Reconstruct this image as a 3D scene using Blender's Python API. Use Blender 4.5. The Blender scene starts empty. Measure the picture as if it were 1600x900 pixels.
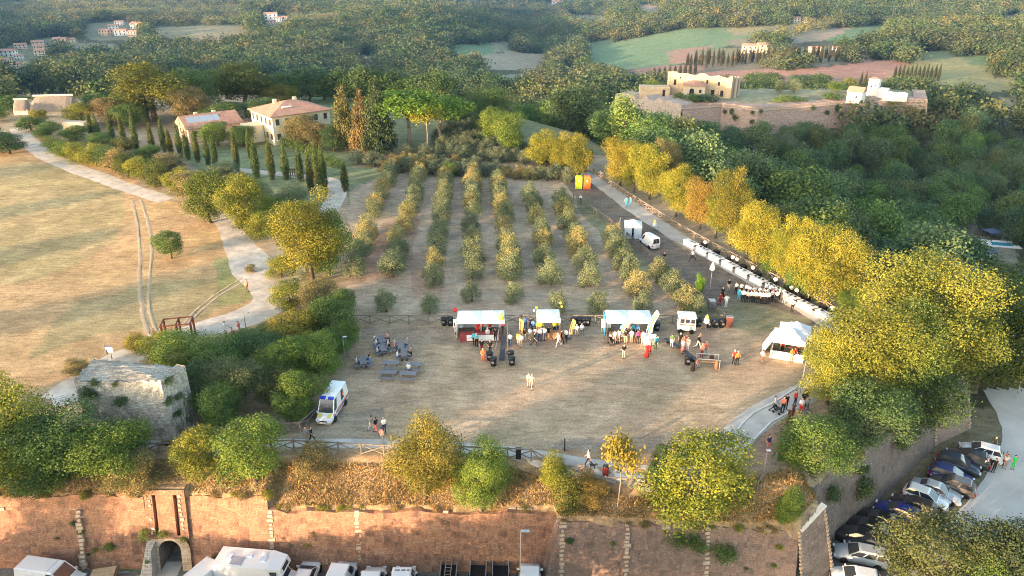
import bpy, math, random
import numpy as np
from mathutils import Vector, Matrix
R = math.radians
S = bpy.context.scene
COL = S.collection
random.seed(7); RNG = np.random.default_rng(7)

# ---------------------------------------------------------------- camera, sky, sun, exposure
FPX, TH, CH = 1142.0, R(24.5), 40.0
cam_d = bpy.data.cameras.new('camera'); cam = bpy.data.objects.new('camera', cam_d); COL.objects.link(cam)
cam.location = (0, 0, CH); cam.rotation_euler = (R(90) - TH, 0, 0)
cam_d.sensor_width = 36; cam_d.lens = 36 * FPX / 1600; cam_d.clip_start = .5; cam_d.clip_end = 12000
S.camera = cam
SUN_EL, SUN_AZ = R(6.8), math.atan2(-.79, -.61)        # azimuth from +Y towards +X
w = bpy.data.worlds.new('World'); S.world = w; w.use_nodes = True
nt = w.node_tree; bg = nt.nodes['Background']
sky = nt.nodes.new('ShaderNodeTexSky'); sky.sky_type = 'NISHITA'; sky.sun_disc = False
sky.sun_elevation = SUN_EL; sky.sun_rotation = SUN_AZ % (2 * math.pi); sky.altitude = 200; sky.air_density = 1.0; sky.dust_density = 1.5; sky.ozone_density = .6
nt.links.new(sky.outputs[0], bg.inputs[0]); bg.inputs[1].default_value = .15
sd_ = bpy.data.lights.new('sun', 'SUN'); sd_.energy = 2.5; sd_.angle = R(.6); sd_.color = (1, .69, .44)
sun = bpy.data.objects.new('sun', sd_); COL.objects.link(sun)
sdir = Vector((math.sin(SUN_AZ) * math.cos(SUN_EL), math.cos(SUN_AZ) * math.cos(SUN_EL), math.sin(SUN_EL)))
sun.rotation_euler = sdir.to_track_quat('Z', 'Y').to_euler()
vs = S.view_settings; vs.view_transform = 'Standard'; vs.look = 'None'; vs.exposure = 2.6; vs.gamma = 1
S.render.engine = 'CYCLES'; cy = S.cycles
cy.use_denoising = True; cy.denoising_prefilter = 'NONE'; cy.filter_width = 1.0; cy.max_bounces = 6; cy.diffuse_bounces = 2; cy.glossy_bounces = 2; cy.transmission_bounces = 3
cy.transparent_max_bounces = 4; cy.volume_bounces = 0; cy.use_adaptive_sampling = False
cy.caustics_reflective = False; cy.caustics_refractive = False; cy.sample_clamp_indirect = 3

# ---------------------------------------------------------------- helpers
_M = {}
def rgb(c): return (c[0], c[1], c[2], 1)
def mat(name, c, rough=.7, metal=0, var=.12, vscale=3.0, spec=.3, bump=0, alpha=None, coat=0, emit=None):
    if name in _M: return _M[name]
    m = bpy.data.materials.new(name); m.use_nodes = True; n = m.node_tree; b = n.nodes['Principled BSDF']
    b.inputs['Roughness'].default_value = rough; b.inputs['Metallic'].default_value = metal
    b.inputs['Specular IOR Level'].default_value = spec; b.inputs['Coat Weight'].default_value = coat
    b.inputs['Base Color'].default_value = rgb(c)
    if var:
        tc = n.nodes.new('ShaderNodeTexCoord'); no = n.nodes.new('ShaderNodeTexNoise')
        no.inputs['Scale'].default_value = vscale; no.inputs['Detail'].default_value = 5; no.inputs['Roughness'].default_value = .65
        n.links.new(tc.outputs['Object'], no.inputs['Vector'])
        mr = n.nodes.new('ShaderNodeMapRange'); mr.inputs[1].default_value = .25; mr.inputs[2].default_value = .75
        mr.inputs[3].default_value = 1 - var; mr.inputs[4].default_value = 1 + var
        mx = n.nodes.new('ShaderNodeVectorMath'); mx.operation = 'SCALE'; mx.inputs[0].default_value = c
        n.links.new(no.outputs[0], mr.inputs[0]); n.links.new(mr.outputs[0], mx.inputs['Scale'])
        n.links.new(mx.outputs[0], b.inputs['Base Color'])
        if bump:
            bp = n.nodes.new('ShaderNodeBump'); bp.inputs['Strength'].default_value = bump; bp.inputs['Distance'].default_value = .1
            n.links.new(no.outputs[0], bp.inputs['Height']); n.links.new(bp.outputs[0], b.inputs['Normal'])
    if emit: b.inputs['Emission Color'].default_value = rgb(c); b.inputs['Emission Strength'].default_value = emit
    _M[name] = m; return m
def nnode(n, typ, **kw):
    x = n.nodes.new(typ)
    for k, v in kw.items():
        if k.startswith('i_'): x.inputs[int(k[2:])].default_value = v
        else: setattr(x, k, v)
    return x

class MB:
    """collects polygons; mesh() makes one mesh of them"""
    def __init__(s): s.v = []; s.f = []; s.m = []; s.T = None
    def add(s, vs, fs, m=0):
        k = len(s.v)
        if s.T is not None: vs = [tuple(s.T @ Vector(p)) for p in vs]
        s.v += [tuple(p) for p in vs]; s.f += [tuple(i + k for i in f) for f in fs]; s.m += [m] * len(fs); return s
    def box(s, c, d, m=0, rz=0, top=(1, 1)):
        x, y, z = d[0] / 2, d[1] / 2, d[2] / 2; tx, ty = top
        P = [(-x, -y, -z), (x, -y, -z), (x, y, -z), (-x, y, -z), (-x * tx, -y * ty, z), (x * tx, -y * ty, z), (x * tx, y * ty, z), (-x * tx, y * ty, z)]
        co, si = math.cos(rz), math.sin(rz)
        P = [(c[0] + p[0] * co - p[1] * si, c[1] + p[0] * si + p[1] * co, c[2] + p[2]) for p in P]
        return s.add(P, [(3, 2, 1, 0), (4, 5, 6, 7), (0, 1, 5, 4), (1, 2, 6, 5), (2, 3, 7, 6), (3, 0, 4, 7)], m)
    def tube(s, p0, p1, r0, r1=None, n=6, m=0, cap=True):
        p0, p1 = Vector(p0), Vector(p1); r1 = r0 if r1 is None else r1
        a = (p1 - p0).normalized(); u = a.orthogonal().normalized(); w_ = a.cross(u)
        P = []
        for p, r in ((p0, r0), (p1, r1)):
            P += [tuple(p + (u * math.cos(t) + w_ * math.sin(t)) * r) for t in [2 * math.pi * i / n for i in range(n)]]
        F = [(i, (i + 1) % n, n + (i + 1) % n, n + i) for i in range(n)]
        if cap: F += [tuple(range(n - 1, -1, -1)), tuple(range(n, 2 * n))]
        return s.add(P, F, m)
    def path(s, pts, rs, n=6, m=0):
        for i in range(len(pts) - 1): s.tube(pts[i], pts[i + 1], rs[i], rs[i + 1], n, m)
        return s
    def beam(s, p0, p1, a, b, m=0):
        """square bar of width a (horizontal) and height b between two points"""
        p0, p1 = Vector(p0), Vector(p1); d = (p1 - p0).normalized(); h = Vector((0, 0, 1))
        u = d.cross(h)
        u = Vector((1, 0, 0)) if u.length < 1e-3 else u.normalized()
        w_ = u.cross(d).normalized(); P = []
        for p in (p0, p1):
            for su, sw in ((-1, -1), (1, -1), (1, 1), (-1, 1)): P.append(tuple(p + u * su * a / 2 + w_ * sw * b / 2))
        return s.add(P, [(3, 2, 1, 0), (4, 5, 6, 7), (0, 1, 5, 4), (1, 2, 6, 5), (2, 3, 7, 6), (3, 0, 4, 7)], m)
    def prism(s, poly, z0, z1, m=0, mt=None):
        n = len(poly); P = [(p[0], p[1], z0) for p in poly] + [(p[0], p[1], z1) for p in poly]
        s.add(P, [(i, (i + 1) % n, n + (i + 1) % n, n + i) for i in range(n)] + [tuple(range(n - 1, -1, -1))], m)
        return s.add([(p[0], p[1], z1) for p in poly], [tuple(range(n))], m if mt is None else mt)
    def lathe(s, prof, n=10, c=(0, 0, 0), m=0):
        P = []; k = len(prof)
        for r, z in prof: P += [(c[0] + r * math.cos(2 * math.pi * i / n), c[1] + r * math.sin(2 * math.pi * i / n), c[2] + z) for i in range(n)]
        F = [(j * n + i, j * n + (i + 1) % n, (j + 1) * n + (i + 1) % n, (j + 1) * n + i) for j in range(k - 1) for i in range(n)]
        F += [tuple(range(n - 1, -1, -1)), tuple((k - 1) * n + i for i in range(n))]
        return s.add(P, F, m)
    def mesh(s, name, mats, smooth=False, bevel=0):
        me = bpy.data.meshes.new(name); me.from_pydata(s.v, [], s.f); me.validate()
        for m in (mats if isinstance(mats, (list, tuple)) else [mats]): me.materials.append(m)
        if len(me.polygons) == len(s.m): me.polygons.foreach_set('material_index', s.m)
        if smooth: me.polygons.foreach_set('use_smooth', [True] * len(me.polygons))
        me.update(); return me
def obj(name, me, parent=None, loc=(0, 0, 0), rz=0, scale=(1, 1, 1), color=None):
    o = bpy.data.objects.new(name, me); COL.objects.link(o); o.location = loc; o.rotation_euler = (0, 0, rz); o.scale = scale
    if parent: o.parent = parent
    if color: o.color = rgb(color)
    return o
def tag(o, label, cat, group=None):
    o['label'] = label; o['category'] = cat
    if group: o['group'] = group
    return o
def thing(name, label, cat, loc=(0, 0, 0), rz=0, group=None, scale=1):
    o = bpy.data.objects.new(name, None); COL.objects.link(o); o.location = loc; o.rotation_euler = (0, 0, rz)
    o.scale = (scale,) * 3; o.empty_display_size = .3
    return tag(o, label, cat, group)
def struct(o, kind='structure'): o['kind'] = kind; return o
def dup(root, loc, rz=0, label=None, group=None):
    r = root.copy(); COL.objects.link(r); r.location = loc; r.rotation_euler = (0, 0, rz)
    if label: r['label'] = label
    if group: r['group'] = group
    for ch in list(root.children):
        c = ch.copy(); COL.objects.link(c); c.parent = r
        for g in list(ch.children):
            d = g.copy(); COL.objects.link(d); d.parent = c
    return r
ORD = ['first', 'second', 'third', 'fourth', 'fifth', 'sixth', 'seventh', 'eighth', 'ninth', 'tenth', 'eleventh', 'twelfth', 'thirteenth', 'fourteenth',
       'fifteenth', 'sixteenth', 'seventeenth', 'eighteenth', 'nineteenth', 'twentieth']
ORD += ['twenty-' + o for o in ORD[:9]] + ['thirtieth'] + ['thirty-' + o for o in ORD[:9]] + ['fortieth'] + ['forty-' + o for o in ORD[:9]]

def ss(a, b, x): t = np.clip((x - a) / (b - a), 0, 1); return t * t * (3 - 2 * t)
def vnoise(x, y, sc, seed=0):
    """smooth value noise, -1..1"""
    x = np.asarray(x, float) / sc; y = np.asarray(y, float) / sc
    xi = np.floor(x).astype(np.int64); yi = np.floor(y).astype(np.int64); fx = x - xi; fy = y - yi
    fx = fx * fx * (3 - 2 * fx); fy = fy * fy * (3 - 2 * fy)
    def hsh(i, j):
        n = (i * 374761393 + j * 668265263 + seed * 974634777) & 0x7fffffff
        n = ((n ^ (n >> 13)) * 1274126177) & 0x7fffffff
        return ((n ^ (n >> 16)) & 0xffff) / 32767.5 - 1
    return (hsh(xi, yi) * (1 - fx) + hsh(xi + 1, yi) * fx) * (1 - fy) + (hsh(xi, yi + 1) * (1 - fx) + hsh(xi + 1, yi + 1) * fx) * fy
def inpoly(x, y, poly):
    r = np.zeros(np.shape(x), bool); n = len(poly)
    for i in range(n):
        x0, y0 = poly[i][:2]; x1, y1 = poly[(i + 1) % n][:2]
        c = ((y0 > y) != (y1 > y))
        with np.errstate(divide='ignore', invalid='ignore'): xx = (x1 - x0) * (y - y0) / (y1 - y0 + 1e-12) + x0
        r ^= c & (x < xx)
    return r
def sdist(x, y, poly):
    """signed distance to a polygon, negative inside"""
    d = np.full(np.shape(x), 1e9); n = len(poly)
    for i in range(n):
        ax, ay = poly[i][:2]; bx, by = poly[(i + 1) % n][:2]; ex, ey = bx - ax, by - ay
        t = np.clip(((x - ax) * ex + (y - ay) * ey) / (ex * ex + ey * ey + 1e-12), 0, 1)
        d = np.minimum(d, np.hypot(x - ax - t * ex, y - ay - t * ey))
    return np.where(inpoly(x, y, poly), -d, d)
CT, ST = math.cos(TH), math.sin(TH)
def toPX(x, y, z):
    zz = z - CH; dep = y * CT - zz * ST; up = y * ST + zz * CT
    dep = np.where(np.abs(dep) < 1e-3, 1e-3, dep)
    return 800 + FPX * x / dep, 450 - FPX * up / dep, dep
def ray(px, py):
    a = (px - 800) / FPX; b = -(py - 450) / FPX
    return a, CT + b * ST, -ST + b * CT
def GZ(px, py, z):
    a, b, c = ray(px, py); t = (z - CH) / c; return Vector((a * t, b * t, z))
# ---------------------------------------------------------------- terrain height
LOW = -8.5
WTOP = [(-130, 49.5, -1.7), (-60, 49.3, -1.7), (-33.5, 49.2, -1.7), (3.7, 48.7, -3), (3.95, 47.5, -3), (23.6, 46.3, -3), (26.0, 47.9, -1.7), (25.9, 50.2, -1.7),
        (36.2, 58.6, -2), (45.3, 66.5, -2), (50.2, 69.2, -2), (50.0, 76, -2)]        # the rampart's top line, x y z
PLAT = [p[:2] for p in WTOP] + [(46, 83), (43, 88), (37.5, 100), (32, 114), (24, 137), (21, 150), (15, 170), (2, 188), (-8, 202), (-20, 213),
        (-80, 222), (-140, 214), (-190, 205), (-270, 200), (-270, 120), (-200, 60)]
# hills: for each picture column, ground distance -> picture row (or ('z', height))
COLS = [(-260, [(60, 'z', LOW), (240, 'z', -20), (300, 'z', -24), (450, 143), (600, 115), (900, 75), (1200, 45), (1600, 18), (2200, -5), (3800, -22)]),
        (100, [(60, 'z', LOW), (240, 'z', -20), (300, 'z', -26), (450, 143), (600, 115), (750, 86), (1000, 50), (1300, 28), (1700, 8), (2300, -3), (3800, -14)]),
        (380, [(60, 'z', LOW), (300, 'z', -40), (430, 'z', -50), (560, 128), (720, 96), (900, 52), (1080, 20), (1300, 15), (1700, 4), (2300, -6), (3800, -14)]),
        (620, [(60, 'z', LOW), (300, 'z', -50), (450, 'z', -62), (580, 132), (740, 98), (900, 55), (1060, 18), (1200, 17), (1500, 'z', -50), (1900, 4), (2400, -8), (3800, -14)]),
        (860, [(60, 'z', LOW), (200, 'z', -25), (350, 'z', -58), (500, 146), (650, 118), (850, 95), (1100, 70), (1500, 42), (2000, 18), (2600, 3), (3800, -8)]),
        (1100, [(60, 'z', LOW), (100, 'z', -14), (200, 'z', -30), (300, 'z', -42), (470, 'z', -46), (600, 118), (720, 96), (900, 70), (1150, 44), (1450, 22), (1750, -4), (2200, -22), (3800, -30)]),
        (1300, [(60, 'z', LOW), (100, 'z', -14), (160, 'z', -24), (250, 'z', -36), (400, 'z', -40), (520, 128), (640, 104), (800, 84), (1000, 58), (1250, 36), (1500, 8), (1750, -12), (3800, -30)]),
        (1640, [(78, 'z', LOW), (110, 'z', -12), (160, 'z', -24), (210, 'z', -32), (290, 'z', -36), (420, 178), (520, 152), (650, 122), (800, 96), (1000, 62), (1300, 30), (1600, 4), (2000, -14), (3800, -28)])]
def _prof():
    D = np.concatenate([np.linspace(20, 400, 60), np.geomspace(410, 6000, 90)]); A = []; Z = []
    for px, pts in COLS:
        az = math.atan2((px - 800), 1172); A.append(az); zs = []
        for p in pts:
            if p[1] == 'z': zs.append(p[2]); continue
            b = (450 - p[1]) / FPX; zs.append(CH - p[0] * (ST - b * CT) * math.cos(az) / (CT + b * ST))
        Z.append(np.interp(D, [p[0] for p in pts], zs))
    return np.array(A), D, np.array(Z)
PA, PD, PZ = _prof()
FORTZ = -13.0
FORT = [tuple(GZ(px, py, FORTZ)[:2]) for px, py in [(962, 147), (1066, 166), (1128, 162), (1185, 169), (1262, 163), (1335, 157), (1392, 153), (1449, 156), (1438, 139), (1300, 136), (1160, 136), (985, 139)]]
def zfar(x, y):
    d = np.hypot(x, y); az = np.arctan2(x, np.where(np.abs(y) < 1e-6, 1e-6, y)); az = np.clip(np.where(y < 0, np.sign(x) * 3, az), PA[0], PA[-1])
    i = np.clip(np.searchsorted(PA, az) - 1, 0, len(PA) - 2); t = (az - PA[i]) / (PA[i + 1] - PA[i]); t = t * t * (3 - 2 * t)
    k = np.clip(np.searchsorted(PD, d) - 1, 0, len(PD) - 2); u = np.clip((d - PD[k]) / (PD[k + 1] - PD[k]), 0, 1)
    z0 = PZ[i, k] * (1 - u) + PZ[i, k + 1] * u; z1 = PZ[i + 1, k] * (1 - u) + PZ[i + 1, k + 1] * u
    z = z0 * (1 - t) + z1 * t
    am = ss(350, 900, d)
    return z + am * (vnoise(x, y, 430, 3) * 15 + vnoise(x, y, 190, 4) * 8.0) + ss(100, 200, d) * vnoise(x, y, 40, 5) * 1.0
GX = -29.4                                                     # middle of the gate in the rampart
def H(x, y, carve=False):
    x = np.asarray(x, float); y = np.asarray(y, float)
    sd = sdist(x, y, PLAT)
    hp = 2.2 * ss(82, 150, y) + .10 * vnoise(x, y, 14, 8) * ss(75, 95, np.abs(y)) * ss(0, -10, sd) + ss(-30, -75, x) * ss(60, 120, y) * (.5 * vnoise(x, y, 30, 9))
    wl = ss(82, 72, y) * ss(-140, -120, x)                     # the walled stretch
    bank = np.interp(x, [-200, -20.9, -20.3, 20, 24, 30], [-1.7, -1.7, -3, -3, -2, -2])
    edge = np.minimum(hp, bank + .95 * np.maximum(-sd, 0))
    ins = hp * (1 - wl) + np.where(wl > 0, edge, hp) * wl
    zf = zfar(x, y)
    zf = np.where((y < 75) & (np.hypot(x, y) < 85), LOW, zf)
    nat = hp - .42 * np.maximum(sd, 0) + vnoise(x, y, 9, 2) * .4 * ss(0, 6, sd)
    wz = np.where(sd < .05, bank, np.where(sd < .35, bank + (LOW - bank) * (sd - .05) / .3, LOW))
    out = np.where(wl > .5, np.maximum(np.where(y < 69, wz, np.minimum(wz, 0)), np.where(sd > .35, zf, -99)), np.maximum(nat, zf))
    h = np.where(sd <= 0, ins, out)
    if carve: h = np.where((np.abs(x - GX) < 1.25) & (y > 46) & (y < 57), LOW, h)      # the gate tunnel
    near = (np.hypot(x, y) > 230) & (np.hypot(x, y) < 480) & (x > 0)
    if np.any(near):
        sf = sdist(x, y, FORT); hf = FORTZ - np.where(sf > -3.2, np.minimum(9.5, 20 * (sf + 3.2)), 0) - .35 * np.maximum(sf - .9, 0)
        h = np.where(near, np.maximum(h, hf), h)
    return h
def h1(x, y): return float(H(np.array([x]), np.array([y]))[0])
_TS = np.geomspace(40, 5000, 170)
def HIT(px, py, tmin=0):
    """the point of the terrain that the reference picture shows at px, py"""
    a, b, c = ray(px, py); t = _TS[_TS > tmin]; g = CH + c * t - H(a * t, b * t)
    k = np.argmax(g < 0)
    if g[k] >= 0: k = len(t) - 1
    lo, hi = (t[k - 1] if k else t[0]), t[k]
    for _ in range(2):
        tt = np.linspace(lo, hi, 14); gg = CH + c * tt - H(a * tt, b * tt); k = int(np.argmax(gg < 0)); k = k if gg[k] < 0 else 13; lo, hi = tt[max(k - 1, 0)], tt[k]
    return Vector((a * hi, b * hi, h1(a * hi, b * hi)))

# ---------------------------------------------------------------- terrain colours: crops, meadows, worn ground (base colours)
C_DRY = (.36, .27, .175); C_FOR = (.085, .085, .045)
NEAR = [  # region in the reference picture, base colour, how strongly
    ([(-400, 215), (60, 205), (260, 310), (350, 340), (470, 440), (420, 520), (250, 545), (100, 590), (0, 640), (-400, 700)], (.46, .295, .15), 1),     # meadow
    ([(-400, 300), (60, 250), (200, 290), (180, 380), (60, 440), (-400, 480)], (.37, .285, .14), .8),
    ([(120, 470), (260, 440), (360, 430), (330, 500), (160, 520), (40, 560)], (.30, .25, .13), .7),
    ([(340, 400), (400, 400), (425, 460), (340, 480)], (.27, .27, .11), .8),
    ([(280, 230), (400, 225), (560, 240), (545, 300), (520, 330), (330, 290)], (.20, .225, .115), 1),      # villa lawn
    ([(540, 262), (600, 262), (590, 330), (560, 360), (545, 330)], (.22, .235, .125), 1),
    ([(600, 130), (760, 140), (760, 170), (480, 175), (480, 150)], (.17, .22, .11), 1),
    ([(545, 300), (620, 262), (905, 280), (1110, 470), (1120, 498), (540, 498)], (.41, .31, .22), 1),    # grove floor
    ([(600, 350), (660, 340), (640, 420), (560, 440), (570, 390)], (.30, .185, .125), .7),
    ([(640, 400), (700, 380), (690, 470), (640, 470)], (.31, .195, .135), .6),
    ([(885, 285), (925, 280), (1060, 380), (1300, 505), (1200, 520), (1120, 495), (1000, 400), (905, 310)], (.20, .158, .125), 1),  # worn ground by the tables
    ([(1090, 490), (1160, 470), (1270, 500), (1230, 525), (1130, 510)], (.24, .225, .13), .8),
    ([(905, 300), (1000, 395), (1110, 490), (1060, 470), (940, 370), (900, 320)], (.205, .205, .105), .8),
    ([(545, 505), (1130, 505), (1260, 560), (1250, 605), (1180, 640), (1110, 690), (1000, 735), (830, 705), (600, 690), (490, 690), (545, 600)], (.42, .298, .192), 1),
    ([(560, 508), (1130, 508), (1110, 535), (900, 545), (560, 530)], (.29, .215, .16), .7),
    ([(850, 560), (1000, 540), (1180, 560), (1100, 600), (900, 600)], (.36, .275, .18), .7),
    ([(1150, 700), (1210, 665), (1250, 640), (1240, 660), (1180, 770)], (.33, .20, .14), 1),
    ([(880, 690), (1100, 670), (1180, 700), (1180, 780), (1000, 750), (830, 712)], (.25, .21, .165), .8),
    ([(0, 705), (1180, 705), (1240, 780), (1240, 830), (0, 830)], (.33, .215, .12), .85),                   # dry bank
    ([(260, 655), (600, 640), (600, 700), (250, 700)], (.27, .225, .165), .8),
    ([(1290, 860), (1480, 640), (1560, 640), (1600, 700), (1480, 900)], (.20, .17, .11), 1),                # verge with parked cars
    ([(-200, 860), (1300, 860), (1300, 1100), (-200, 1100)], (.19, .175, .15), 1),                          # lower yard
    ([(200, 860), (260, 860), (230, 890), (180, 890)], (.16, .18, .08), .8),
    ([(1480, 340), (1560, 340), (1600, 420), (1560, 440), (1480, 410)], (.24, .205, .15), 1),
    ([(1285, 275), (1340, 270), (1390, 320), (1330, 330), (1290, 310)], (.19, .135, .095), 1),
    ([(0, 205), (60, 210), (20, 230), (-60, 230)], (.25, .21, .13), 1),
    ([(-50, 135), (190, 142), (200, 165), (60, 195), (-50, 190)], (.27, .22, .14), 1),
]
FAR = [
    ([(912, 76), (1000, 58), (1070, 44), (1195, 42), (1175, 62), (1110, 80), (1080, 98), (1000, 108), (940, 106), (912, 95)], (.155, .215, .11)),
    ([(1130, 44), (1250, 38), (1200, 52), (1150, 56)], (.25, .22, .12)),
    ([(1050, 78), (1110, 72), (1090, 96), (1040, 100)], (.33, .20, .14)),
    ([(910, 70), (960, 60), (960, 75), (920, 84)], (.16, .215, .11)),
    ([(1075, 100), (1240, 110), (1400, 93), (1440, 108), (1400, 128), (1200, 130), (1000, 118), (980, 108)], (.34, .185, .135)),
    ([(1340, 82), (1370, 82), (1365, 98), (1335, 98)], (.33, .2, .14)),
    ([(1430, 95), (1510, 88), (1560, 110), (1540, 135), (1450, 130), (1390, 120)], (.27, .245, .11)),
    ([(1425, 82), (1490, 78), (1500, 88), (1430, 96)], (.20, .21, .10)),
    ([(1500, 88), (1550, 86), (1560, 100), (1520, 103)], (.15, .20, .085)),
    ([(1290, 45), (1395, 38), (1380, 58), (1330, 66), (1285, 62)], (.14, .20, .095)),
    ([(1220, 62), (1290, 44), (1330, 43), (1290, 64), (1230, 68)], (.31, .235, .16)),
    ([(1540, 155), (1600, 150), (1600, 185), (1550, 178)], (.33, .26, .15)),
    ([(1530, 125), (1600, 120), (1600, 140), (1540, 146)], (.29, .25, .12)),
    ([(700, 70), (770, 68), (775, 88), (710, 88)], (.15, .21, .11)),
    ([(745, 88), (800, 80), (860, 85), (850, 108), (750, 110)], (.31, .255, .175)),
    ([(880, 105), (905, 104), (900, 125), (870, 122)], (.29, .25, .16)),
    ([(770, 65), (805, 62), (800, 80), (770, 82)], (.26, .235, .14)),
    ([(860, 112), (800, 130), (700, 130), (760, 118)], (.25, .225, .145)),
    ([(105, 66), (190, 70), (185, 80), (100, 82)], (.24, .215, .135)),
    ([(230, 42), (390, 38), (385, 55), (250, 60)], (.24, .215, .13)),
    ([(300, 55), (355, 60), (340, 72), (300, 68)], (.28, .2, .145)),
    ([(985, 5), (1030, 8), (1040, 22), (1000, 18)], (.30, .235, .17)),
    ([(880, 20), (950, 25), (960, 36), (890, 30)], (.22, .21, .125)),
    ([(1560, 24), (1600, 22), (1600, 32), (1560, 32)], (.33, .25, .15)),
    ([(555, 85), (600, 88), (590, 98), (560, 96)], (.36, .27, .19)),
    ([(0, 140), (60, 138), (200, 150), (200, 160), (0, 165)], (.28, .225, .145)),
]
ORCH = [([(0, 10), (120, 5), (380, 3), (390, 40), (230, 42), (170, 30), (0, 60)], (.17, .175, .10)),     # olive terraces far away
        ([(400, 26), (440, 24), (540, 32), (520, 44), (420, 42)], (.22, .185, .12)),
        ([(1195, 44), (1300, 32), (1310, 46), (1220, 60), (1190, 58)], (.19, .18, .12)),
        ([(1100, 92), (1300, 80), (1340, 95), (1290, 104), (1100, 112)], (.20, .165, .115)),
        ([(1130, 62), (1240, 55), (1250, 66), (1150, 74)], (.22, .19, .13))]
HOUSE_CLEAR = [(25, 92, 40, 20), (65, 75, 22, 16), (100, 66, 26, 9), (175, 48, 50, 14), (430, 30, 26, 8), (1150, 82, 60, 6), (860, 8, 14, 5), (1245, 34, 14, 5), (190, 128, 24, 7), (1280, 80, 50, 6), (970, 122, 8, 5), (310, 20, 5, 4)]
def build_terrain():
    az = np.concatenate([np.linspace(-180, -60, 40)[:-1], np.linspace(-60, -40, 30)[:-1], np.linspace(-40, 40, 560), np.linspace(40, 60, 30)[1:], np.linspace(60, 180, 40)[1:-1]])
    rr = [3.0]
    while rr[-1] < 7000:
        r = rr[-1]; rr.append(r * (1.12 if r < 38 else 1.0075 if r < 62 else 1.0085 if r < 210 else 1.013 if r < 1100 else 1.03))
    rr = np.array(rr); A, RR = np.meshgrid(np.radians(az), rr); X = (np.sin(A) * RR).ravel(); Y = (np.cos(A) * RR).ravel()
    Z = H(X, Y, True); n, m = len(az), len(rr)
    wx = X + vnoise(X, Y, 5, 21) * 1.2; wy = Y + vnoise(X, Y, 5, 22) * 1.2
    d = np.hypot(X, Y); amp = np.clip(d / 100, .3, 12)
    px, py, dep = toPX(X + vnoise(X, Y, 6, 21) * amp * .6 * np.minimum(1, 1), Y + vnoise(X, Y, 6, 22) * amp * .6, Z)
    c = np.tile(np.array(C_FOR), (len(X), 1))
    sd = sdist(X, Y, PLAT)
    c[(sd < 1) & (Y > 40) & (d < 330)] = C_DRY
    c[(d < 80) & (sd > 0)] = (.19, .175, .15)
    c[(Y > 150) & (sd < 1) & (X > -60)] = (.17, .17, .09)
    for pl, col, k in NEAR:
        w_ = inpoly(px, py, pl) & (dep > 0) & (d < 300); c[w_] = c[w_] * (1 - k) + np.array(col) * k
    sf = sdist(X, Y, FORT); c[(sf < 1) & (d > 200)] = (.27, .245, .155)
    forest = (d > 300) & (dep > 0)
    for pl, col in FAR + ORCH:
        w_ = inpoly(px, py, pl) & (d > 360) & (dep > 0); c[w_] = col; forest &= ~w_
    for q in HOUSE_CLEAR: w_ = (np.hypot((px - q[0]) / q[2], (py - q[1]) / q[3]) < 1.15) & (d > 360) & (dep > 0); c[w_] = (.21, .195, .115)
    me = bpy.data.meshes.new('ground'); me.vertices.add(n * m); me.vertices.foreach_set('co', np.stack([X, Y, Z], 1).ravel())
    i, j = np.meshgrid(np.arange(n), np.arange(m - 1)); i = i.ravel(); j = j.ravel(); i2 = (i + 1) % n
    q = np.stack([j * n + i, j * n + i2, (j + 1) * n + i2, (j + 1) * n + i], 1)[:, ::-1]
    nq = len(q); me.loops.add(nq * 4); me.loops.foreach_set('vertex_index', q.ravel().astype(np.int32))
    me.polygons.add(nq); me.polygons.foreach_set('loop_start', np.arange(nq, dtype=np.int32) * 4)
    me.update(calc_edges=True); me.polygons.foreach_set('use_smooth', [True] * nq)
    at = me.color_attributes.new('col', 'FLOAT_COLOR', 'POINT'); at.data.foreach_set('color', np.concatenate([c, np.ones((len(c), 1))], 1).ravel())
    me.materials.append(ground_mat()); o = struct(obj('ground', me)); return o
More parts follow.
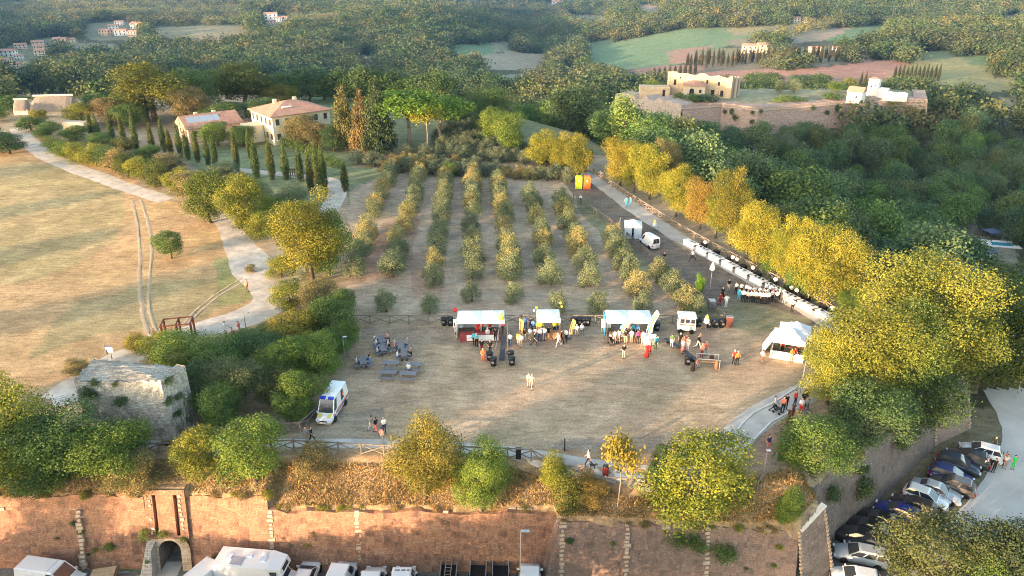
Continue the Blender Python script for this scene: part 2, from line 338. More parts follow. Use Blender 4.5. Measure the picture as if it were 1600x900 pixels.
def ground_mat():
    m = bpy.data.materials.new('ground'); m.use_nodes = True; n = m.node_tree; b = n.nodes['Principled BSDF']; b.inputs['Roughness'].default_value = .95; b.inputs['Specular IOR Level'].default_value = .1
    a = nnode(n, 'ShaderNodeAttribute', attribute_name='col'); g = nnode(n, 'ShaderNodeNewGeometry'); L = n.links.new
    def noise(sc, det=6, ro=.65, vec=None):
        x = nnode(n, 'ShaderNodeTexNoise'); x.inputs['Scale'].default_value = sc; x.inputs['Detail'].default_value = det; x.inputs['Roughness'].default_value = ro
        L(vec or g.outputs['Position'], x.inputs['Vector']); return x
    mp = nnode(n, 'ShaderNodeMapping'); mp.inputs['Scale'].default_value = (.5, 1.6, 1); mp.inputs['Rotation'].default_value = (0, 0, .15); L(g.outputs['Position'], mp.inputs[0])
    n1 = noise(.12); n2 = noise(1.1, 8, .75, mp.outputs[0]); n3 = noise(.35, 6, .6); n4 = noise(4.5, 3, .7)
    def rng(x, lo, hi, a0=.3, a1=.7):
        r = nnode(n, 'ShaderNodeMapRange', i_1=a0, i_2=a1, i_3=lo, i_4=hi); L(x.outputs[0], r.inputs[0]); return r.outputs[0]
    def mul(p, q):
        r = nnode(n, 'ShaderNodeMath', operation='MULTIPLY'); L(p, r.inputs[0]); L(q, r.inputs[1]); return r.outputs[0]
    k = mul(mul(rng(n1, .80, 1.20), rng(n2, .62, 1.36)), mul(rng(n3, .78, 1.22), rng(n4, .70, 1.28)))
    sc = nnode(n, 'ShaderNodeVectorMath', operation='SCALE'); L(a.outputs['Color'], sc.inputs[0]); L(k, sc.inputs['Scale'])
    gr = nnode(n, 'ShaderNodeMix', data_type='RGBA', blend_type='MULTIPLY'); gr.inputs['B'].default_value = (.80, .93, .72, 1) if False else (.80, .93, .72, 1)
    f = nnode(n, 'ShaderNodeMapRange', i_1=.45, i_2=.65, i_3=0, i_4=.30); n5 = noise(.07, 5, .6); L(n5.outputs[0], f.inputs[0]); L(f.outputs[0], gr.inputs['Factor'])
    L(sc.outputs[0], gr.inputs[6]); gr.inputs[7].default_value = (.80, .93, .70, 1); L(gr.outputs[2], b.inputs['Base Color'])
    bp = nnode(n, 'ShaderNodeBump'); bp.inputs['Strength'].default_value = .5; bp.inputs['Distance'].default_value = .12; L(n2.outputs[0], bp.inputs['Height']); L(bp.outputs[0], b.inputs['Normal'])
    return m
GROUND = build_terrain()

# ---------------------------------------------------------------- roads and paths
def resample(P, step):
    out = [P[0]]
    for a, b in zip(P[:-1], P[1:]):
        n = max(1, int((b - a).length / step)); out += [a.lerp(b, (i + 1) / n) for i in range(n)]
    return out
def smooth(P, it=3):
    for _ in range(it): P = [P[0]] + [P[i - 1] * .25 + P[i] * .5 + P[i + 1] * .25 for i in range(1, len(P) - 1)] + [P[-1]]
    return P
def strip(name, pts, wd, m, lift=.03, step=1.2, z=None, edge=.12, sm=4):
    P = [HIT(*p) if z is None else GZ(*p, z) for p in pts]
    n0 = len(P); P2 = smooth(resample(P, step), sm); W = np.interp(np.linspace(0, 1, len(P2)), np.linspace(0, 1, len(wd)), wd) if isinstance(wd, (list, tuple)) else [wd] * len(P2)
    V = []; F = []; K = 5
    for i, p in enumerate(P2):
        t = (P2[min(i + 1, len(P2) - 1)] - P2[max(i - 1, 0)]); t.z = 0; t.normalize(); nrm = Vector((-t.y, t.x, 0))
        for k in range(K):
            s_ = (k / (K - 1) * 2 - 1); q = p + nrm * (s_ * W[i] / 2 + (random.uniform(-edge, edge) if k in (0, K - 1) else 0))
            V.append((q.x, q.y, (h1(q.x, q.y) if z is None else z) + lift - (.0 if 0 < k < K - 1 else .02)))
    for i in range(len(P2) - 1):
        for k in range(K - 1): F.append((i * K + k, i * K + k + 1, (i + 1) * K + k + 1, (i + 1) * K + k)[::-1])
    me = bpy.data.meshes.new(name); me.from_pydata(V, [], F); me.materials.append(m); me.polygons.foreach_set('use_smooth', [True] * len(F))
    return struct(obj(name, me)), P2
M_GRAVEL = mat('pale_gravel', (.52, .45, .37), .95, var=.34, vscale=.7, spec=.1, bump=.3)
M_TRACK = mat('dust_track', (.40, .30, .20), .95, var=.2, vscale=.7, spec=.1)
M_CONC = mat('pale_concrete', (.47, .425, .375), .9, var=.26, vscale=.5, spec=.15)
M_ASPH = mat('dusty_road', (.52, .49, .445), .9, var=.2, vscale=.22, spec=.15)
M_KERB = mat('kerb_stone', (.62, .60, .56), .9, var=.15, vscale=2)
strip('gravel_track', [(30, 200), (45, 222), (75, 245), (130, 268), (190, 290), (262, 313)], [4.2, 4, 3.6, 3.2], M_GRAVEL)
strip('gravel_road', [(345, 335), (358, 355), (378, 390), (402, 425), (432, 448), (430, 475), (390, 495), (330, 512), (270, 530), (200, 555), (150, 580), (90, 625)], [3.4, 3.2, 4.0, 5.0, 6.5, 6.0, 5.5, 5, 4.5, 4, 4], M_GRAVEL)
strip('gravel_branch', [(437, 455), (455, 425), (470, 395), (500, 355), (530, 300), (520, 282), (470, 275), (400, 268), (330, 262)], [4.0, 3.6, 3.2, 3.2, 3.4, 3.2, 2.6, 2.2, 2.0], M_GRAVEL, lift=.034)
for k, pts in enumerate([[(206, 312), (216, 350), (219, 400), (218, 440), (220, 470), (226, 505), (238, 535)], [(220, 312), (232, 350), (238, 385), (234, 430), (232, 465), (236, 500), (252, 530)],
                         [(408, 428), (370, 445), (330, 470), (295, 505)], [(398, 424), (350, 450), (310, 480), (285, 508)]]):
    strip('wheel_track', pts, .5 if k < 2 else .35, M_TRACK, lift=.022, edge=.16)
strip('fence_path', [(900, 268), (920, 275), (940, 288), (960, 302), (1000, 332), (1040, 358), (1068, 376), (1120, 405), (1200, 452), (1270, 490), (1330, 530)], [2.6, 3.2, 3.4, 3.0, 2.6, 2.6, 2.4, 2.4], M_CONC)
strip('rampart_path', [(180, 694), (250, 694), (420, 692), (600, 693), (720, 699), (830, 710), (905, 725), (1010, 745), (1100, 752)], [1.3, 1.3, 1.2, 1.3, 1.4, 1.7, 1.9, 2.0], M_CONC, edge=.03)
strip('paved_walk', [(1105, 745), (1135, 700), (1160, 672), (1185, 650), (1215, 635), (1245, 620), (1290, 600)], [3.0, 3.0, 3.1, 3.1, 3.0, 3.0], M_CONC, edge=.02, lift=.036)
strip('car_park_road', [(1540, 550), (1572, 598), (1615, 650), (1645, 690), (1648, 735), (1618, 795), (1578, 850), (1515, 930), (1440, 1010)], [6, 6.5, 8, 9.5, 9.5, 9.5, 9.5, 9.5], M_ASPH, z=LOW, lift=.03, edge=.1, sm=8)
strip('gate_track', [(272, 878), (265, 905), (240, 940), (180, 990)], [1.8, 2.2, 2.8, 3.2], M_GRAVEL, z=LOW, lift=.03, edge=.1)
strip('lower_yard', [(-150, 960), (300, 960), (800, 960), (1250, 960)], 9, mat('yard_gravel', (.30, .28, .25), .95, var=.2, vscale=.8), z=LOW, lift=.015, edge=.3)

def gate_lid():
    xs = np.linspace(GX - 2.3, GX + 2.3, 16); ys = np.linspace(49.0, 57.6, 26); X, Y = np.meshgrid(xs, ys); Z = H(X.ravel(), Y.ravel()) + .03; Z = np.where(np.abs(X.ravel() - GX) < 1.8, np.maximum(Z, -.98 - .12 * (Y.ravel() < 49.2)), Z); n = len(xs)
    me = bpy.data.meshes.new('bank'); me.from_pydata(np.stack([X.ravel(), Y.ravel(), Z], 1).tolist(), [], [(j * n + i, j * n + i + 1, (j + 1) * n + i + 1, (j + 1) * n + i) for j in range(len(ys) - 1) for i in range(n - 1)])
    at = me.color_attributes.new('col', 'FLOAT_COLOR', 'POINT'); at.data.foreach_set('color', np.tile(np.array([.32, .22, .135, 1.]), (len(Z), 1)).ravel()); me.materials.append(GROUND.data.materials[0]); struct(obj('bank', me))
gate_lid()
# ---------------------------------------------------------------- vegetation
def leaf_mat(name, use_random=None, trans=.15, rough=.65):
    m = bpy.data.materials.new(name); m.use_nodes = True; n = m.node_tree; L = n.links.new; b = n.nodes['Principled BSDF']; out = n.nodes['Material Output']
    b.inputs['Roughness'].default_value = rough; b.inputs['Specular IOR Level'].default_value = .18
    oi = nnode(n, 'ShaderNodeObjectInfo'); at = nnode(n, 'ShaderNodeAttribute', attribute_name='v')
    src = oi.outputs['Color']
    if use_random:
        cr = nnode(n, 'ShaderNodeValToRGB'); cr.color_ramp.interpolation = 'LINEAR'; e = cr.color_ramp.elements
        e[0].position = 0; e[0].color = rgb(use_random[0]); e[1].position = 1; e[1].color = rgb(use_random[-1])
        for i, c in enumerate(use_random[1:-1]): x = e.new((i + 1) / (len(use_random) - 1)); x.color = rgb(c)
        L(oi.outputs['Random'], cr.inputs[0]); ti = nnode(n, 'ShaderNodeAttribute', attribute_name='tint', attribute_type='INSTANCER'); tm = nnode(n, 'ShaderNodeMix', data_type='RGBA', blend_type='MULTIPLY'); tm.inputs['Factor'].default_value = 1; L(cr.outputs[0], tm.inputs[6]); L(ti.outputs['Color'], tm.inputs[7]); src = tm.outputs[2]
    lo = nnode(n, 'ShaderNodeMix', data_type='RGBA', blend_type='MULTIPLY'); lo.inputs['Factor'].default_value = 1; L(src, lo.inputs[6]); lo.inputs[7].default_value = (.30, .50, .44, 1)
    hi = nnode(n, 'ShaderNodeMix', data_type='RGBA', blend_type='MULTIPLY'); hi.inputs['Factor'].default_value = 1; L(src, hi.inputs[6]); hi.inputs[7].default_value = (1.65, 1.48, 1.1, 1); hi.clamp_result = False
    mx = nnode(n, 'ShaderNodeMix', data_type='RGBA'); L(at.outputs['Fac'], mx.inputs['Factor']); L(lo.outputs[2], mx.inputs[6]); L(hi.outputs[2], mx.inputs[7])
    L(mx.outputs[2], b.inputs['Base Color'])
    tr = nnode(n, 'ShaderNodeBsdfTranslucent'); L(mx.outputs[2], tr.inputs[0]); ms = nnode(n, 'ShaderNodeMixShader'); ms.inputs[0].default_value = trans
    L(b.outputs[0], ms.inputs[1]); L(tr.outputs[0], ms.inputs[2]); L(ms.outputs[0], out.inputs[0]); return m
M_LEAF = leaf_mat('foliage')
M_BARK = mat('bark', (.16, .12, .085), .9, var=.3, vscale=6, bump=.4)
M_BARKP = mat('pale_bark', (.30, .22, .16), .9, var=.3, vscale=6, bump=.3)

def crown(name, lobes, nleaf, leaf, seed, per=10, spread=1.5, up=.35, upb=.25, aspect=1.0, mats=None, inner=.35, vgrad=0, shell=(.78, 1.06)):
    """leaf-sized faces in clumps through a set of ellipsoid lobes"""
    g = np.random.default_rng(seed); Lb = np.array(lobes, float); ar = (Lb[:, 3] * Lb[:, 4] + Lb[:, 4] * Lb[:, 5] + Lb[:, 3] * Lb[:, 5]); ar /= ar.sum()
    nc = max(1, nleaf // per); k = g.choice(len(Lb), nc, p=ar)
    u = g.normal(size=(nc, 3)); u[:, 2] += upb; u /= np.linalg.norm(u, axis=1)[:, None]
    rad = np.where(g.random(nc) < .84, g.uniform(*shell, nc), g.uniform(.3, .8, nc))
    C = Lb[k, :3] + u * rad[:, None] * Lb[k, 3:6]
    keep = np.ones(nc, bool)
    for i in range(len(Lb)):
        q = np.linalg.norm((C - Lb[i, :3]) / Lb[i, 3:6], axis=1); keep &= ~((q < 1 - inner) & (k != i))
    C = C[keep]; u = u[keep]; nc = len(C)
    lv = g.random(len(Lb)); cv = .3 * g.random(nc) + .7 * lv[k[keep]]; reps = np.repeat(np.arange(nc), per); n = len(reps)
    P = C[reps] + g.normal(size=(n, 3)) * leaf * spread * np.array([1, 1, .8]); O = u[reps]
    N = O * .75 + g.normal(size=(n, 3)) * .62 + np.array([0, 0, up]); N /= np.linalg.norm(N, axis=1)[:, None]
    T = np.cross(N, g.normal(size=(n, 3))); T /= np.linalg.norm(T, axis=1)[:, None] + 1e-9; B = np.cross(N, T)
    s1 = leaf * g.uniform(.6, 1.25, n)[:, None] / 2; s2 = s1 * g.uniform(.55, .95, n)[:, None] * aspect
    fold = N * s1 * g.uniform(-.35, .35, n)[:, None]
    V = np.stack([P - T * s1 + fold, P - B * s2, P + T * s1 + fold, P + B * s2], 1).reshape(-1, 3)
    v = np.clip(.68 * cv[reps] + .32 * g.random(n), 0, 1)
    me = bpy.data.meshes.new(name); me.vertices.add(4 * n); me.vertices.foreach_set('co', V.ravel()); me.loops.add(4 * n)
    me.loops.foreach_set('vertex_index', np.arange(4 * n, dtype=np.int32)); me.polygons.add(n); me.polygons.foreach_set('loop_start', np.arange(n, dtype=np.int32) * 4)
    me.update(calc_edges=True); a = me.attributes.new('v', 'FLOAT', 'FACE'); a.data.foreach_set('value', v.astype(np.float32)); me.materials.append(mats or M_LEAF)
    return me
def trunk_mesh(name, lobes, r=.03, top=.55, seed=0, m=None, limbs=6, lean=.03):
    g = random.Random(seed); b = MB(); p = Vector((0, 0, -.03)); q = Vector((g.uniform(-lean, lean), g.uniform(-lean, lean), top * .5)); t = Vector((g.uniform(-lean, lean), g.uniform(-lean, lean), top))
    b.path([p, Vector((0, 0, .03)), q, t], [r * 1.5, r * 1.1, r * .85, r * .5], 7)
    for i in range(min(limbs, len(lobes))):
        L_ = lobes[(i * 3 + 1) % len(lobes)]; e = Vector(L_[:3]); s_ = q.lerp(t, g.random()); mid = s_.lerp(e, .5) + Vector((0, 0, .03)); b.path([s_, mid, e], [r * .45, r * .28, r * .1], 5)
    return b.mesh(name, m or M_BARK, smooth=True)
def lobes_round(seed, zc=.58, rx=.36, rz=.38, nl=14, sat=(.14, .22), squash=1, rag=.06):
    g = np.random.default_rng(seed); ax, ay = g.uniform(.84, 1.14, 2); sk = g.uniform(-.10, .10, 2); L_ = [(0, 0, zc - .02, rx * .74 * ax, rx * .74 * ay, rz * .80)]
    for i in range(nl):
        u = g.normal(size=3); u[2] = u[2] * .9 + .1; u /= np.linalg.norm(u); r = sat[0] + (sat[1] * 1.18 - sat[0]) * g.random() ** 1.3; k = .80 + g.uniform(-rag * 1.25, rag)
        z = max(zc + u[2] * rz * k, r * .9); L_.append((u[0] * rx * k * ax + sk[0] * (z - zc) * 1.5, u[1] * rx * k * ay + sk[1] * (z - zc) * 1.5, z, r * g.uniform(.85, 1.2), r, r * squash * g.uniform(.7, 1)))
    return L_
TREE = {}      # kind -> [(crown mesh, trunk mesh or None)]
def reg(kind, i, lobes, n, leaf, **kw):
    tk = {k: kw.pop(k) for k in ('r', 'top', 'limbs', 'lean', 'tm') if k in kw}
    tm = tk.pop('tm', None); c = crown(kind + '_crown', lobes, n, leaf, 100 + i, **kw)
    TREE.setdefault(kind, []).append((c, trunk_mesh(kind + '_trunk', lobes, seed=i, m=tm, **tk)))
for i in range(5):
    lo = lobes_round(i, .56, .35, .40, 26, (.09, .17), rag=.2); reg('oak', i, lo, 26000, .0215)
    reg('oakm', i, lo, 8000, .042)
for i in range(4): reg('tall', i, lobes_round(20 + i, .56, .31, .41, 34, (.07, .15), rag=.28), 52000, .0145, per=16, spread=2.1, top=.7, r=.022)
for i in range(4): reg('bush', i, lobes_round(40 + i, .47, .36, .42, 26, (.09, .17), rag=.22), 22000, .022, upb=.3, top=.3)
for i in range(3): reg('bushm', i, lobes_round(40 + i, .47, .36, .42, 14, (.14, .24), rag=.15), 2200, .07, upb=.3, top=.3)
for i in range(5):
    g_ = np.random.default_rng(60 + i); lo = [(0, 0, .45, .30, .30, .36)] + [(.30 * math.cos(a), .30 * math.sin(a), g_.uniform(.18, .60), .17, .17, g_.uniform(.16, .24)) for a in g_.uniform(0, 6.28, 13)] + [(g_.uniform(-.18, .18), g_.uniform(-.18, .18), g_.uniform(.72, .86), .11, .11, .15) for _ in range(5)]
    reg('olive', i, lo, 9000, .042, aspect=.62, per=12, spread=1.2, upb=.35, top=.5, r=.045, lean=.06)
for i in range(3):
    lo = [(0, 0, z, r_, r_, .13) for z, r_ in ((.12, .30), (.25, .42), (.40, .46), (.55, .42), (.70, .32), (.83, .21), (.93, .10))]
    reg('cypress', i, lo, 4500, .085, aspect=.5, upb=0, up=.6, inner=.6, top=.8, r=.02, limbs=0, spread=.9, shell=(.85, 1.08))
for i in range(2):
    g_ = np.random.default_rng(80 + i); lo = []
    for z in np.linspace(.14, .94, 11):
        w_ = .50 * (1 - z) ** .75 + .05; k = max(3, int(8 * (1 - z)) + 2); a0 = g_.random() * 6
        for j in range(k):
            a = a0 + j * 6.283 / k + g_.uniform(-.3, .3); rr_ = w_ * g_.uniform(.45, .75); lo.append((rr_ * math.cos(a), rr_ * math.sin(a), z + g_.uniform(-.02, .02), w_ * .42, w_ * .42, .035))
    reg('cedar', i, lo, 14000, .038, per=8, upb=0, up=.9, inner=.9, top=.97, r=.028, limbs=0, spread=1.0)
for i in range(2):
    g_ = np.random.default_rng(90 + i); lo = [(0, 0, .82, .40, .40, .15)] + [(.36 * math.cos(a), .36 * math.sin(a), .78 + g_.uniform(-.06, .04), .17, .17, .12) for a in np.linspace(0, 6, 9)] + [(.2 * math.cos(a), .2 * math.sin(a), .88, .15, .15, .1) for a in np.linspace(0, 6, 5)]
    reg('pine', i, lo, 11000, .028, upb=.5, up=.7, top=.76, r=.024, limbs=9, spread=1.1, tm=M_BARKP, lean=.05)
lo = [(.0, 0, .78, .2, .2, .16), (.2, 0, .7, .16, .16, .1), (-.2, .05, .72, .18, .16, .1), (0, .2, .66, .16, .16, .09), (.02, -.15, .9, .12, .12, .1)]
reg('sapling', 0, lo, 1500, .055, top=.8, r=.012, limbs=5, tm=M_BARKP)
for i in range(2): reg('spire', i, [(0, 0, .2, .3, .3, .18), (0, 0, .42, .34, .34, .22), (.05, 0, .65, .24, .24, .2), (-.03, 0, .85, .13, .13, .15)], 3500, .05, aspect=.6, upb=0, up=.8, inner=.7, limbs=0, top=.5)
YEL = (.245, .235, .036); YEL2 = (.285, .255, .04); YG = (.22, .22, .038); LG = (.135, .19, .04); MG = (.095, .15, .044); DG = (.075, .12, .05); BG = (.08, .125, .068)
OLV = (.195, .22, .14); OLV_LIT = (.34, .30, .15); TAN = (.23, .185, .09); CYP = (.075, .105, .033); SIL = (.155, .18, .135)  # second olive tone has the sun's gold put into the leaf colour
TN = {'wood': 'woodland_tree', 'oak': 'broadleaf_tree', 'oakm': 'broadleaf_tree', 'tall': 'tall_tree', 'bush': 'shrub', 'bushm': 'shrub', 'olive': 'olive_tree', 'cypress': 'cypress_tree', 'cedar': 'cedar_tree', 'pine': 'umbrella_pine', 'sapling': 'young_tree', 'spire': 'juniper'}
TC = {'shrub': 'shrub', 'juniper': 'shrub'}
tcount = {}
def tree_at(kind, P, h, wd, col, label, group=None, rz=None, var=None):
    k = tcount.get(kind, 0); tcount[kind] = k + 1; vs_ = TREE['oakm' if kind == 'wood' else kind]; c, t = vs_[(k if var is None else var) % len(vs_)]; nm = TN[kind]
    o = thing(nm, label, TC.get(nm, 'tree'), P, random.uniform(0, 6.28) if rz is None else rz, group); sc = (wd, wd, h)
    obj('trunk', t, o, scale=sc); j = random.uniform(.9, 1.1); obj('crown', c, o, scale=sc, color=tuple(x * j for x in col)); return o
def tree_px(kind, px, yb, yt, wpx, col, label, group=None, z=None, wk=1.0, tmin=0, push=0, **kw):
    P = HIT(px, yb, tmin) if z is None else GZ(px, yb, z)
    if push: P = P + Vector((.88, .47, 0)) * push; P.z = h1(P.x, P.y)
    dep = float(toPX(P.x, P.y, P.z)[2]); lo_, hi_ = .2, 60
    for _ in range(30):
        m = (lo_ + hi_) / 2
        if toPX(P.x, P.y, P.z + m)[1] > yt: lo_ = m
        else: hi_ = m
    fw = {'oak': .94, 'oakm': .94, 'tall': .90, 'bush': .95, 'bushm': .95, 'olive': .86, 'cypress': .92, 'cedar': .95, 'pine': .95, 'sapling': .8, 'spire': .75}[kind]
    return tree_at(kind, P - Vector((0, 0, .05)), lo_ / 1.03, wpx * dep / FPX / fw * wk, col, label, group, **kw)
# front of the rampart
NEAR_T = [
 ('oak', 20, 745, 592, 150, YG, 'large broadleaf tree at the left edge above the lit rampart'),
 ('oak', 105, 752, 640, 150, MG, 'dark green tree in front of the ruined stone tower'),
 ('oak', 190, 755, 660, 130, LG, 'green tree to the right below the ruined stone tower'),
 ('oak', -60, 740, 600, 150, MG, 'tree half out of the frame at left above the rampart'),
 ('bush', 60, 775, 690, 120, MG, 'dense dark shrub hanging over the brick wall at left'),
 ('bush', 215, 775, 700, 80, TAN, 'brownish shrub above the brick wall left of the gate'),
 ('oak', 318, 748, 668, 84, YG, 'smaller of the two round trees above the gate wall'),
 ('oak', 400, 752, 650, 122, LG, 'larger of the two round trees right of the gate'),
 ('bush', 492, 742, 690, 62, TAN, 'dry brown shrub on the bank beside the fence'),
 ('tall', 665, 775, 650, 140, (.185, .155, .036), 'golden brown tree on the dry bank above the wall'),
 ('tall', 752, 795, 690, 112, LG, 'yellow green tree hanging over the wall beside the golden one'),
 ('bush', 862, 765, 708, 60, YG, 'leafy shrub left of the juniper on the bank'),
 ('spire', 886, 800, 732, 48, (.10, .11, .025), 'upright green juniper on the bank above the wall corner'),
 ('bush', 922, 785, 742, 66, (.20, .145, .05), 'rusty brown shrub right of the juniper'),
 ('sapling', 965, 792, 676, 62, (.25, .19, .04), 'thin young tree with bare trunk beside the bench'),
 ('bush', 1085, 806, 682, 176, (.17, .185, .03), 'big round yellow green shrub at the end of the bank'),
 ('bush', 1030, 770, 690, 50, DG, 'dark leafy shrub left of the big round shrub'),
 ('bush', 1232, 815, 765, 60, LG, 'small leafy bush on the tip of the bastion'),
 ('bush', 1268, 742, 642, 128, MG, 'dense green shrub mass on the bastion right of the walkway'),
 ('bush', 1232, 722, 690, 48, LG, 'small bright green bush beside the bastion fence'),
 ('oak', 1345, 712, 600, 140, DG, 'dark green tree on the bastion below the yellow trees'),
 ('oak', 1425, 682, 560, 130, DG, 'dark tree at the bend of the side rampart'),
 ('tall', 1330, 620, 462, 190, (.24, .23, .042), 'big yellow tree right of the pagoda tent'),  # partly sun put into leaf colour; the clump's shaded parts are greener crowns
 ('tall', 1435, 590, 398, 200, (.215, .22, .045), 'tallest golden yellow tree at right of the field'),
 ('tall', 1292, 632, 520, 110, (.22, .22, .042), 'yellow tree overhanging the paved walk'),
 ('tall', 1385, 625, 470, 160, (.155, .19, .045), 'yellow tree between the two tallest golden ones'),
 ('oak', 1520, 612, 425, 170, (.085, .11, .028), 'large green tree leaning over the pale road'),
 ('oak', 1575, 590, 470, 120, MG, 'green tree at the right edge above the pale road'),
 ('oak', 1480, 610, 470, 120, (.13, .155, .035), 'green and yellow tree behind the side rampart'),
]
for k, px, yb, yt, wp, c, lb in NEAR_T: tree_px(k, px, yb, yt, wp, c, lb)
tree_px('oak', 1445, 925, 815, 165, (.095, .105, .045), 'round olive green tree among the parked cars at bottom right', z=LOW)
tree_px('oak', 1555, 935, 822, 150, (.075, .095, .045), 'sparse tree at the bottom right corner by the road', z=LOW)
tree_px('bush', 1510, 945, 850, 90, MG, 'low shrub between the two trees at bottom right', z=LOW)
tree_px('oak', 1610, 920, 830, 110, DG, 'dark tree cut off by the right edge at the bottom', z=LOW)
# belt between meadow and field
BELT = [('tall', 490, 442, 296, 128, (.22, .195, .028)), ('oak', 515, 430, 330, 80, LG), ('bush', 440, 432, 395, 55, YG), ('bush', 405, 372, 322, 60, YG), ('oak', 328, 348, 266, 80, (.12, .145, .025)), ('oak', 385, 365, 272, 75, YG),
 ('bush', 425, 345, 300, 60, LG), ('oak', 372, 330, 270, 60, (.2, .18, .05)), ('bush', 460, 330, 285, 70, OLV), ('bush', 400, 318, 280, 60, OLV), ('bush', 305, 312, 264, 54, TAN), ('bush', 280, 300, 258, 50, YG),
 ('bush', 250, 290, 248, 52, (.11, .125, .03)), ('bush', 225, 280, 240, 48, YG), ('bush', 205, 275, 238, 44, (.1, .12, .03)), ('bush', 190, 268, 225, 46, TAN), ('bush', 170, 262, 225, 46, MG), ('bush', 150, 258, 222, 46, YG), ('bush', 128, 252, 220, 48, YG),
 ('bush', 102, 246, 218, 44, LG), ('bush', 85, 238, 210, 40, MG), ('oak', 265, 268, 238, 50, TAN), ('oak', 235, 255, 226, 46, MG), ('oak', 195, 240, 214, 46, (.13, .13, .04)), ('oak', 160, 232, 206, 46, MG), ('oak', 120, 222, 196, 46, LG), ('oak', 75, 215, 190, 50, MG),
 ('oak', 15, 240, 205, 60, DG), ('oak', -20, 235, 195, 70, DG), ('oak', 65, 200, 170, 26, (.25, .22, .03)), ('oak', 350, 275, 252, 44, OLV), ('oak', 130, 195, 160, 50, YG), ('oak', 175, 195, 150, 60, (.2, .15, .08)), ('oak', 205, 200, 160, 50, MG),
 ('oak', 455, 485, 440, 62, YG), ('oak', 500, 490, 436, 66, TAN), ('oak', 532, 500, 450, 60, MG), ('oak', 520, 530, 465, 80, MG), ('oak', 468, 545, 486, 90, (.25, .21, .04)), ('oak', 425, 535, 505, 50, MG), ('oak', 540, 545, 500, 56, LG),
 ('oak', 500, 590, 525, 90, LG), ('oak', 524, 560, 515, 60, MG), ('oak', 450, 600, 530, 90, LG), ('oak', 405, 580, 520, 85, DG), ('oak', 470, 645, 580, 80, LG), ('oak', 430, 640, 580, 70, (.075, .09, .04)), ('oak', 370, 640, 560, 90, (.11, .125, .065)),
 ('oak', 300, 590, 520, 110, LG), ('oak', 345, 600, 525, 90, MG), ('oak', 255, 560, 520, 70, YG), ('bush', 212, 548, 522, 44, (.26, .21, .04)), ('oak', 320, 640, 570, 90, DG), ('bush', 120, 585, 560, 40, TAN), ('oak', 300, 655, 600, 60, DG),
 ('oak', 380, 540, 520, 50, LG), ('oak', 455, 660, 610, 50, MG), ('oak', 420, 680, 600, 70, LG), ('oak', 350, 668, 600, 80, MG), ('bush', 470, 655, 610, 50, LG)]
BW = ['left of the gravel road', 'beside the gravel road', 'along the meadow edge', 'near the villa drive', 'between the meadow and the field', 'behind the ambulance', 'behind the stone tower']
seen_ = {}
def uniq(t):
    n = seen_.get(t, 0); seen_[t] = n + 1; return f'{ORD[n]} {t}, counted from far to near' if n or True else t
for i, (k, px, yb, yt, wp, c) in enumerate(sorted(BELT[:-3] + BELT[-2:], key=lambda q: q[2])):
    side = 'behind the stone tower' if yb > 510 and px < 420 else 'behind the ambulance' if yb > 510 else 'between gravel road and field' if yb > 420 else 'beside the villa drive' if px > 300 else 'along the meadow track'
    hue = 'golden' if c in (YG, TAN) or c[0] > .19 else 'dark green' if c in (DG, MG) else 'silvery' if c == OLV else 'fresh green'
    sz = 'small' if wp < 50 else 'medium' if wp < 75 else 'large'
    tree_px(k, px, yb, yt, wp * 1.1, c, uniq(f'{sz} {hue} {"shrub" if "bush" in k else "tree"} {side}'), group='trees and shrubs of the belt beside the meadow')
tree_px('oak', 268, 404, 357, 54, MG, 'lone small tree standing in the open meadow', wk=1.0)
tree_px('bush', 392, 425, 412, 20, TAN, 'tiny dry bush at the bend of the gravel road')
# the yellow row outside the long fence
ROW = [(962, 306, 226, 58, YEL, 'slender golden tree left of the walkers in blue'), (1045, 352, 288, 50, (.2, .19, .04), 'small yellow green tree beside the orange brown one'), (1086, 380, 300, 60, YG, 'yellow green tree just before the tall olive brown one'), (1130, 416, 335, 58, YEL, 'small golden tree squeezed between two larger ones'), (1215, 462, 385, 56, LG, 'small green tree left of the roundest golden tree'), (902, 284, 216, 60, (.18, .17, .03), 'olive green tree right behind the yellow toilet'), (870, 264, 212, 56, YG, 'small yellowish tree near the end of the path'),
 (1250, 490, 352, 150, YEL2, 'roundest golden tree behind the white tables'), (1190, 462, 335, 90, YEL, 'golden tree second behind the white tables'), (1148, 432, 312, 110, YEL2, 'golden tree third behind the white tables'),
 (1108, 392, 258, 100, (.17, .15, .03), 'tall olive brown tree in the golden row'), (1062, 365, 275, 80, (.28, .19, .05), 'orange brown tree in the golden row'), (1025, 345, 255, 80, YEL, 'golden tree beside the two walkers in blue'),
 (985, 318, 225, 84, YEL, 'golden tree above the bend of the fence path'), (1010, 300, 218, 76, TAN, 'tan tree on the far side of the golden row'), (940, 296, 212, 84, (.24, .2, .03), 'yellow green tree behind the two portable toilets'),
 (885, 272, 205, 80, (.2, .18, .03), 'yellow green tree left of the portable toilets'), (845, 262, 200, 74, YG, 'yellowish tree at the back of the olive grove'), (795, 246, 172, 70, LG, 'round light green tree behind the olive grove'),
 (770, 232, 165, 60, LG, 'light green tree left of the round one behind the grove'), (1290, 505, 440, 80, LG, 'green lower tree beneath the roundest golden tree'), (1215, 475, 410, 70, MG, 'green undergrowth tree right behind the tables'),
 (1170, 440, 370, 60, LG, 'green undergrowth tree at the middle of the tables'), (760, 215, 130, 90, DG, 'large dark tree with golden top behind the grove'), (720, 200, 150, 70, BG, 'blue green tree beside the umbrella pines')]
for px, yb, yt, wp, c, lb in ROW: tree_px('tall' if wp > 70 else 'oak', px, yb, yt, wp * .85, c, lb, push=4.0 if px > 915 else 0)
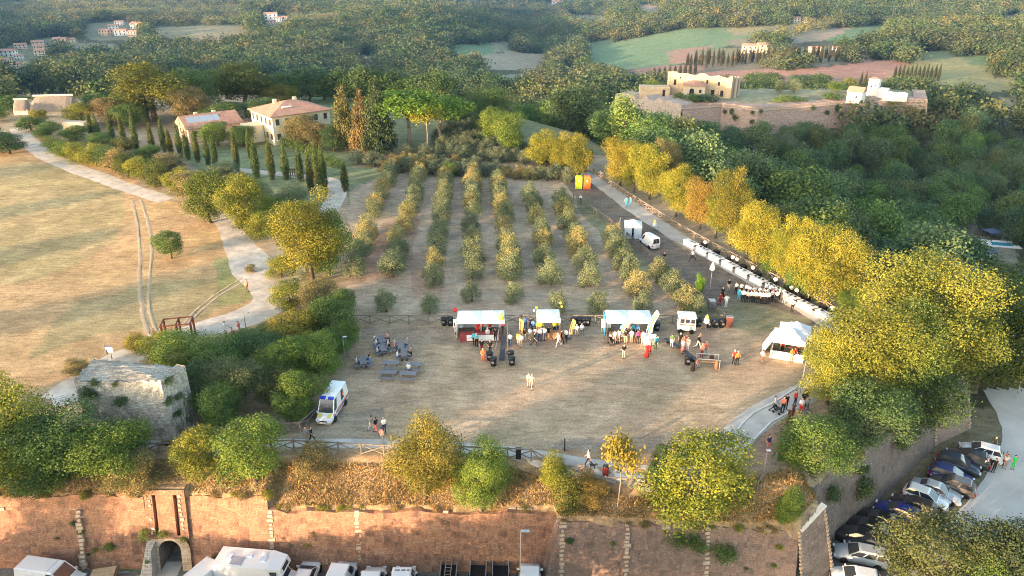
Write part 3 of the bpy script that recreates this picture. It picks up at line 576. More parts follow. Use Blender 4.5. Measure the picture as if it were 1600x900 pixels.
tree_px('cedar', 541, 232, 128, 46, (.15, .135, .055), 'sunlit brown cedar standing right of the villa', wk=.95)
tree_px('cedar', 592, 240, 114, 58, (.062, .085, .045), 'taller dark conifer between cedar and umbrella pines', wk=.95)
tree_px('cedar', 568, 240, 134, 44, (.19, .135, .06), 'russet conifer in front of the taller one', wk=.9)
tree_px('pine', 640, 232, 138, 118, (.125, .21, .03), 'umbrella pine with leaning trunk beside the conifers')
tree_px('pine', 692, 228, 150, 96, (.13, .21, .03), 'rightmost umbrella pine above the silver olives')
tree_px('pine', 668, 236, 158, 60, (.25, .235, .03), 'lower sunlit umbrella pine in front of the others')
tree_px('oak', 475, 228, 178, 60, (.20, .165, .075), 'brown green round tree in front of the villa')
tree_px('oak', 495, 232, 188, 62, (.2, .155, .075), 'tan round tree right in front of the villa')
tree_px('oak', 522, 236, 195, 50, DG, 'dark tree between villa and cedar')
BACK = [(245, 190, 98, 130, (.16, .155, .025), 'huge golden green tree behind the tall cypress pair'), (305, 180, 104, 100, MG, 'dark tree right of the huge golden green one'), (300, 196, 136, 62, (.19, .15, .075), 'brownish round tree behind the cypresses'),
 (382, 168, 94, 100, (.08, .1, .028), 'big dark tree on the skyline left of the villa'), (438, 168, 130, 66, (.17, .155, .03), 'yellow green tree directly behind the villa roof'), (350, 196, 160, 70, MG, 'green tree behind the house with solar panels'),
 (410, 190, 150, 60, DG, 'dark tree at the left corner of the villa'), (340, 228, 190, 50, LG, 'leafy tree below the house with solar panels'), (380, 228, 196, 50, MG, 'green tree between the two houses')]
for px, yb, yt, wp, c, lb in BACK: tree_px('oak', px, yb, yt, wp * 1.1, c, lb)
for i, px in enumerate(range(455, 770, 26)):
    tree_px('oakm', px + random.uniform(-6, 6), 158 + random.uniform(-3, 3), 108 + random.uniform(-6, 10), 58, random.choice([DG, DG, MG, BG]), 'dark tree in the wood line behind the villa meadow', group='dark wood line behind the villa')
for px, yb, yt, wp in [(20, 175, 150, 50), (50, 205, 182, 44), (150, 172, 145, 40), (210, 175, 140, 60), (190, 150, 128, 40), (-10, 190, 160, 50)]:
    tree_px('oakm', px, yb, yt, wp, random.choice([MG, LG, BG]), 'green tree near the thatched hut', group='trees around the thatched hut')
# cypresses: x, base, top
CY = [(372, 268, 204), (402, 279, 220), (426, 281, 221), (448, 281, 229), (470, 284, 231), (487, 300, 240), (497, 288, 226), (508, 302, 229), (540, 299, 256), (338, 262, 215), (326, 258, 212), (310, 254, 205), (295, 250, 206), (283, 246, 198), (268, 243, 205),
      (240, 240, 195), (258, 238, 190), (215, 236, 180), (196, 232, 183), (178, 228, 182), (145, 215, 178), (154, 218, 182), (231, 190, 118), (242, 188, 108), (392, 246, 206)]
for i, (px, yb, yt) in enumerate(sorted(CY)):
    tree_px('cypress', px, yb, yt - 5, 11.5 if yb > 275 else 9, CYP if i % 3 else (.085, .095, .025), f'{ORD[i]} cypress from the left around the villa grounds', group='cypresses around the villa')
# olive grove
ROWS = [[(612, 274), (606, 292), (594, 318), (584, 340), (575, 366), (569, 390), (557, 432)], [(656, 276), (652, 294), (646, 318), (640, 342), (632, 364), (624, 386), (620, 408), (613, 432), (604, 486)], [(697, 284), (694, 304), (691, 326), (689, 350), (686, 372), (682, 396), (679, 420), (676, 446), (671, 488)],
        [(738, 282), (738, 298), (738, 318), (738, 340), (738, 362), (738, 384), (737, 408), (737, 434), (736, 470)], [(778, 292), (780, 308), (784, 328), (787, 346), (789, 366), (791, 388), (795, 412), (799, 438), (803, 470)], [(828, 314), (832, 330), (838, 350), (842, 370), (847, 392), (853, 416), (859, 444), (867, 487)],
        [(876, 322), (882, 340), (889, 358), (896, 378), (904, 400), (913, 424), (922, 446), (936, 488)], [(958, 382), (966, 400), (974, 420), (984, 440), (994, 462), (1002, 488)], [(1024, 440), (1048, 462), (1070, 484), (1088, 492)]]
for r, row in enumerate(ROWS):
    row = [q for a, b in zip(row[:-1], row[1:]) for q in ((a, ((a[0] + b[0]) / 2, (a[1] + b[1]) / 2)) if b[1] < 350 or (b[1] < 440 and random.random() < .35) else (a,))] + [row[-1]]
    for i, (px, y) in enumerate(row[::-1]):
        d_ = {0: 0}.get(i, 0); s_ = (y + 75) / 560 * random.uniform(.92, 1.12) * (.82 if i == 0 and r else 1)
        c = random.choice([OLV, OLV_LIT, OLV, OLV, SIL, (.24, .24, .14), (.34, .28, .14)]) if i else OLV
        tree_px('olive', px + random.uniform(-2, 2), y + 1, y - 42 * s_, 38 * s_, c, f'{ORD[i]} olive tree from the fence in the {ORD[r]} grove row from left', group='olive trees of the grove')
k = 0
for row, (xa, xb, y) in enumerate([(560, 760, 258), (600, 900, 268), (640, 880, 246), (690, 850, 234), (690, 800, 224), (695, 770, 214), (700, 750, 205)]):
    for px in np.arange(xa, xb, 17 - row * .9):
        yy = y + random.uniform(-2, 2) + (px - xa) * .045; lit = row < 2 and random.random() < .45
        tree_px('olive', px + random.uniform(-4, 4), yy, yy - random.uniform(20, 27), 24, random.choice([OLV_LIT, TAN]) if lit else SIL, 'silvery olive tree in the crowded rows behind the grove', group='silver olives behind the grove'); k += 1  # lit ones carry sunlight in their leaf colour
tree_px('bush', 702, 275, 252, 34, LG, 'bright green bush at the back of the grove')
tree_px('bush', 1091, 462, 424, 16, (.13, .24, .03), 'bright green sapling beside the lamp near the tables', wk=1.2)
# dense wood on the right slope
def scatter(poly, sp, n=20000, seed=1, ok=None):
    g = np.random.default_rng(seed); xs = [p[0] for p in poly]; ys = [p[1] for p in poly]; out = []
    A = np.array(poly); cx = g.uniform(A[:, 0].min(), A[:, 0].max(), n); cyy = g.uniform(A[:, 1].min(), A[:, 1].max(), n); m_ = inpoly(cx, cyy, poly); cell = {}
    for x, y in zip(cx[m_], cyy[m_]):
        i, j = int(x // sp), int(y // sp)
        if any(math.hypot(x - a, y - b) < sp for di in (-1, 0, 1) for dj in (-1, 0, 1) for a, b in cell.get((i + di, j + dj), ())): continue
        cell.setdefault((i, j), []).append((x, y)); out.append((x, y))
    return out
WPOLY = [(27, 152), (45, 92), (56, 80), (75, 88), (110, 108), (205, 240), (190, 300), (150, 285), (95, 290), (60, 300), (35, 330), (8, 330), (-20, 300), (5, 215)]
CLEAR = [GZ(px, py, z_)[:2] for px, py, z_ in ((1320, 300, -26), (1345, 310, -26), (1500, 375, -27), (1530, 380, -27), (1560, 395, -27), (1540, 360, -27), (1575, 380, -27), (1555, 420, -27), (1300, 290, -25))]
nW = 0
for x, y in scatter(WPOLY, 8.0, 30000, 5):
    if min(math.hypot(x - a, y - b) for a, b in CLEAR) < 9: continue
    if sdist(np.array([x]), np.array([y]), FORT)[0] < 7: continue
    z = h1(x, y); px, py, dep = [float(q) for q in toPX(x, y, z + 6)]
    if px < 700 or px > 1680 or py > 560 or z > 1.5 and x > 0 and y < 150: continue
    if inpoly(np.array([x]), np.array([y]), PLAT)[0]: continue
    h_ = random.uniform(6.5, 13.5); wd = h_ * random.uniform(.85, 1.2); nz = vnoise(x, y, 25, 33); c = random.choice([DG, DG, BG, MG, MG, (.09, .12, .06), (.10, .14, .045), (.10, .115, .05), (.06, .095, .05)])
    lim = 186 if px > 1058 else 172 if px > 950 else 0
    while y > 200 and px < 1470 and float(toPX(x, y, z + h_ * 1.08)[1]) < lim and h_ > 2.5: h_ *= .85
    if h_ < 4: continue
    c = tuple(q * (1 + .25 * float(nz)) for q in c)
    tree_at('wood', (x, y, z - .3), h_, wd, tuple(q * 1.25 for q in c), 'dark green tree in the dense wood on the slope below the fortress', 'dense wood below the fortress'); nW += 1
tree_px('cedar', 1490, 345, 290, 40, (.05, .065, .035), 'dark conifer left of the swimming pool clearing', wk=1.2)
tree_px('cypress', 1586, 385, 325, 12, CYP, 'single cypress beside the swimming pool')
tree_px('oak', 1222, 258, 208, 40, (.14, .155, .13), 'grey green half bare tree in the dark wood')
# unseen trees added to shade rampart and tower, then trees left of the meadow
OFF = [(-62, 33, 6.2), (-56, 33, 5.8), (-50, 33, 6.2), (-44, 33, 6.0), (-38, 32, 6.6), (-33, 32, 6.8), (-28, 33, 7.0), (-23, 33, 8.0), (-17, 34, 8.6), (-12, 34, 9.6), (-7, 33, 10.6), (-1, 34, 9.5), (3.5, 33, 11), (8, 34, 11), (-73, 30, 21), (-81, 34, 21), (-68, 26, 19)]
for i, (x, y, h_) in enumerate(OFF): tree_at('oakm', (x, y, LOW), h_, 6.5, MG, f'{ORD[i]} unseen tree added before the rampart for its shade', 'unseen trees added to shade the rampart')
for i, (x, y, h_) in enumerate([(-92, 54, 9), (-108, 72, 8), (-116, 92, 8), (-130, 112, 8), (-84, 40, 9), (-146, 140, 8)]):
    tree_at('oakm', (x, y, h1(x, y)), h_, 9, MG, f'{ORD[i]} tree of the avenue left of the meadow', 'avenue left of the meadow')
print('wood trees', nW)

# far woods: one mass
def far_wood():
    src = bpy.data.collections.new('far_tree_kinds'); FM = leaf_mat('far_foliage', [(.060, .092, .042), (.08, .115, .048), (.066, .09, .052), (.115, .13, .066), (.10, .12, .058), (.072, .105, .05), (.16, .14, .07)], .2, .8)
    OM = leaf_mat('far_olive_foliage', [(.13, .145, .085), (.16, .165, .10), (.11, .125, .075)], .2, .8)
    for i in range(6):
        lo = lobes_round(200 + i, .5, .36, .4, 8, (.16, .26), rag=.12); me = crown('far_crown', lo, 620, .13, 300 + i, per=6, mats=FM if i < 5 else OM); o = bpy.data.objects.new('far_tree_%d' % i, me); src.objects.link(o)
    g = np.random.default_rng(11); P = []
    xs = []; ys = []; B_ = np.geomspace(235, 3300, 16)
    for d0, d1 in zip(B_[:-1], B_[1:]):
        s_ = 5.6 + .0034 * (d0 + d1) / 2; gx, gy = np.meshgrid(np.arange(-d1 * .62, d1 * .62, s_), np.arange(d0 * .76, d1, s_ * .87)); gx = gx + (np.arange(gx.shape[0]) % 2)[:, None] * s_ / 2
        gx = gx.ravel() + g.normal(0, .24 * s_, gx.size); gy = gy.ravel() + g.normal(0, .24 * s_, gy.size); dd = np.hypot(gx, gy); k_ = (dd >= d0) & (dd < d1) & (np.abs(np.arctan2(gx, gy)) < .66); xs.append(gx[k_]); ys.append(gy[k_])
    x = np.concatenate(xs); y = np.concatenate(ys); N = len(x); d = np.hypot(x, y); z = H(x, y); sp = 5.6 + .0034 * d
    px, py, dep = toPX(x, y, z); pxn = px + vnoise(x, y, 15, 71) * 5; pyn = py + vnoise(x, y, 15, 72) * 1.5
    ok = np.ones(N, bool); orch = np.zeros(N, bool); gh = np.where(d < 900, 9., 12.)
    for f in (0, .5, 1.):
        px_, py_, _d = toPX(x, y, z + gh * f); pxn = px_ + vnoise(x, y, 15, 71) * 5; pyn = py_ + vnoise(x, y, 15, 72) * 1.5
        for pl, c in FAR: ok &= ~inpoly(pxn, pyn, pl)
        for c_ in HOUSE_CLEAR: ok &= np.hypot((px_ - c_[0]) / c_[2], (py_ - c_[1]) / c_[3]) > 1
    for pl, c in ORCH: orch |= inpoly(px, py, pl)
    ok &= (sdist(x, y, FORT) > 6) & (sdist(x, y, PLAT) > 8) & (py > -25) & (py < 215) & ~inpoly(x, y, WPOLY)
    out = np.nonzero(ok & (g.random(N) < np.where(orch, .62, .95)))[0]
    n = len(out); me = bpy.data.meshes.new('far_wood'); me.vertices.add(n); me.vertices.foreach_set('co', np.stack([x[out], y[out], z[out] - .4], 1).ravel())
    w_ = (sp[out] * 1.42 * g.uniform(.65, 1.45, n)); w_ = np.where(orch[out], w_ * .7, w_); hh = np.where(orch[out], w_ * .75, w_ * g.uniform(.65, 1.0, n))
    for nm, tp, dat in (('scl', 'FLOAT_VECTOR', np.stack([w_, w_, hh], 1)), ('rot', 'FLOAT_VECTOR', np.stack([0 * w_, 0 * w_, g.uniform(0, 6.28, n)], 1)), ('tint', 'FLOAT_VECTOR', np.stack([1 + .30 * vnoise(x[out], y[out], 170, 51) + .16 * vnoise(x[out], y[out], 60, 52), 1 + .24 * vnoise(x[out], y[out], 170, 51), 1 + .18 * vnoise(x[out], y[out], 170, 51) - .12 * vnoise(x[out], y[out], 90, 53)], 1)), ('idx', 'INT', np.where(orch[out], 5, g.integers(0, 5, n)))):
        at = me.attributes.new(nm, tp, 'POINT'); at.data.foreach_set('vector' if tp == 'FLOAT_VECTOR' else 'value', dat.ravel())
    o = struct(obj('far_wood', me), 'stuff'); o['label'] = 'hazy mass of woodland covering the far hills'; o['category'] = 'woodland'
    ng = bpy.data.node_groups.new('far_wood', 'GeometryNodeTree'); ng.interface.new_socket('Geometry', in_out='INPUT', socket_type='NodeSocketGeometry'); ng.interface.new_socket('Geometry', in_out='OUTPUT', socket_type='NodeSocketGeometry')
    gi = ng.nodes.new('NodeGroupInput'); go = ng.nodes.new('NodeGroupOutput'); ip = ng.nodes.new('GeometryNodeInstanceOnPoints'); ci = ng.nodes.new('GeometryNodeCollectionInfo')
    ci.inputs['Collection'].default_value = src; ci.inputs['Separate Children'].default_value = True; ci.inputs['Reset Children'].default_value = True
    ip.inputs['Pick Instance'].default_value = True; L = ng.links.new
    def na(nm, tp):
        q = ng.nodes.new('GeometryNodeInputNamedAttribute'); q.data_type = tp; q.inputs[0].default_value = nm; return q.outputs[0]
    e2r = ng.nodes.new('FunctionNodeEulerToRotation'); L(na('rot', 'FLOAT_VECTOR'), e2r.inputs[0])
    L(gi.outputs[0], ip.inputs['Points']); L(ci.outputs[0], ip.inputs['Instance']); L(na('idx', 'INT'), ip.inputs['Instance Index']); L(e2r.outputs[0], ip.inputs['Rotation']); L(na('scl', 'FLOAT_VECTOR'), ip.inputs['Scale'])
    L(ip.outputs[0], go.inputs[0]); md = o.modifiers.new('far_wood', 'NODES'); md.node_group = ng; print('far trees', n)
far_wood()
# haze
hb = MB().box((0, 1500, -35), (9000, 7600, 190)); hz = obj('haze', hb.mesh('haze', [])); struct(hz, 'stuff'); hm = bpy.data.materials.new('haze'); hm.use_nodes = True; hn = hm.node_tree
hn.nodes.remove(hn.nodes['Principled BSDF']); pv = hn.nodes.new('ShaderNodeVolumePrincipled'); pv.inputs['Color'].default_value = (.22, .48, 1, 1); pv.inputs['Density'].default_value = .00007; pv.inputs['Anisotropy'].default_value = .2
hn.links.new(pv.outputs[0], hn.nodes['Material Output'].inputs['Volume']); hz.data.materials.append(hm)
hz.dimensions = hz.dimensions
# ---------------------------------------------------------------- masonry materials
def wall_mat(name, brick, mortar, dark, sx=2.2, amount=.5, bumpk=.5, rows=.085):
    m = bpy.data.materials.new(name); m.use_nodes = True; n = m.node_tree; L = n.links.new; b = n.nodes['Principled BSDF']; b.inputs['Roughness'].default_value = .92; b.inputs['Specular IOR Level'].default_value = .12
    uv = nnode(n, 'ShaderNodeUVMap'); br = nnode(n, 'ShaderNodeTexBrick'); br.inputs['Scale'].default_value = 1; br.inputs['Brick Width'].default_value = rows * 2.6; br.inputs['Row Height'].default_value = rows; br.inputs['Mortar Size'].default_value = rows * .12
    br.inputs['Color1'].default_value = rgb(brick); br.inputs['Color2'].default_value = rgb([c * .72 for c in brick]); br.inputs['Mortar'].default_value = rgb(mortar); br.inputs['Bias'].default_value = .1; L(uv.outputs[0], br.inputs[0])
    def noise(sc, d=6, r=.65, stretch=None):
        x = nnode(n, 'ShaderNodeTexNoise'); x.inputs['Scale'].default_value = sc; x.inputs['Detail'].default_value = d; x.inputs['Roughness'].default_value = r
        if stretch: mp = nnode(n, 'ShaderNodeMapping'); mp.inputs['Scale'].default_value = stretch; L(uv.outputs[0], mp.inputs[0]); L(mp.outputs[0], x.inputs[0])
        else: L(uv.outputs[0], x.inputs[0])
        return x
    def mix(f, a, c):
        x = nnode(n, 'ShaderNodeMix', data_type='RGBA'); L(f, x.inputs['Factor']); L(a, x.inputs[6]); x.inputs[7].default_value = rgb(c); return x.outputs[2]
    def rng(x, a0, a1, lo, hi): r = nnode(n, 'ShaderNodeMapRange', i_1=a0, i_2=a1, i_3=lo, i_4=hi); L(x.outputs[0], r.inputs[0]); return r.outputs[0]
    n1 = noise(2.2, 9, .85, (1, 3.2, 1)); c = mix(rng(n1, .50, .60, 0, amount + .2), br.outputs[0], mortar)            # pale lime and missing faces
    n2 = noise(.45, 6, .7); c = mix(rng(n2, .46, .66, 0, .85), c, dark)                                         # weathering
    n3 = noise(.7, 6, .7, (2.2, .35, 1)); c = mix(rng(n3, .52, .68, 0, .7), c, [q * .8 for q in dark]); n6 = noise(1.1, 9, .85, (1, 2.4, 1)); c = mix(rng(n6, .56, .63, 0, .75), c, [min(1, q * 1.25) for q in mortar])             # runs
    n5 = noise(7, 4, .8, (1, 2.2, 1)); k = rng(n5, .3, .7, .6, 1.45); sc = nnode(n, 'ShaderNodeVectorMath', operation='SCALE'); L(c, sc.inputs[0]); L(k, sc.inputs['Scale']); L(sc.outputs[0], b.inputs['Base Color'])
    bp = nnode(n, 'ShaderNodeBump'); bp.inputs['Strength'].default_value = bumpk; bp.inputs['Distance'].default_value = .08; L(n1.outputs[0], bp.inputs['Height']); L(bp.outputs[0], b.inputs['Normal'])
    return m
M_BRICK = wall_mat('rampart_brick', (.31, .12, .068), (.50, .335, .215), (.12, .075, .058))
M_BRICKD = wall_mat('bastion_brick', (.20, .15, .125), (.34, .28, .24), (.12, .095, .085), amount=.35)
M_BRICKP = wall_mat('fort_brick', (.36, .235, .19), (.47, .37, .30), (.25, .19, .16), rows=.5)
M_RUBBLE = wall_mat('rubble_stone', (.48, .435, .375), (.60, .555, .49), (.27, .235, .20), rows=.34, amount=.6, bumpk=.9)
M_QUOIN = mat('quoin_stone', (.47, .355, .26), .9, var=.4, vscale=3, bump=.4)
M_DARK = mat('dark_recess', (.03, .026, .022), .95, var=.2)  # shade of slots, tunnel end and openings as near-black colour; carport's own black
def uvwall(me, scale=1):
    """uv = metres along / up the face"""
    uv = me.uv_layers.new(name='UVMap'); 
    for p in me.polygons:
        nr = p.normal; h = Vector((-nr.y, nr.x, 0))
        h = Vector((1, 0, 0)) if h.length < .2 else h.normalized(); up = nr.cross(h); up = up if up.z >= 0 else -up
        if abs(nr.z) > .6: h = Vector((1, 0, 0)); up = Vector((0, 1, 0))
        for li in p.loop_indices:
            c = me.vertices[me.loops[li].vertex_index].co; uv.data[li].uv = (c.dot(h) * scale, c.dot(up) * scale)
    return me
def offset_poly(P, o):
    out = []
    for i in range(len(P)):
        a = Vector(P[max(i - 1, 0)][:2]); b = Vector(P[i][:2]); c = Vector(P[min(i + 1, len(P) - 1)][:2]); n1 = (b - a); n2 = (c - b)
        n1 = n2 if n1.length < 1e-6 else n1; n2 = n1 if n2.length < 1e-6 else n2
        n1 = Vector((n1.y, -n1.x)).normalized(); n2 = Vector((n2.y, -n2.x)).normalized(); m = (n1 + n2); m = m / max(m.length_squared / 2, .45); out.append(b + m * o)
    return out
def scarp(name, top, base_z, batter, m, label=None, cat=None, parent=None, rag=.3, nz=10, step=.8, lip=.7, hole=None, seed=5):
    """battered wall: polyline of x y z tops, outer side on the right hand; broken, uneven top"""
    g = random.Random(seed); bs = offset_poly(top, batter); pts = []
    for i in range(len(top) - 1):
        a = Vector(top[i]); b = Vector(top[i + 1]); A = Vector((bs[i].x, bs[i].y, base_z)); B = Vector((bs[i + 1].x, bs[i + 1].y, base_z)); n = max(1, int((b - a).length / step))
        for k in range(n + (i == len(top) - 2)): pts.append((a.lerp(b, k / n), A.lerp(B, k / n), k == 0))
    V = []; F = []; K = nz + 1
    ins = offset_poly([p[0] for p in pts], -lip)
    for j, (t, b, c) in enumerate(pts):
        t = t + Vector((0, 0, g.uniform(-rag, rag * .4)))
        for k in range(K):
            q = t.lerp(b, k / nz); d = 0 if k in (0, nz) or c else .05 * vnoise(q.x * 3 + q.y * 3, q.z * 3, 1.0, 3); V.append((q.x, q.y - d, q.z))
        V.append((ins[j].x, ins[j].y, t.z + .02))
    K1 = K + 1
    for j in range(len(pts) - 1):
        for k in range(nz):
            if hole and hole(pts[j], pts[j + 1], k / nz, (k + 1) / nz): continue
            F.append((j * K1 + k, j * K1 + k + 1, (j + 1) * K1 + k + 1, (j + 1) * K1 + k))
        F.append((j * K1 + K, j * K1, (j + 1) * K1, (j + 1) * K1 + K))
    me = bpy.data.meshes.new(name); me.from_pydata(V, [], F); me.materials.append(m); uvwall(me); o = obj(name, me, parent)
    if label: tag(o, label, cat)
    return o
def tuft(parent_label, P, r, col, label, group=None, sq=1.0):
    c, t = TREE['bushm'][random.randrange(3)]; o = obj('wall_plant', c, None, (P[0], P[1], P[2] - r * .5 * sq), random.uniform(0, 6), (r * 1.3, r * 1.3, r * sq * 1.2), color=col); return tag(o, label, 'plant', group)

# ---------------------------------------------------------------- the rampart
RW = thing('rampart_wall', 'long sloping red brick rampart with white stone strips, lit orange', 'wall')
def front(x0, x1, y0=49.0, y1=48.7, n=1): return [(x0, y0, -3), (x1, y1, -3)]
scarp('curtain', [(-130, 49.5, -1.7), (-60, 49.3, -1.7), (GX - 1.75, 49.1, -1.7)], LOW, 1.5, M_BRICK, parent=RW, seed=1)
scarp('curtain', [(GX + 1.75, 49.1, -1.7), (-20.75, 48.97, -1.7)], LOW, 1.5, M_BRICK, parent=RW, seed=12)
scarp('curtain', [(-20.75, 48.68, -3), (3.7, 48.41, -3)], LOW, 1.21, M_BRICK, parent=RW, seed=2)
scarp('curtain', [(3.70, 48.6, -3), (3.95, 47.5, -3), (23.6, 46.3, -3)], LOW, 1.5, wall_mat('dark_rampart_brick', (.24, .14, .105), (.36, .27, .21), (.13, .10, .085), amount=.4), parent=RW, seed=3)
blk = [MB().box((0, 0, 0), (.62, .22, .34)).mesh('stone_block', M_QUOIN), MB().box((0, 0, 0), (.40, .22, .30)).mesh('stone_block', M_QUOIN), MB().box((0, 0, 0), (.5, .22, .26)).mesh('stone_block', M_QUOIN)]
def quoins(x, yt=48.9, z0=-3.1, z1=-8.3, batter=1.5, lean=0):
    batter = 1.21 if -20.7 < x < 3.7 else batter; yt = yt - .3 if x < -20.7 else yt; z = z0; i = 0
    while z > z1:
        k = random.randrange(3); f = (z0 + .1 - z) / 5.5
        o = obj('stone_block', blk[k], RW, (x + lean * f + random.uniform(-.04, .04), yt - batter * f + .05, z)); o.rotation_euler = (R(-15), 0, random.uniform(-.04, .04)); o.scale = (random.uniform(.55, 1), 1, random.uniform(.7, 1))
        z -= random.uniform(.3, .42); i += 1
for x in (-36.9, -20.6, -13.2, -5.6, 9.6, 16.2): quoins(x, 48.98 if x < -20.7 else 48.66 if x < 3.7 else 47.45 - (x - 3.95) * .061)
quoins(4.25, 47.45, lean=-.1); quoins(3.95, 47.62, lean=-.1)
g_ = MB()
for x0 in np.arange(-60, 23, .75):
    if abs(x0 - GX) < 2.4: continue
    y0 = 49.02 if x0 < 3.2 else 47.42 - max(0, x0 - 3.95) * .061
    o = obj('coping_stone', blk[0] if random.random() < .5 else blk[1], RW, (x0, y0 - .05, -3.02 + random.uniform(-.08, .05)), random.uniform(-.05, .05)) if random.random() < .12 else None
# the gate bay: arch, tunnel, two drawbridge slots
def gate():
    y = 49.0; zt = -1.0; wb = 1.75; ow = .95; b = MB()
    def fy(z): return y - 1.5 * (-1.7 - z) / 6.8 if z < -1.7 else y + (z + 1.7) * .1
    N = 12; arch = [(GX + ow * math.cos(math.pi * (1 - i / N)), -6.6 + ow * math.sin(math.pi * (1 - i / N))) for i in range(N + 1)]
    left = [(GX - wb, LOW)] + [(GX - wb, z) for z in np.linspace(-7.5, zt, 9)]; right = [(2 * GX - p[0], p[1]) for p in left]
    def P(x, z, d=0): return (x, fy(z) - .12 + d, z)
    # solid face around opening and slots as quads on a grid
    xs = [GX - wb, GX - 1.05, GX - .75, GX - .40, GX + .40, GX + .75, GX + 1.05, GX + wb]
    zs = [-5.5, -5.2, -4.6, -4.0, -3.4, -2.8, -2.1, -1.5, zt]
    for i in range(len(xs) - 1):
        for j in range(len(zs) - 1):
            if i in (1, 5) and 1 <= j <= 6: 
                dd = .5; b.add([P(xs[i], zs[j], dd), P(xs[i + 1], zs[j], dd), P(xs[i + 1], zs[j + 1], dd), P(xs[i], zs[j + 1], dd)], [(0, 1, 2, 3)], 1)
                b.add([P(xs[i], zs[j]), P(xs[i], zs[j], dd), P(xs[i], zs[j + 1], dd), P(xs[i], zs[j + 1])], [(0, 1, 2, 3)]); b.add([P(xs[i + 1], zs[j]), P(xs[i + 1], zs[j + 1]), P(xs[i + 1], zs[j + 1], dd), P(xs[i + 1], zs[j], dd)], [(0, 1, 2, 3)]); continue
            b.add([P(xs[i], zs[j]), P(xs[i + 1], zs[j]), P(xs[i + 1], zs[j + 1]), P(xs[i], zs[j + 1])], [(0, 1, 2, 3)])
    for s_ in (-1, 1): b.add([P(GX + s_ * wb, -3.2), P(GX + s_ * wb, zt), (GX + s_ * wb, y + 2, zt), (GX + s_ * wb, y + 2, -3.2)], [(0, 1, 2, 3)])
    for s_ in (-1, 1):
        for z0_, z1_ in ((LOW, -6.6), (-6.6, -3.2)): b.add([P(GX + s_ * wb, z0_), P(GX + s_ * wb, z1_), P(GX + s_ * wb, z1_, .7), P(GX + s_ * wb, z0_, .7)], [(0, 1, 2, 3)])
    b.add([(-20.74, 49.0, -1.72), (-20.74, 48.66, -3.02), (-20.74, 50.6, -3.02), (-20.74, 50.6, -1.72)], [(0, 1, 2, 3)])
    o = obj('gate_front', uvwall(b.mesh('gate_front', [M_BRICK, M_DARK])), RW)
    a = MB(); pts = [(GX - ow, LOW)] + arch + [(GX + ow, LOW)]
    ring = [(GX - wb, LOW)] + [(GX - wb, -6.6)] + [(GX + (px - GX) / ow * wb if abs(px - GX) > .01 else GX, min(-5.5, -6.6 + (pz + 6.6) / ow * 1.75)) for px, pz in arch[1:-1]] + [(GX + wb, -6.6), (GX + wb, LOW)]
    for i in range(len(pts) - 1): a.add([P(*ring[i]), P(*pts[i]), P(*pts[i + 1]), P(*ring[i + 1])], [(0, 1, 2, 3)])
    obj('arch_surround', uvwall(a.mesh('arch_surround', wall_mat('gate_stone', (.55, .42, .29), (.64, .52, .38), (.36, .26, .18), rows=.4))), RW)
    t = MB()
    for i in range(len(pts) - 1):
        p, q = pts[i], pts[i + 1]; t.add([P(*p), (p[0], 56, p[1]), (q[0], 56, q[1]), P(*q)], [(0, 1, 2, 3)])
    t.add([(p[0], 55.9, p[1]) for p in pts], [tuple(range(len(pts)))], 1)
    obj('tunnel', uvwall(t.mesh('tunnel', [M_BRICKD, M_DARK])), RW)
    # projecting stone cheek left of the arch
    ck = MB(); ck.add([(GX - 2.3, 46.2, LOW), (GX - 1.2, 46.2, LOW), (GX - 1.15, 47.9, LOW), (GX - 2.3, 47.9, LOW), (GX - 1.75, 47.2, -6.0), (GX - 1.2, 47.1, -6.0), (GX - 1.15, 48.2, -5.6), (GX - 1.9, 48.2, -5.6)], [(0, 1, 5, 4), (1, 2, 6, 5), (3, 0, 4, 7), (4, 5, 6, 7)])
    obj('stone_cheek', uvwall(ck.mesh('stone_cheek', M_RUBBLE)), RW)
    for s_ in (-1, 1):
        for side in (-1, 1):
            z = -1.6
            while z > -5.3:
                if random.random() < .7 and side == s_: o = obj('stone_block', blk[random.randrange(3)], RW, (GX + s_ * .9 + side * (.36 + random.uniform(-.04, .08)), fy(z) - .06, z), 0, (random.uniform(.3, .55), 1, .9))
                z -= .42
gate()
for P, r, lb in [((GX - 1.9, 47.9, -5.0), .8, 'green tuft left above the gate arch'), ((GX - .3, 48.2, -5.05), .9, 'green tuft at the crown of the gate arch'), ((GX + 1.3, 48.1, -5.6), .6, 'small green tuft right of the gate arch'), ((-34.6, 47.9, -6.3), .7, 'small round bush growing on the brick wall left of the gate'), ((GX - 1.6, 46.9, -6.9), .5, 'tiny tuft on the stone cheek beside the gate'),
                 ((-20.9, 48.4, -6.7), .4, 'tuft at the foot of a white stone strip'), ((15.2, 46.5, -4.4), 1.6, 'creeper hanging down the dark wall below the round shrub'), ((17.6, 46.2, -5.0), 1.7, 'lower creeper spreading on the dark brick wall'), ((13.6, 46.6, -4.2), 1.3, 'creeper at the left under the big round shrub')]:
    tuft('', P, r, LG if r < 1 else MG, lb)
g = random.Random(44)
for i in range(26):
    x = g.uniform(-44, 22); zz = g.uniform(-7.4, -3.4); yy = (49.0 if x < 3.7 else 47.4 - (x - 3.95) * .061) - 1.5 * (-2.4 - zz) / 6
    if abs(x - GX) > 2.6: tuft('', (x, yy + .05, zz), g.uniform(.25, .6), g.choice([LG, TAN, DG, YG]), 'small weed rooted in a joint of the brick rampart', 'weeds on the brick rampart')
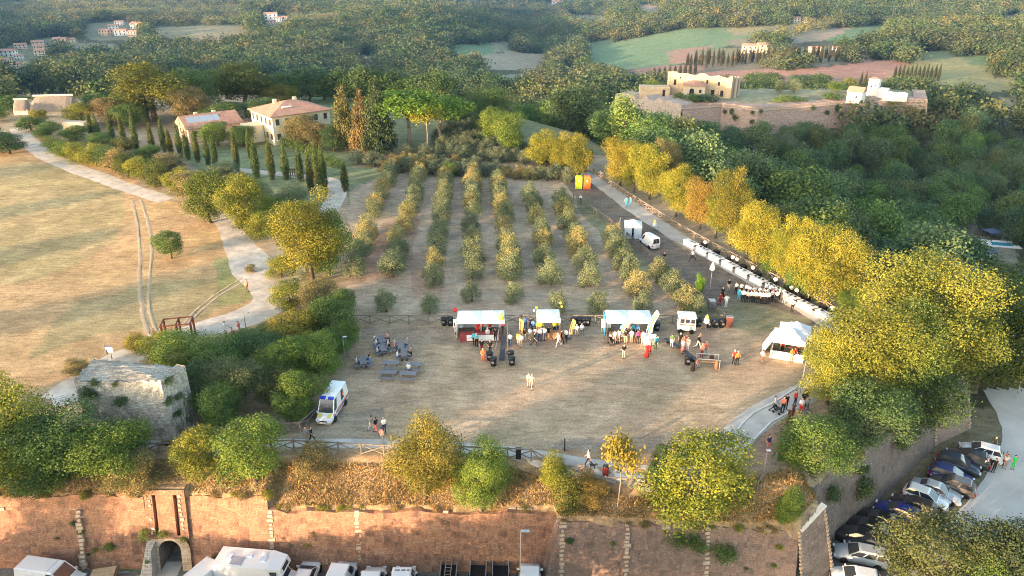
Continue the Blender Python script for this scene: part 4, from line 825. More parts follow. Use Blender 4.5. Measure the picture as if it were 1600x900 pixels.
for i in range(60):
    x = g.uniform(-48, 23); zt = -1.7 if x < -20.7 else -3
    if abs(x - GX) > 2.2: tuft('', (x, (49.15 if x < 3.7 else 47.5 - (x - 3.95) * .061), zt + .02), g.uniform(.35, .9), g.choice([TAN, (.34, .24, .12), (.30, .20, .10), YG]), 'dry tuft overhanging the top edge of the rampart', 'tufts along the rampart top', sq=.8)
# bastion tip and side rampart
BW_ = thing('bastion_wall', 'dark grey brown brick bastion wall behind the parked cars', 'wall')
scarp('flank', [(23.6, 46.3, -3), (26.0, 47.9, -1.7), (25.9, 50.2, -1.7)], LOW, 1.6, M_BRICKD, parent=BW_, rag=.03, seed=8)
scarp('side_curtain', [(25.9, 50.2, -1.9), (36.2, 58.6, -2), (45.3, 66.5, -2)], LOW, 1.5, M_BRICKD, parent=BW_, seed=9)
scarp('side_curtain', [(45.3, 66.5, -2), (50.2, 69.2, -2), (50.0, 76, -2), (46, 83, -3)], LOW, 1.5, wall_mat('flank_brick', (.27, .19, .155), (.40, .32, .27), (.16, .125, .105), amount=.4), parent=BW_, seed=10)
cp = MB()
for a, b in (((23.6, 46.3, -2.95), (26.0, 47.9, -1.62)),): cp.beam(a, b, .5, .16)
obj('coping', cp.mesh('coping', M_KERB), BW_)
for a, b, n in (((26.0, 47.9, -1.75), (27.6, 46.95, LOW), 18), ((45.3, 66.5, -2), (46.0, 65.0, LOW), 16), ((50.2, 69.2, -2), (51.4, 68.1, LOW), 14), ((23.6, 46.3, -3), (24.2, 44.85, LOW), 16)):
    for i in range(n):
        q = Vector(a).lerp(Vector(b), (i + .3) / n); obj('stone_block', blk[i % 3], BW_, q, .6 + random.uniform(-.1, .1), (.42, .8, .9))
for P, r, lb in [((33.0, 54.6, -5.5), 1.6, 'dark ivy patch on the bastion wall'), ((38.2, 59.0, -3.8), 1.1, 'upper ivy patch on the bastion wall'), ((32.2, 54.4, -3.4), .6, 'small tuft high on the bastion wall'), ((33.3, 55.2, -4.0), .5, 'second small tuft on the bastion wall'), ((51.2, 70.2, -4.5), 1.0, 'ivy patch on the corner beside the pale road'), ((50.9, 72.5, -3.6), .8, 'upper ivy patch on the corner by the road'), ((46.6, 66.2, -4.6), .9, 'ivy at the inner corner of the side rampart'), ((28.4, 51.3, -3.6), 1.2, 'plant overhanging at the bastion tip')]:
    tuft('', P, r, DG, lb, sq=1.5)
# ---------------------------------------------------------------- ruined tower
def tower():
    T = thing('ruined_tower', 'ruined square rubble stone tower with weeds on its faces', 'tower')
    f0, f1, f2, f3 = Vector((-38.3, 54.7, 0)), Vector((-30.5, 54.4, 0)), Vector((-29.5, 57.2, 0)), Vector((-38.4, 58.4, 0))
    base = [f0, f1, f2, f3]; tops = [6.3, 6.4, 6.2, 6.4]; g = random.Random(3)
    NU, NV = 22, 18
    b = MB()
    for s_ in range(4):
        p, q = base[s_], base[(s_ + 1) % 4]; tp, tq = tops[s_], tops[(s_ + 1) % 4]; n = (q - p).cross(Vector((0, 0, 1))).normalized(); V = []
        for i in range(NU + 1):
            for j in range(NV + 1):
                u, v = i / NU, j / NV; c = p.lerp(q, u); c.z = -1 + (tp + (tq - tp) * u + 1) * v
                if 0 < i < NU: c += n * (.07 * g.uniform(-1, 1) + .1 * float(vnoise(i * .5, j * .5, 1, s_)))
                c.xy = c.xy * (1 - .012 * v) + ((f0 + f2) / 2).xy * .012 * v
                if j == NV and 0 < i < NU: c.z += g.uniform(-.35, .1)
                V.append(c)
        b.add(V, [(i * (NV + 1) + j, (i + 1) * (NV + 1) + j, (i + 1) * (NV + 1) + j + 1, i * (NV + 1) + j + 1) for i in range(NU) for j in range(NV)])
    obj('stone_walls', uvwall(b.mesh('stone_walls', M_RUBBLE)), T)
    r = MB(); N = 12; V = []
    for i in range(N + 1):
        for j in range(N + 1):
            u, v = i / N, j / N; p = f0.lerp(f1, u).lerp(f3.lerp(f2, u), v); z = (tops[0] * (1 - u) + tops[1] * u) * (1 - v) + (tops[3] * (1 - u) + tops[2] * u) * v
            e = min(u, 1 - u, v, 1 - v); V.append((p.x, p.y, z - .22 + .45 * ss(0, .35, e) + g.uniform(-.12, .12)))
    r.add(V, [(i * (N + 1) + j, (i + 1) * (N + 1) + j, (i + 1) * (N + 1) + j + 1, i * (N + 1) + j + 1) for i in range(N) for j in range(N)])
    obj('rubble_top', uvwall(r.mesh('rubble_top', wall_mat('rubble_top', (.33, .30, .26), (.44, .41, .36), (.24, .21, .175), rows=.3, bumpk=1))), T)
    for px, py, rr_, lb in ((147, 598, .6, 'flat weed near the top of the tower front'), (136, 614, 1.1, 'large weed tuft left on the tower front'), (179, 600, .5, 'small weed right near the tower top'), (185, 626, 1.05, 'large round weed in the middle of the tower front')):
        u = (px - 113) / 138; P = f0.lerp(f1, u); n = (f1 - f0).cross(Vector((0, 0, 1))).normalized(); lo, hi = 0, 6.4
        for _ in range(24):
            m_ = (lo + hi) / 2; lo, hi = (m_, hi) if toPX(P.x, P.y, m_)[1] > py else (lo, m_)
        tuft('', (P.x + n.x * .1, P.y + n.y * .1, lo), rr_, DG, lb)
    for px, py, rr_, lb in ((259, 596, .7, 'top weed on the right tower face'), (266, 620, .7, 'middle weed on the right tower face'), (254, 627, .7, 'weed near the tower corner'), (260, 647, .7, 'lowest weed on the right tower face')):
        u = (px - 251) / 34; P = f1.lerp(f2, u); n = (f2 - f1).cross(Vector((0, 0, 1))).normalized(); lo, hi = 0, 6.4
        for _ in range(24):
            m_ = (lo + hi) / 2; lo, hi = (m_, hi) if toPX(P.x, P.y, m_)[1] > py else (lo, m_)
        tuft('', (P.x + n.x * .1, P.y + n.y * .1, lo), rr_, DG, lb)
tower()
# ---------------------------------------------------------------- houses
M_TILE = wall_mat('roof_tiles', (.44, .22, .15), (.50, .32, .24), (.30, .17, .125), rows=.3, amount=.35)
M_TILE2 = mat('far_roof_tiles', (.46, .24, .17), .9, var=.2, vscale=.5)
M_PANE = mat('window_glass', (.05, .055, .06), .15, var=0, spec=.6)
M_SHUT = mat('brown_shutter', (.10, .065, .045), .7)
def plaster(name, c): return mat('plaster_' + name, c, .9, var=.14, vscale=.7, spec=.1)
PL = {'cream': plaster('cream', (.72, .62, .44)), 'white': plaster('white', (.78, .75, .70)), 'pink': plaster('pink', (.66, .48, .38)), 'peach': plaster('peach', (.70, .52, .36)), 'ochre': plaster('ochre', (.62, .46, .28)), 'stone': plaster('stone', (.55, .47, .37))}
def hip_roof(b, w_, d_, z, rise, over=.5, hip=True, m=0):
    x, y = w_ / 2 + over, d_ / 2 + over; L_ = max(0, x - y) if hip else x; t = .16
    if x >= y: r0, r1 = (-L_, 0, z + rise), (L_, 0, z + rise)
    else: L_ = max(0, y - x) if hip else y; r0, r1 = (0, -L_, z + rise), (0, L_, z + rise)
    c = [(-x, -y, z), (x, -y, z), (x, y, z), (-x, y, z)]
    if x >= y: F = [(0, 1, 5, 4), (1, 2, 5), (2, 3, 4, 5), (3, 0, 4)]
    else: F = [(0, 1, 4), (1, 2, 5, 4), (2, 3, 5), (3, 0, 4, 5)]
    b.add(c + [r0, r1], F, m); b.add(c + [(p[0], p[1], p[2] - t) for p in c], [(0, 4, 5, 1), (1, 5, 6, 2), (2, 6, 7, 3), (3, 7, 4, 0), (7, 6, 5, 4)], m); return b
def house(name, label, cat, P, rz, w_, d_, h_, wall, rise=1.6, storeys=2, nwin=(4, 3), hip=True, group=None, roof=None, chim=1, win=True, ww=.9, wh=1.3, door=True):
    T = thing(name, label, cat, P, rz, group); obj('wall', MB().box((0, 0, h_ / 2 - .5), (w_, d_, h_ + 1)).mesh('wall', wall), T)
    r = obj('roof', uvwall(hip_roof(MB(), w_, d_, h_, rise, .55, hip).mesh('roof', roof or M_TILE)), T)
    for k in range(chim): obj('chimney', MB().box((0, 0, 0), (.7, .7, 1.5)).mesh('chimney', wall), r, ((-.2 + .35 * k) * w_, .12 * d_, h_ + rise * .75))
    if win:
        wm = MB().box((0, 0, 0), (ww, .12, wh)).mesh('window', M_SHUT); pm = MB().box((0, 0, 0), (ww * .72, .06, wh * .82)).mesh('pane', M_PANE); sm_ = MB().box((0, 0, 0), (ww + .25, .2, .1)).mesh('sill', PL['white'])
        for side in range(4):
            n = nwin[side % 2]; L_ = (w_, d_)[side % 2]; D_ = (d_, w_)[side % 2]; a = (0, R(90), R(180), R(270))[side]
            for s_ in range(storeys):
                for i in range(n):
                    u = (i + .5) / n * L_ - L_ / 2; z = h_ * (s_ + .55) / storeys; v = -D_ / 2 - .03
                    if door and s_ == 0 and i == n // 2 and side in (0, 3):
                        o = obj('door', MB().box((0, 0, 0), (1.2, .12, 2.3)).mesh('door', M_SHUT), T, (u * math.cos(a) - v * math.sin(a), u * math.sin(a) + v * math.cos(a), 1.15), a); continue
                    o = obj('window', wm, T, (u * math.cos(a) - v * math.sin(a), u * math.sin(a) + v * math.cos(a), z), a); obj('pane', pm, o, (0, -.05, 0)); obj('sill', sm_, o, (0, -.04, -wh / 2 - .06))
    return T
vp = (HIT(440, 222) + HIT(470, 216)) / 2
V_ = house('villa', 'cream villa with hipped red tile roof among conifers', 'house', HIT(458, 213), R(40), 13.5, 11.5, 6.2, PL['cream'], 2.0, 2, (6, 5), chim=2, ww=.8, wh=1.3)
obj('side_wing', MB().box((-8.6, 1.5, 1.6), (3.4, 4.5, 4.2)).mesh('side_wing', PL['cream']), V_); obj('skylight', MB().box((-2, -3, 7.3), (2.2, 1.0, .18)).mesh('skylight', PL['white']), V_)
S_ = house('solar_house', 'low house with red roof and solar panels left of villa', 'house', HIT(330, 212), R(38), 11.5, 8, 3.0, PL['peach'], 2.2, 1, (4, 2), hip=False, chim=2)
for k in range(5):
    o = obj('solar_panel', MB().box((0, 0, 0), (1.35, 2.6, .08)).mesh('solar_panel', mat('solar_panel', (.33, .37, .42), .15, spec=.8, var=.05)), S_, (-4.4 + k * 1.4, -2.0, 4.22)); o.rotation_euler = (R(28), 0, 0)
C_ = thing('carport', 'dark open carport with black roof behind the houses', 'shelter', HIT(368, 180), R(-10)); obj('roof', MB().box((0, 0, 2.7), (9, 5, .25)).mesh('roof', M_DARK), C_)
for x in (-4.2, 4.2):
    for y in (-2.2, 2.2): obj('post', MB().box((x, y, 1.3), (.2, .2, 2.6)).mesh('post', M_DARK), C_)
# thatched longhouse
M_THATCH = mat('thatch', (.19, .16, .135), .95, var=.3, vscale=2.5, bump=.6)
def thatch(P, rz, L_, w_, h_, label):
    T = thing('thatched_hut', label, 'hut', P, rz); n = 9; b = MB(); R_ = []
    for i in range(n + 1):
        u = i / n * 2 - 1; k = (1 - abs(u) ** 5 * .55); x = u * L_ / 2
        R_.append([(x, -w_ / 2 * k, 1.2), (x, -w_ / 4 * k, 1.2 + h_ * .52 * k), (x, 0, 1.2 + h_ * k), (x, w_ / 4 * k, 1.2 + h_ * .52 * k), (x, w_ / 2 * k, 1.2)])
    V = [p for r in R_ for p in r]; b.add(V, [(i * 5 + j, (i + 1) * 5 + j, (i + 1) * 5 + j + 1, i * 5 + j + 1) for i in range(n) for j in range(4)] + [(0, 1, 2, 3, 4), tuple(n * 5 + q for q in (4, 3, 2, 1, 0))])
    obj('thatched_roof', b.mesh('thatched_roof', M_THATCH, smooth=False), T); obj('wall', MB().box((0, 0, .5), (L_ * .86, w_ * .8, 1.8)).mesh('wall', PL['stone']), T)
    obj('ridge', MB().tube((-L_ * .42, 0, 1.2 + h_ * .98), (L_ * .42, 0, 1.2 + h_ * .98), .25).mesh('ridge', mat('ridge_straw', (.5, .45, .38), .9)), T); return T
thatch(HIT(90, 178), R(8), 11.5, 6, 3.6, 'large thatched longhouse with pale ridge at upper left')
thatch(HIT(38, 178), R(8), 4, 4, 2.6, 'small round thatched hut left of the longhouse')
o = obj('flat_roof_shed', MB().box((0, 0, 1.0), (6, 2.2, 2.0)).mesh('flat_roof_shed', PL['stone']), None, HIT(122, 203), R(-12)); tag(o, 'low pale flat shed among the trees below the longhouse', 'shed')
o = house('barn', 'grey roofed barn behind the tree line at upper left', 'barn', HIT(180, 134), R(10), 12, 8, 3, PL['stone'], 2.5, 1, (5, 3), hip=False, roof=mat('grey_tiles', (.27, .25, .24), .9), chim=0, win=False)
o = house('barn', 'second grey barn with bright roof edge at upper left', 'barn', HIT(198, 131), R(5), 8, 7, 3.5, PL['stone'], 3, 1, (3, 3), hip=False, roof=mat('grey_tiles2', (.36, .36, .37), .9), chim=0, win=False)
# far villages
VILL = [(33, 76, 9, 'pink', 'village house with red roof, farthest left of the middle terrace'), (60, 72, 9, 'pink', 'highest house of the stacked terrace row'), (64, 79, 9, 'peach', 'middle house of the stacked terrace row'), (66, 87, 10, 'cream', 'lowest yellow house of the stacked terrace row'),
 (95, 68, 10, 'pink', 'pink house right of the terrace row'), (110, 67, 8, 'peach', 'peach house at the end of the terrace road'), (15, 88, 12, 'white', 'long white house at the left edge village'), (30, 92, 7, 'white', 'small white house beside the long one'), (8, 100, 10, 'peach', 'sunlit house low at the left edge'),
 (24, 105, 8, 'peach', 'second sunlit house low at the left edge'), (2, 112, 9, 'pink', 'pink house cut by the left edge'), (166, 55, 10, 'peach', 'peach house with red roof on the ridge'), (190, 55, 10, 'white', 'white house with two bays on the ridge'), (211, 57, 10, 'pink', 'pink house at the right of the ridge'),
 (187, 39, 7, 'white', 'upper white house on the ridge'), (216, 45, 11, 'white', 'long white house high on the ridge'), (178, 46, 8, 'white', 'small white house left on the ridge'), (173, 29, 5, 'pink', 'tiny pink house above the ridge'), (206, 30, 5, 'cream', 'tiny lit house above the ridge'), (393, 34, 7, 'white', 'white house alone at the wood edge'),
 (424, 30, 11, 'white', 'large white farmhouse on the wooded hill'), (436, 34, 8, 'white', 'smaller white farm building on the hill'), (446, 31, 6, 'cream', 'cream outbuilding beside the hill farm'), (425, 38, 7, 'pink', 'low pink building below the hill farm'), (310, 22, 5, 'white', 'small white cottage in the far orchards'),
 (871, 10, 10, 'white', 'white house high in the central woods'), (834, 3, 10, 'pink', 'pink house on the far central ridge'), (1244, 35, 9, 'white', 'white house on the right hillside'), (1264, 35, 8, 'pink', 'pink house right beside the white hillside one'), (1172, 82, 14, 'peach', 'long peach farmhouse behind the fortress'), (1196, 80, 14, 'peach', 'second long peach farmhouse behind the fortress'),
 (1205, 82, 9, 'pink', 'pink annexe of the farm behind the fortress'), (1272, 81, 9, 'stone', 'stone house among far cypresses'), (1306, 80, 8, 'white', 'white house among far cypresses'), (1352, 74, 8, 'white', 'white house right of the cypress wood'), (1325, 78, 6, 'cream', 'cream house beside a yellow tree'), (971, 122, 7, 'white', 'white cottage left of the ruined church'), (1150, 92, 5, 'pink', 'small pink house below the long farmhouse')]
for px, py, wd, c, lb in VILL:
    P = HIT(px, py); dep = float(toPX(P.x, P.y, P.z)[2]); k = max(wd, 16 * dep / FPX * wd / 9 * 1.0)
    house('village_house', lb, 'house', P, R(random.uniform(-25, 25)), k, k * .62, k * .42, PL[c], k * .12, 2, (3, 2), hip=False, roof=M_TILE2, chim=0, group='houses on the far hills', ww=k * .10, wh=k * .12, door=False)
# ---------------------------------------------------------------- fortress
FW = thing('fortress_wall', 'long pink brick fortress wall with weeds beyond the wood', 'wall')
fp = [GZ(px, py, FORTZ) for px, py in [(962, 147), (1066, 166), (1128, 162), (1185, 169), (1262, 163), (1335, 157), (1392, 153), (1449, 156), (1445, 142)]]
scarp('rubble_rampart', [(p.x, p.y, FORTZ + 1.2) for p in fp[:2]], FORTZ - 11, 2.2, wall_mat('rubble_bank', (.46, .36, .29), (.52, .44, .37), (.30, .23, .19), rows=.6), parent=FW, rag=1.6, step=2.2, lip=8, seed=3)
scarp('curtain', [(p.x, p.y, FORTZ + .4) for p in fp[1:]], FORTZ - 12, 2.2, M_BRICKP, parent=FW, rag=.25, step=2, lip=5, seed=4)
cb = MB()
for a, b in zip(fp[1:-1], fp[2:]): cb.beam((a.x, a.y - .3, FORTZ - .9), (b.x, b.y - .3, FORTZ - .9), .5, .35)
obj('string_course', cb.mesh('string_course', mat('string_course', (.45, .36, .3), .9)), FW)
g = random.Random(8)
for i in range(22):
    u = g.uniform(.12, 1) * (len(fp) - 2.3) + .9; k = int(u); P = fp[k].lerp(fp[min(k + 1, len(fp) - 1)], u - k); zz = g.uniform(-6, -1)
    tuft('', (P.x, P.y - .5 + zz * .18, FORTZ + zz), g.uniform(1.0, 2.0), DG, 'dark weed growing on the pink fortress wall', 'weeds on the fortress wall', sq=1.4)
def pt(px, py): return GZ(px, py, FORTZ)
CHP = thing('ruined_church', 'tall roofless church ruin lit gold on the fortress', 'ruin')
MS = wall_mat('church_stone', (.60, .45, .28), (.66, .52, .36), (.46, .33, .21), rows=.5, amount=.4)
a, b, c_ = pt(1041, 149), pt(1141, 154), pt(1160, 151); dpt = c_ - b; back = Vector((dpt.x * 1.0, 11, 0)) if dpt.length < 4 else dpt
back = Vector((5.5, 9, 0)); H1 = 9.6
def slab(p, q, z0, z1, z2, t, m, parent, name='wall'):
    n = (q - p).cross(Vector((0, 0, 1))).normalized() * t; bb = MB(); N = 14; gg = random.Random(int(abs(p.x * 10))); V = []
    for i in range(N + 1):
        u = i / N; c = p.lerp(q, u); z = z1 + (z2 - z1) * u + (gg.uniform(-.9, .25) if 0 < i < N else 0); V += [(c.x, c.y, z0), (c.x, c.y, z), (c.x - n.x, c.y - n.y, z - .1), (c.x - n.x, c.y - n.y, z0)]
    bb.add(V, [(i * 4 + k, (i + 1) * 4 + k, (i + 1) * 4 + k + 1, i * 4 + k + 1) for i in range(N) for k in range(3)] + [(0, 1, 2, 3), (N * 4 + 3, N * 4 + 2, N * 4 + 1, N * 4)])
    return obj(name, uvwall(bb.mesh(name, m)), parent)
slab(a, b, FORTZ - 1, FORTZ + H1, FORTZ + H1 - .8, 1.0, MS, CHP, 'nave_wall'); slab(b, b + back, FORTZ - 1, FORTZ + H1 - .8, FORTZ + H1 - 2.5, 1.0, wall_mat('church_end', (.46, .35, .28), (.52, .43, .35), (.34, .25, .2), rows=.5), CHP, 'end_wall')
slab(a + back * .9, a, FORTZ - 1, FORTZ + H1 - 1, FORTZ + H1, 1, MS, CHP, 'end_wall'); slab(b + back, a + back, FORTZ - 1, FORTZ + H1 - 2.5, FORTZ + H1 - 2.5, 1, MS, CHP, 'nave_wall')
nw = (b - a).normalized()
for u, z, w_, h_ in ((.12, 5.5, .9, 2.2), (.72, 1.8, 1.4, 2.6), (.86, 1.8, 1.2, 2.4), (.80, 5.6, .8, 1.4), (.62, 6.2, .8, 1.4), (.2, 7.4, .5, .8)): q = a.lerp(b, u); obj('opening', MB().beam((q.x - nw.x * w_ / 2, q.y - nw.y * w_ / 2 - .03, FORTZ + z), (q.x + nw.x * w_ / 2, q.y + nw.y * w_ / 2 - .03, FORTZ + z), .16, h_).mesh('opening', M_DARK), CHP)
ob = MB()
for k in (.3, .7): q = b + back * k + Vector((.6, -.4, 0)); ob.box((q.x, q.y, FORTZ + 3.3), (1.2, 1.0, 8.4), 0, .5, (.5, .8))
obj('buttress', ob.mesh('buttress', M_BRICKP), CHP)
an = a.lerp(b, .40) + Vector((0, -3.2, 0))
A_ = house('chapel', 'low gabled chapel with arched window before the church ruin', 'ruin', an, R(-8), 8, 6, 5.4, PL['stone'], 1.7, 1, (2, 1), hip=True, chim=0, win=False)
arch = [(.9 * math.cos(math.pi * i / 8), 3.4 + .9 * math.sin(math.pi * i / 8)) for i in range(9)] + [(-.9, 1.4), (.9, 1.4)]
obj('arched_window', MB().add([(x - 1.2, -3.06, z) for x, z in arch], [tuple(range(len(arch)))[::-1]]).mesh('arched_window', M_DARK), A_); obj('window', MB().box((2.2, -3.0, 3.2), (.9, .15, 1.3)).mesh('window', M_DARK), A_)
lowp = a + Vector((-5.5, -2.0, 0)); L_ = thing('roofless_annexe', 'low roofless stone annexe left of the church ruin', 'ruin', lowp, R(-5))
obj('wall', uvwall(MB().box((0, 0, 1.8), (12, 5.5, 4.8)).mesh('wall', MS)), L_); obj('doorway', MB().box((3.6, -2.76, 1.8), (1.0, .1, 2.6)).mesh('doorway', M_DARK), L_)
hb_ = thing('gabled_guardhouse', 'white plastered guardhouse with red roof on the fortress edge', 'house', pt(1336, 158), R(-38), scale=.8); obj('wall', uvwall(MB().box((0, 0, 2.2), (7, 7, 5.4)).mesh('wall', PL['white'])), hb_); obj('roof', hip_roof(MB(), 7, 7, 4.9, 2.2, .4, False).mesh('roof', M_TILE2), hb_)
obj('gable', MB().add([(-3.5, -3.5, 4.8), (-3.5, 3.5, 4.8), (-3.5, 0, 6.9)], [(0, 1, 2)]).mesh('gable', PL['white']), hb_); obj('door', MB().box((-3.52, .5, 1.1), (.1, 1.3, 2.3)).mesh('door', M_SHUT), hb_); obj('window', MB().box((1, -3.52, 2.6), (.9, .1, 1.1)).mesh('window', M_PANE), hb_)
tw = thing('white_tower', 'square white plastered tower on the fortress lawn', 'tower', pt(1363, 149), R(-38), scale=.85); obj('wall', MB().box((0, 0, 3.6), (4.6, 4.6, 9)).mesh('wall', PL['white']), tw); obj('roof', hip_roof(MB(), 4.6, 4.6, 8.1, .7, .2).mesh('roof', M_TILE2), tw); obj('window', MB().box((-.6, -2.32, 4.6), (.7, .1, 1)).mesh('window', M_PANE), tw); obj('window', MB().box((1, -2.32, 5.2), (.5, .1, .8)).mesh('window', M_PANE), tw)
rb = thing('white_ruin', 'crumbling white walled ruin at the right end of fortress', 'ruin', pt(1394, 153), R(-12)); b_ = MB(); g = random.Random(2); n = 12
b_.add([(-6 + i * 1.0, -2.2, -1) for i in range(n)] + [(-6 + i * 1.0, -2.2, (3.6 if i < 3 else 2.6) + g.uniform(-.5, .4)) for i in range(n)] + [(-6 + i * 1.0, 2.0, -1) for i in range(n)] + [(-6 + i * 1.0, 2.0, 2.2 + g.uniform(-.4, .4)) for i in range(n)],
   [(i, i + 1, n + i + 1, n + i) for i in range(n - 1)] + [(n + i, n + i + 1, 3 * n + i + 1, 3 * n + i) for i in range(n - 1)] + [(2 * n, 0, n, 3 * n), (n - 1, 3 * n - 1, 4 * n - 1, 2 * n - 1)]); obj('wall', b_.mesh('wall', PL['white']), rb)
o = thing('ruin_gable', 'free standing white gable beside the crumbling ruin', 'ruin', pt(1379, 153), R(-38)); obj('wall', MB().box((0, 0, 1.6), (3.2, 3.0, 4.6)).mesh('wall', PL['white']), o)
for px, yb, yt, wp, c, lb in [(1100, 160, 146, 46, DG, 'dark rounded shrub before the church ruin'), (1080, 160, 145, 20, LG, 'light shrub left before the church ruin'), (1062, 158, 142, 18, MG, 'small shrub beside the chapel'), (1105, 150, 132, 20, YEL, 'golden shrub lit against the church wall'), (1222, 160, 148, 28, LG, 'left shrub of the pair on the fortress lawn'), (1245, 159, 149, 28, MG, 'right shrub of the pair on the fortress lawn'), (1298, 156, 142, 32, MG, 'round shrub in the middle of the fortress lawn'),
                              (1217, 146, 124, 18, OLV, 'olive left on the fortress lawn'), (1240, 145, 124, 22, OLV, 'olive right on the fortress lawn'), (1020, 145, 126, 30, LG, 'bright shrub left of the church ruin'), (1180, 140, 112, 46, MG, 'tree cluster right behind the church ruin'), (1250, 142, 116, 40, BG, 'dark tree behind the fortress lawn'), (1280, 142, 114, 34, DG, 'pointed dark tree behind the fortress lawn'), (1205, 142, 112, 40, DG, 'tall dark tree behind the church end wall'), (1305, 144, 128, 30, LG, 'light tree behind the round shrub'), (1325, 142, 120, 24, YG, 'yellow tree behind the guardhouse'), (1400, 142, 122, 40, MG, 'green tree right behind the white tower'), (1395, 168, 152, 40, YG, 'golden green tree below the white ruin')]:
    tree_px('oakm' if yb < 147 else 'bushm', px, yb, yt, wp, c, lb, tmin=200)
for i, (px, yb, yt) in enumerate([(1342, 144, 112), (1349, 144, 112), (1356, 142, 118)] + [(1397 + k * 6.2, 124 + k * .2, 103 - (k % 3) * 1.5) for k in range(12)]): tree_px('cypress', px, yb, yt, 4.6, (.06, .065, .035), f'{ORD[i]} cypress from left behind the fortress towers', group='cypresses behind the fortress', tmin=300)
for i in range(34): px = 2 + i * 5.4; tree_px('cypress', px, 147 + px * .01, 131 + random.uniform(-1.5, 2) + px * .01, 4.4, (.065, .08, .04), 'slim dark tree in the long clipped row at upper left', group='long row of slim trees at upper left', tmin=300)
for i in range(46): px = 1075 + i * 5.6; tree_px('cypress', px + random.uniform(-2, 2), 104 - (px - 1075) * .045 + random.uniform(-5, 4), 82 - (px - 1075) * .045 + random.uniform(-6, 4), 5, (.075, .07, .045), 'cypress in the far grove behind the fortress', group='cypresses of the far grove', tmin=420)
for i in range(9): tree_px('cypress', 1022 + i * 8, 122 - i * .8, 106 - i, 5, (.06, .07, .045), 'cypress in the row left of the church ruin', group='cypress row left of the church', tmin=420)
# valley house, pool
pz = HIT(1561, 382); PO = thing('swimming_pool', 'small turquoise swimming pool with white surround in a clearing', 'pool', pz, R(-10)); obj('surround', MB().box((0, 0, .1), (9.5, 5.5, .3)).mesh('surround', PL['white']), PO); obj('water', MB().box((.6, -.3, .22), (5.2, 2.6, .1)).mesh('water', mat('pool_water', (.06, .30, .40), .05, spec=.6, var=.1)), PO)
sh = thing('blue_roof_shed', 'white shed with dark blue roof below the pool', 'shed', HIT(1528, 402), R(-14)); obj('wall', MB().box((0, 0, 1.0), (7, 3.2, 2.2)).mesh('wall', PL['white']), sh); obj('roof', hip_roof(MB(), 7, 3.2, 2.1, .7, .25, False).mesh('roof', mat('blue_roof', (.09, .12, .22), .6)), sh)
sh = thing('blue_pavilion', 'small open pavilion with blue roof beside the pool', 'shelter', HIT(1548, 372), R(10)); obj('roof', hip_roof(MB(), 3.4, 3.4, 2.2, .8, .2).mesh('roof', mat('blue_roof', (.09, .12, .22), .6)), sh)
for x in (-1.5, 1.5):
    for y in (-1.5, 1.5): obj('post', MB().box((x, y, 1.05), (.18, .18, 2.1)).mesh('post', M_SHUT), sh)
o = obj('rubble_heap', crown('rubble_heap', [(0, 0, .4, 3, 1.4, .6), (1.5, .4, .3, 2, 1, .5)], 160, .7, 4, mats=PL['stone']), None, HIT(1562, 350)); tag(o, 'heap of pale rubble above the pool', 'rubble')
# ---------------------------------------------------------------- fences
M_WOODG = mat('weathered_wood', (.20, .165, .135), .9, var=.25, vscale=4)
M_WOODB = mat('brown_wood', (.26, .155, .085), .8, var=.2, vscale=5)
_post = MB().box((0, 0, .58), (.12, .12, 1.3)).mesh('post', M_WOODG); _rail = MB().box((.5, 0, 0), (1, .08, .11)).mesh('rail', M_WOODG); _brc = MB().box((.5, 0, 0), (1, .05, .09)).mesh('brace', M_WOODG)
def bar(name, me, parent, a, b, k=1):
    d = b - a; o = obj(name, me, parent, a, 0, (d.length, k, k)); o.rotation_mode = 'QUATERNION'; o.rotation_quaternion = d.to_track_quat('X', 'Z'); return o
def fence(pts, label, bay=2.1, z=None, hh=1.1, k=1.0, low=False):
    P = [HIT(*p) if z is None else GZ(*p, z) for p in pts]; T = thing('rail_fence', label, 'fence', P[0]); Q = [P[0]]
    for a, b in zip(P[:-1], P[1:]):
        n = max(1, round((b - a).length / bay)); Q += [a.lerp(b, (i + 1) / n) for i in range(n)]
    Q = [Vector((q.x, q.y, h1(q.x, q.y) if z is None else z)) - P[0] for q in Q]
    for i, q in enumerate(Q):
        obj('post', _post, T, q, 0, (k, k, 1))
        if i + 1 < len(Q):
            r = Q[i + 1]; up = Vector((0, 0, hh)); bar('rail', _rail, T, q + up, r + up, k); sh_ = (r - q).normalized().cross(Vector((0, 0, 1))) * .05
            bar('brace', _brc, T, q + Vector((0, 0, .12)) + sh_, r + up * .92 + sh_, k); bar('brace', _brc, T, q + up * .92 - sh_, r + Vector((0, 0, .12)) - sh_, k)
    return T
fence([(180, 712), (250, 709), (460, 704), (600, 712), (720, 714), (830, 719), (912, 744)], 'crossed wooden rail fence along the front path above the wall', 1.9)
fence([(548, 506), (700, 506), (900, 506), (1050, 506), (1133, 505)], 'crossed rail fence between the olive grove and the event field', 2.2)
fence([(1133, 505), (1095, 472), (1040, 425), (1000, 392), (950, 350), (896, 312)], 'diagonal rail fence along the right side of the olive grove', 2.2)
fence([(893, 272), (915, 270), (938, 277), (955, 292), (1000, 322), (1060, 360), (1150, 410), (1252, 463), (1322, 503)], 'long rail fence behind the white tables and golden trees', 2.0, k=1.2)
fence([(250, 684), (380, 682), (470, 676), (496, 652)], 'rail fence from the stone tower to the ambulance', 1.9)
fence([(1182, 770), (1200, 742), (1222, 710), (1250, 668), (1262, 640)], 'rail fence on the bastion edge right of the walkway', 1.8)
fence([(945, 762), (1020, 766), (1100, 776)], 'short rail fence behind the white bench', 1.8)
fence([(335, 552), (372, 548), (400, 536)], 'short dark fence beside the gravel road', 1.6)
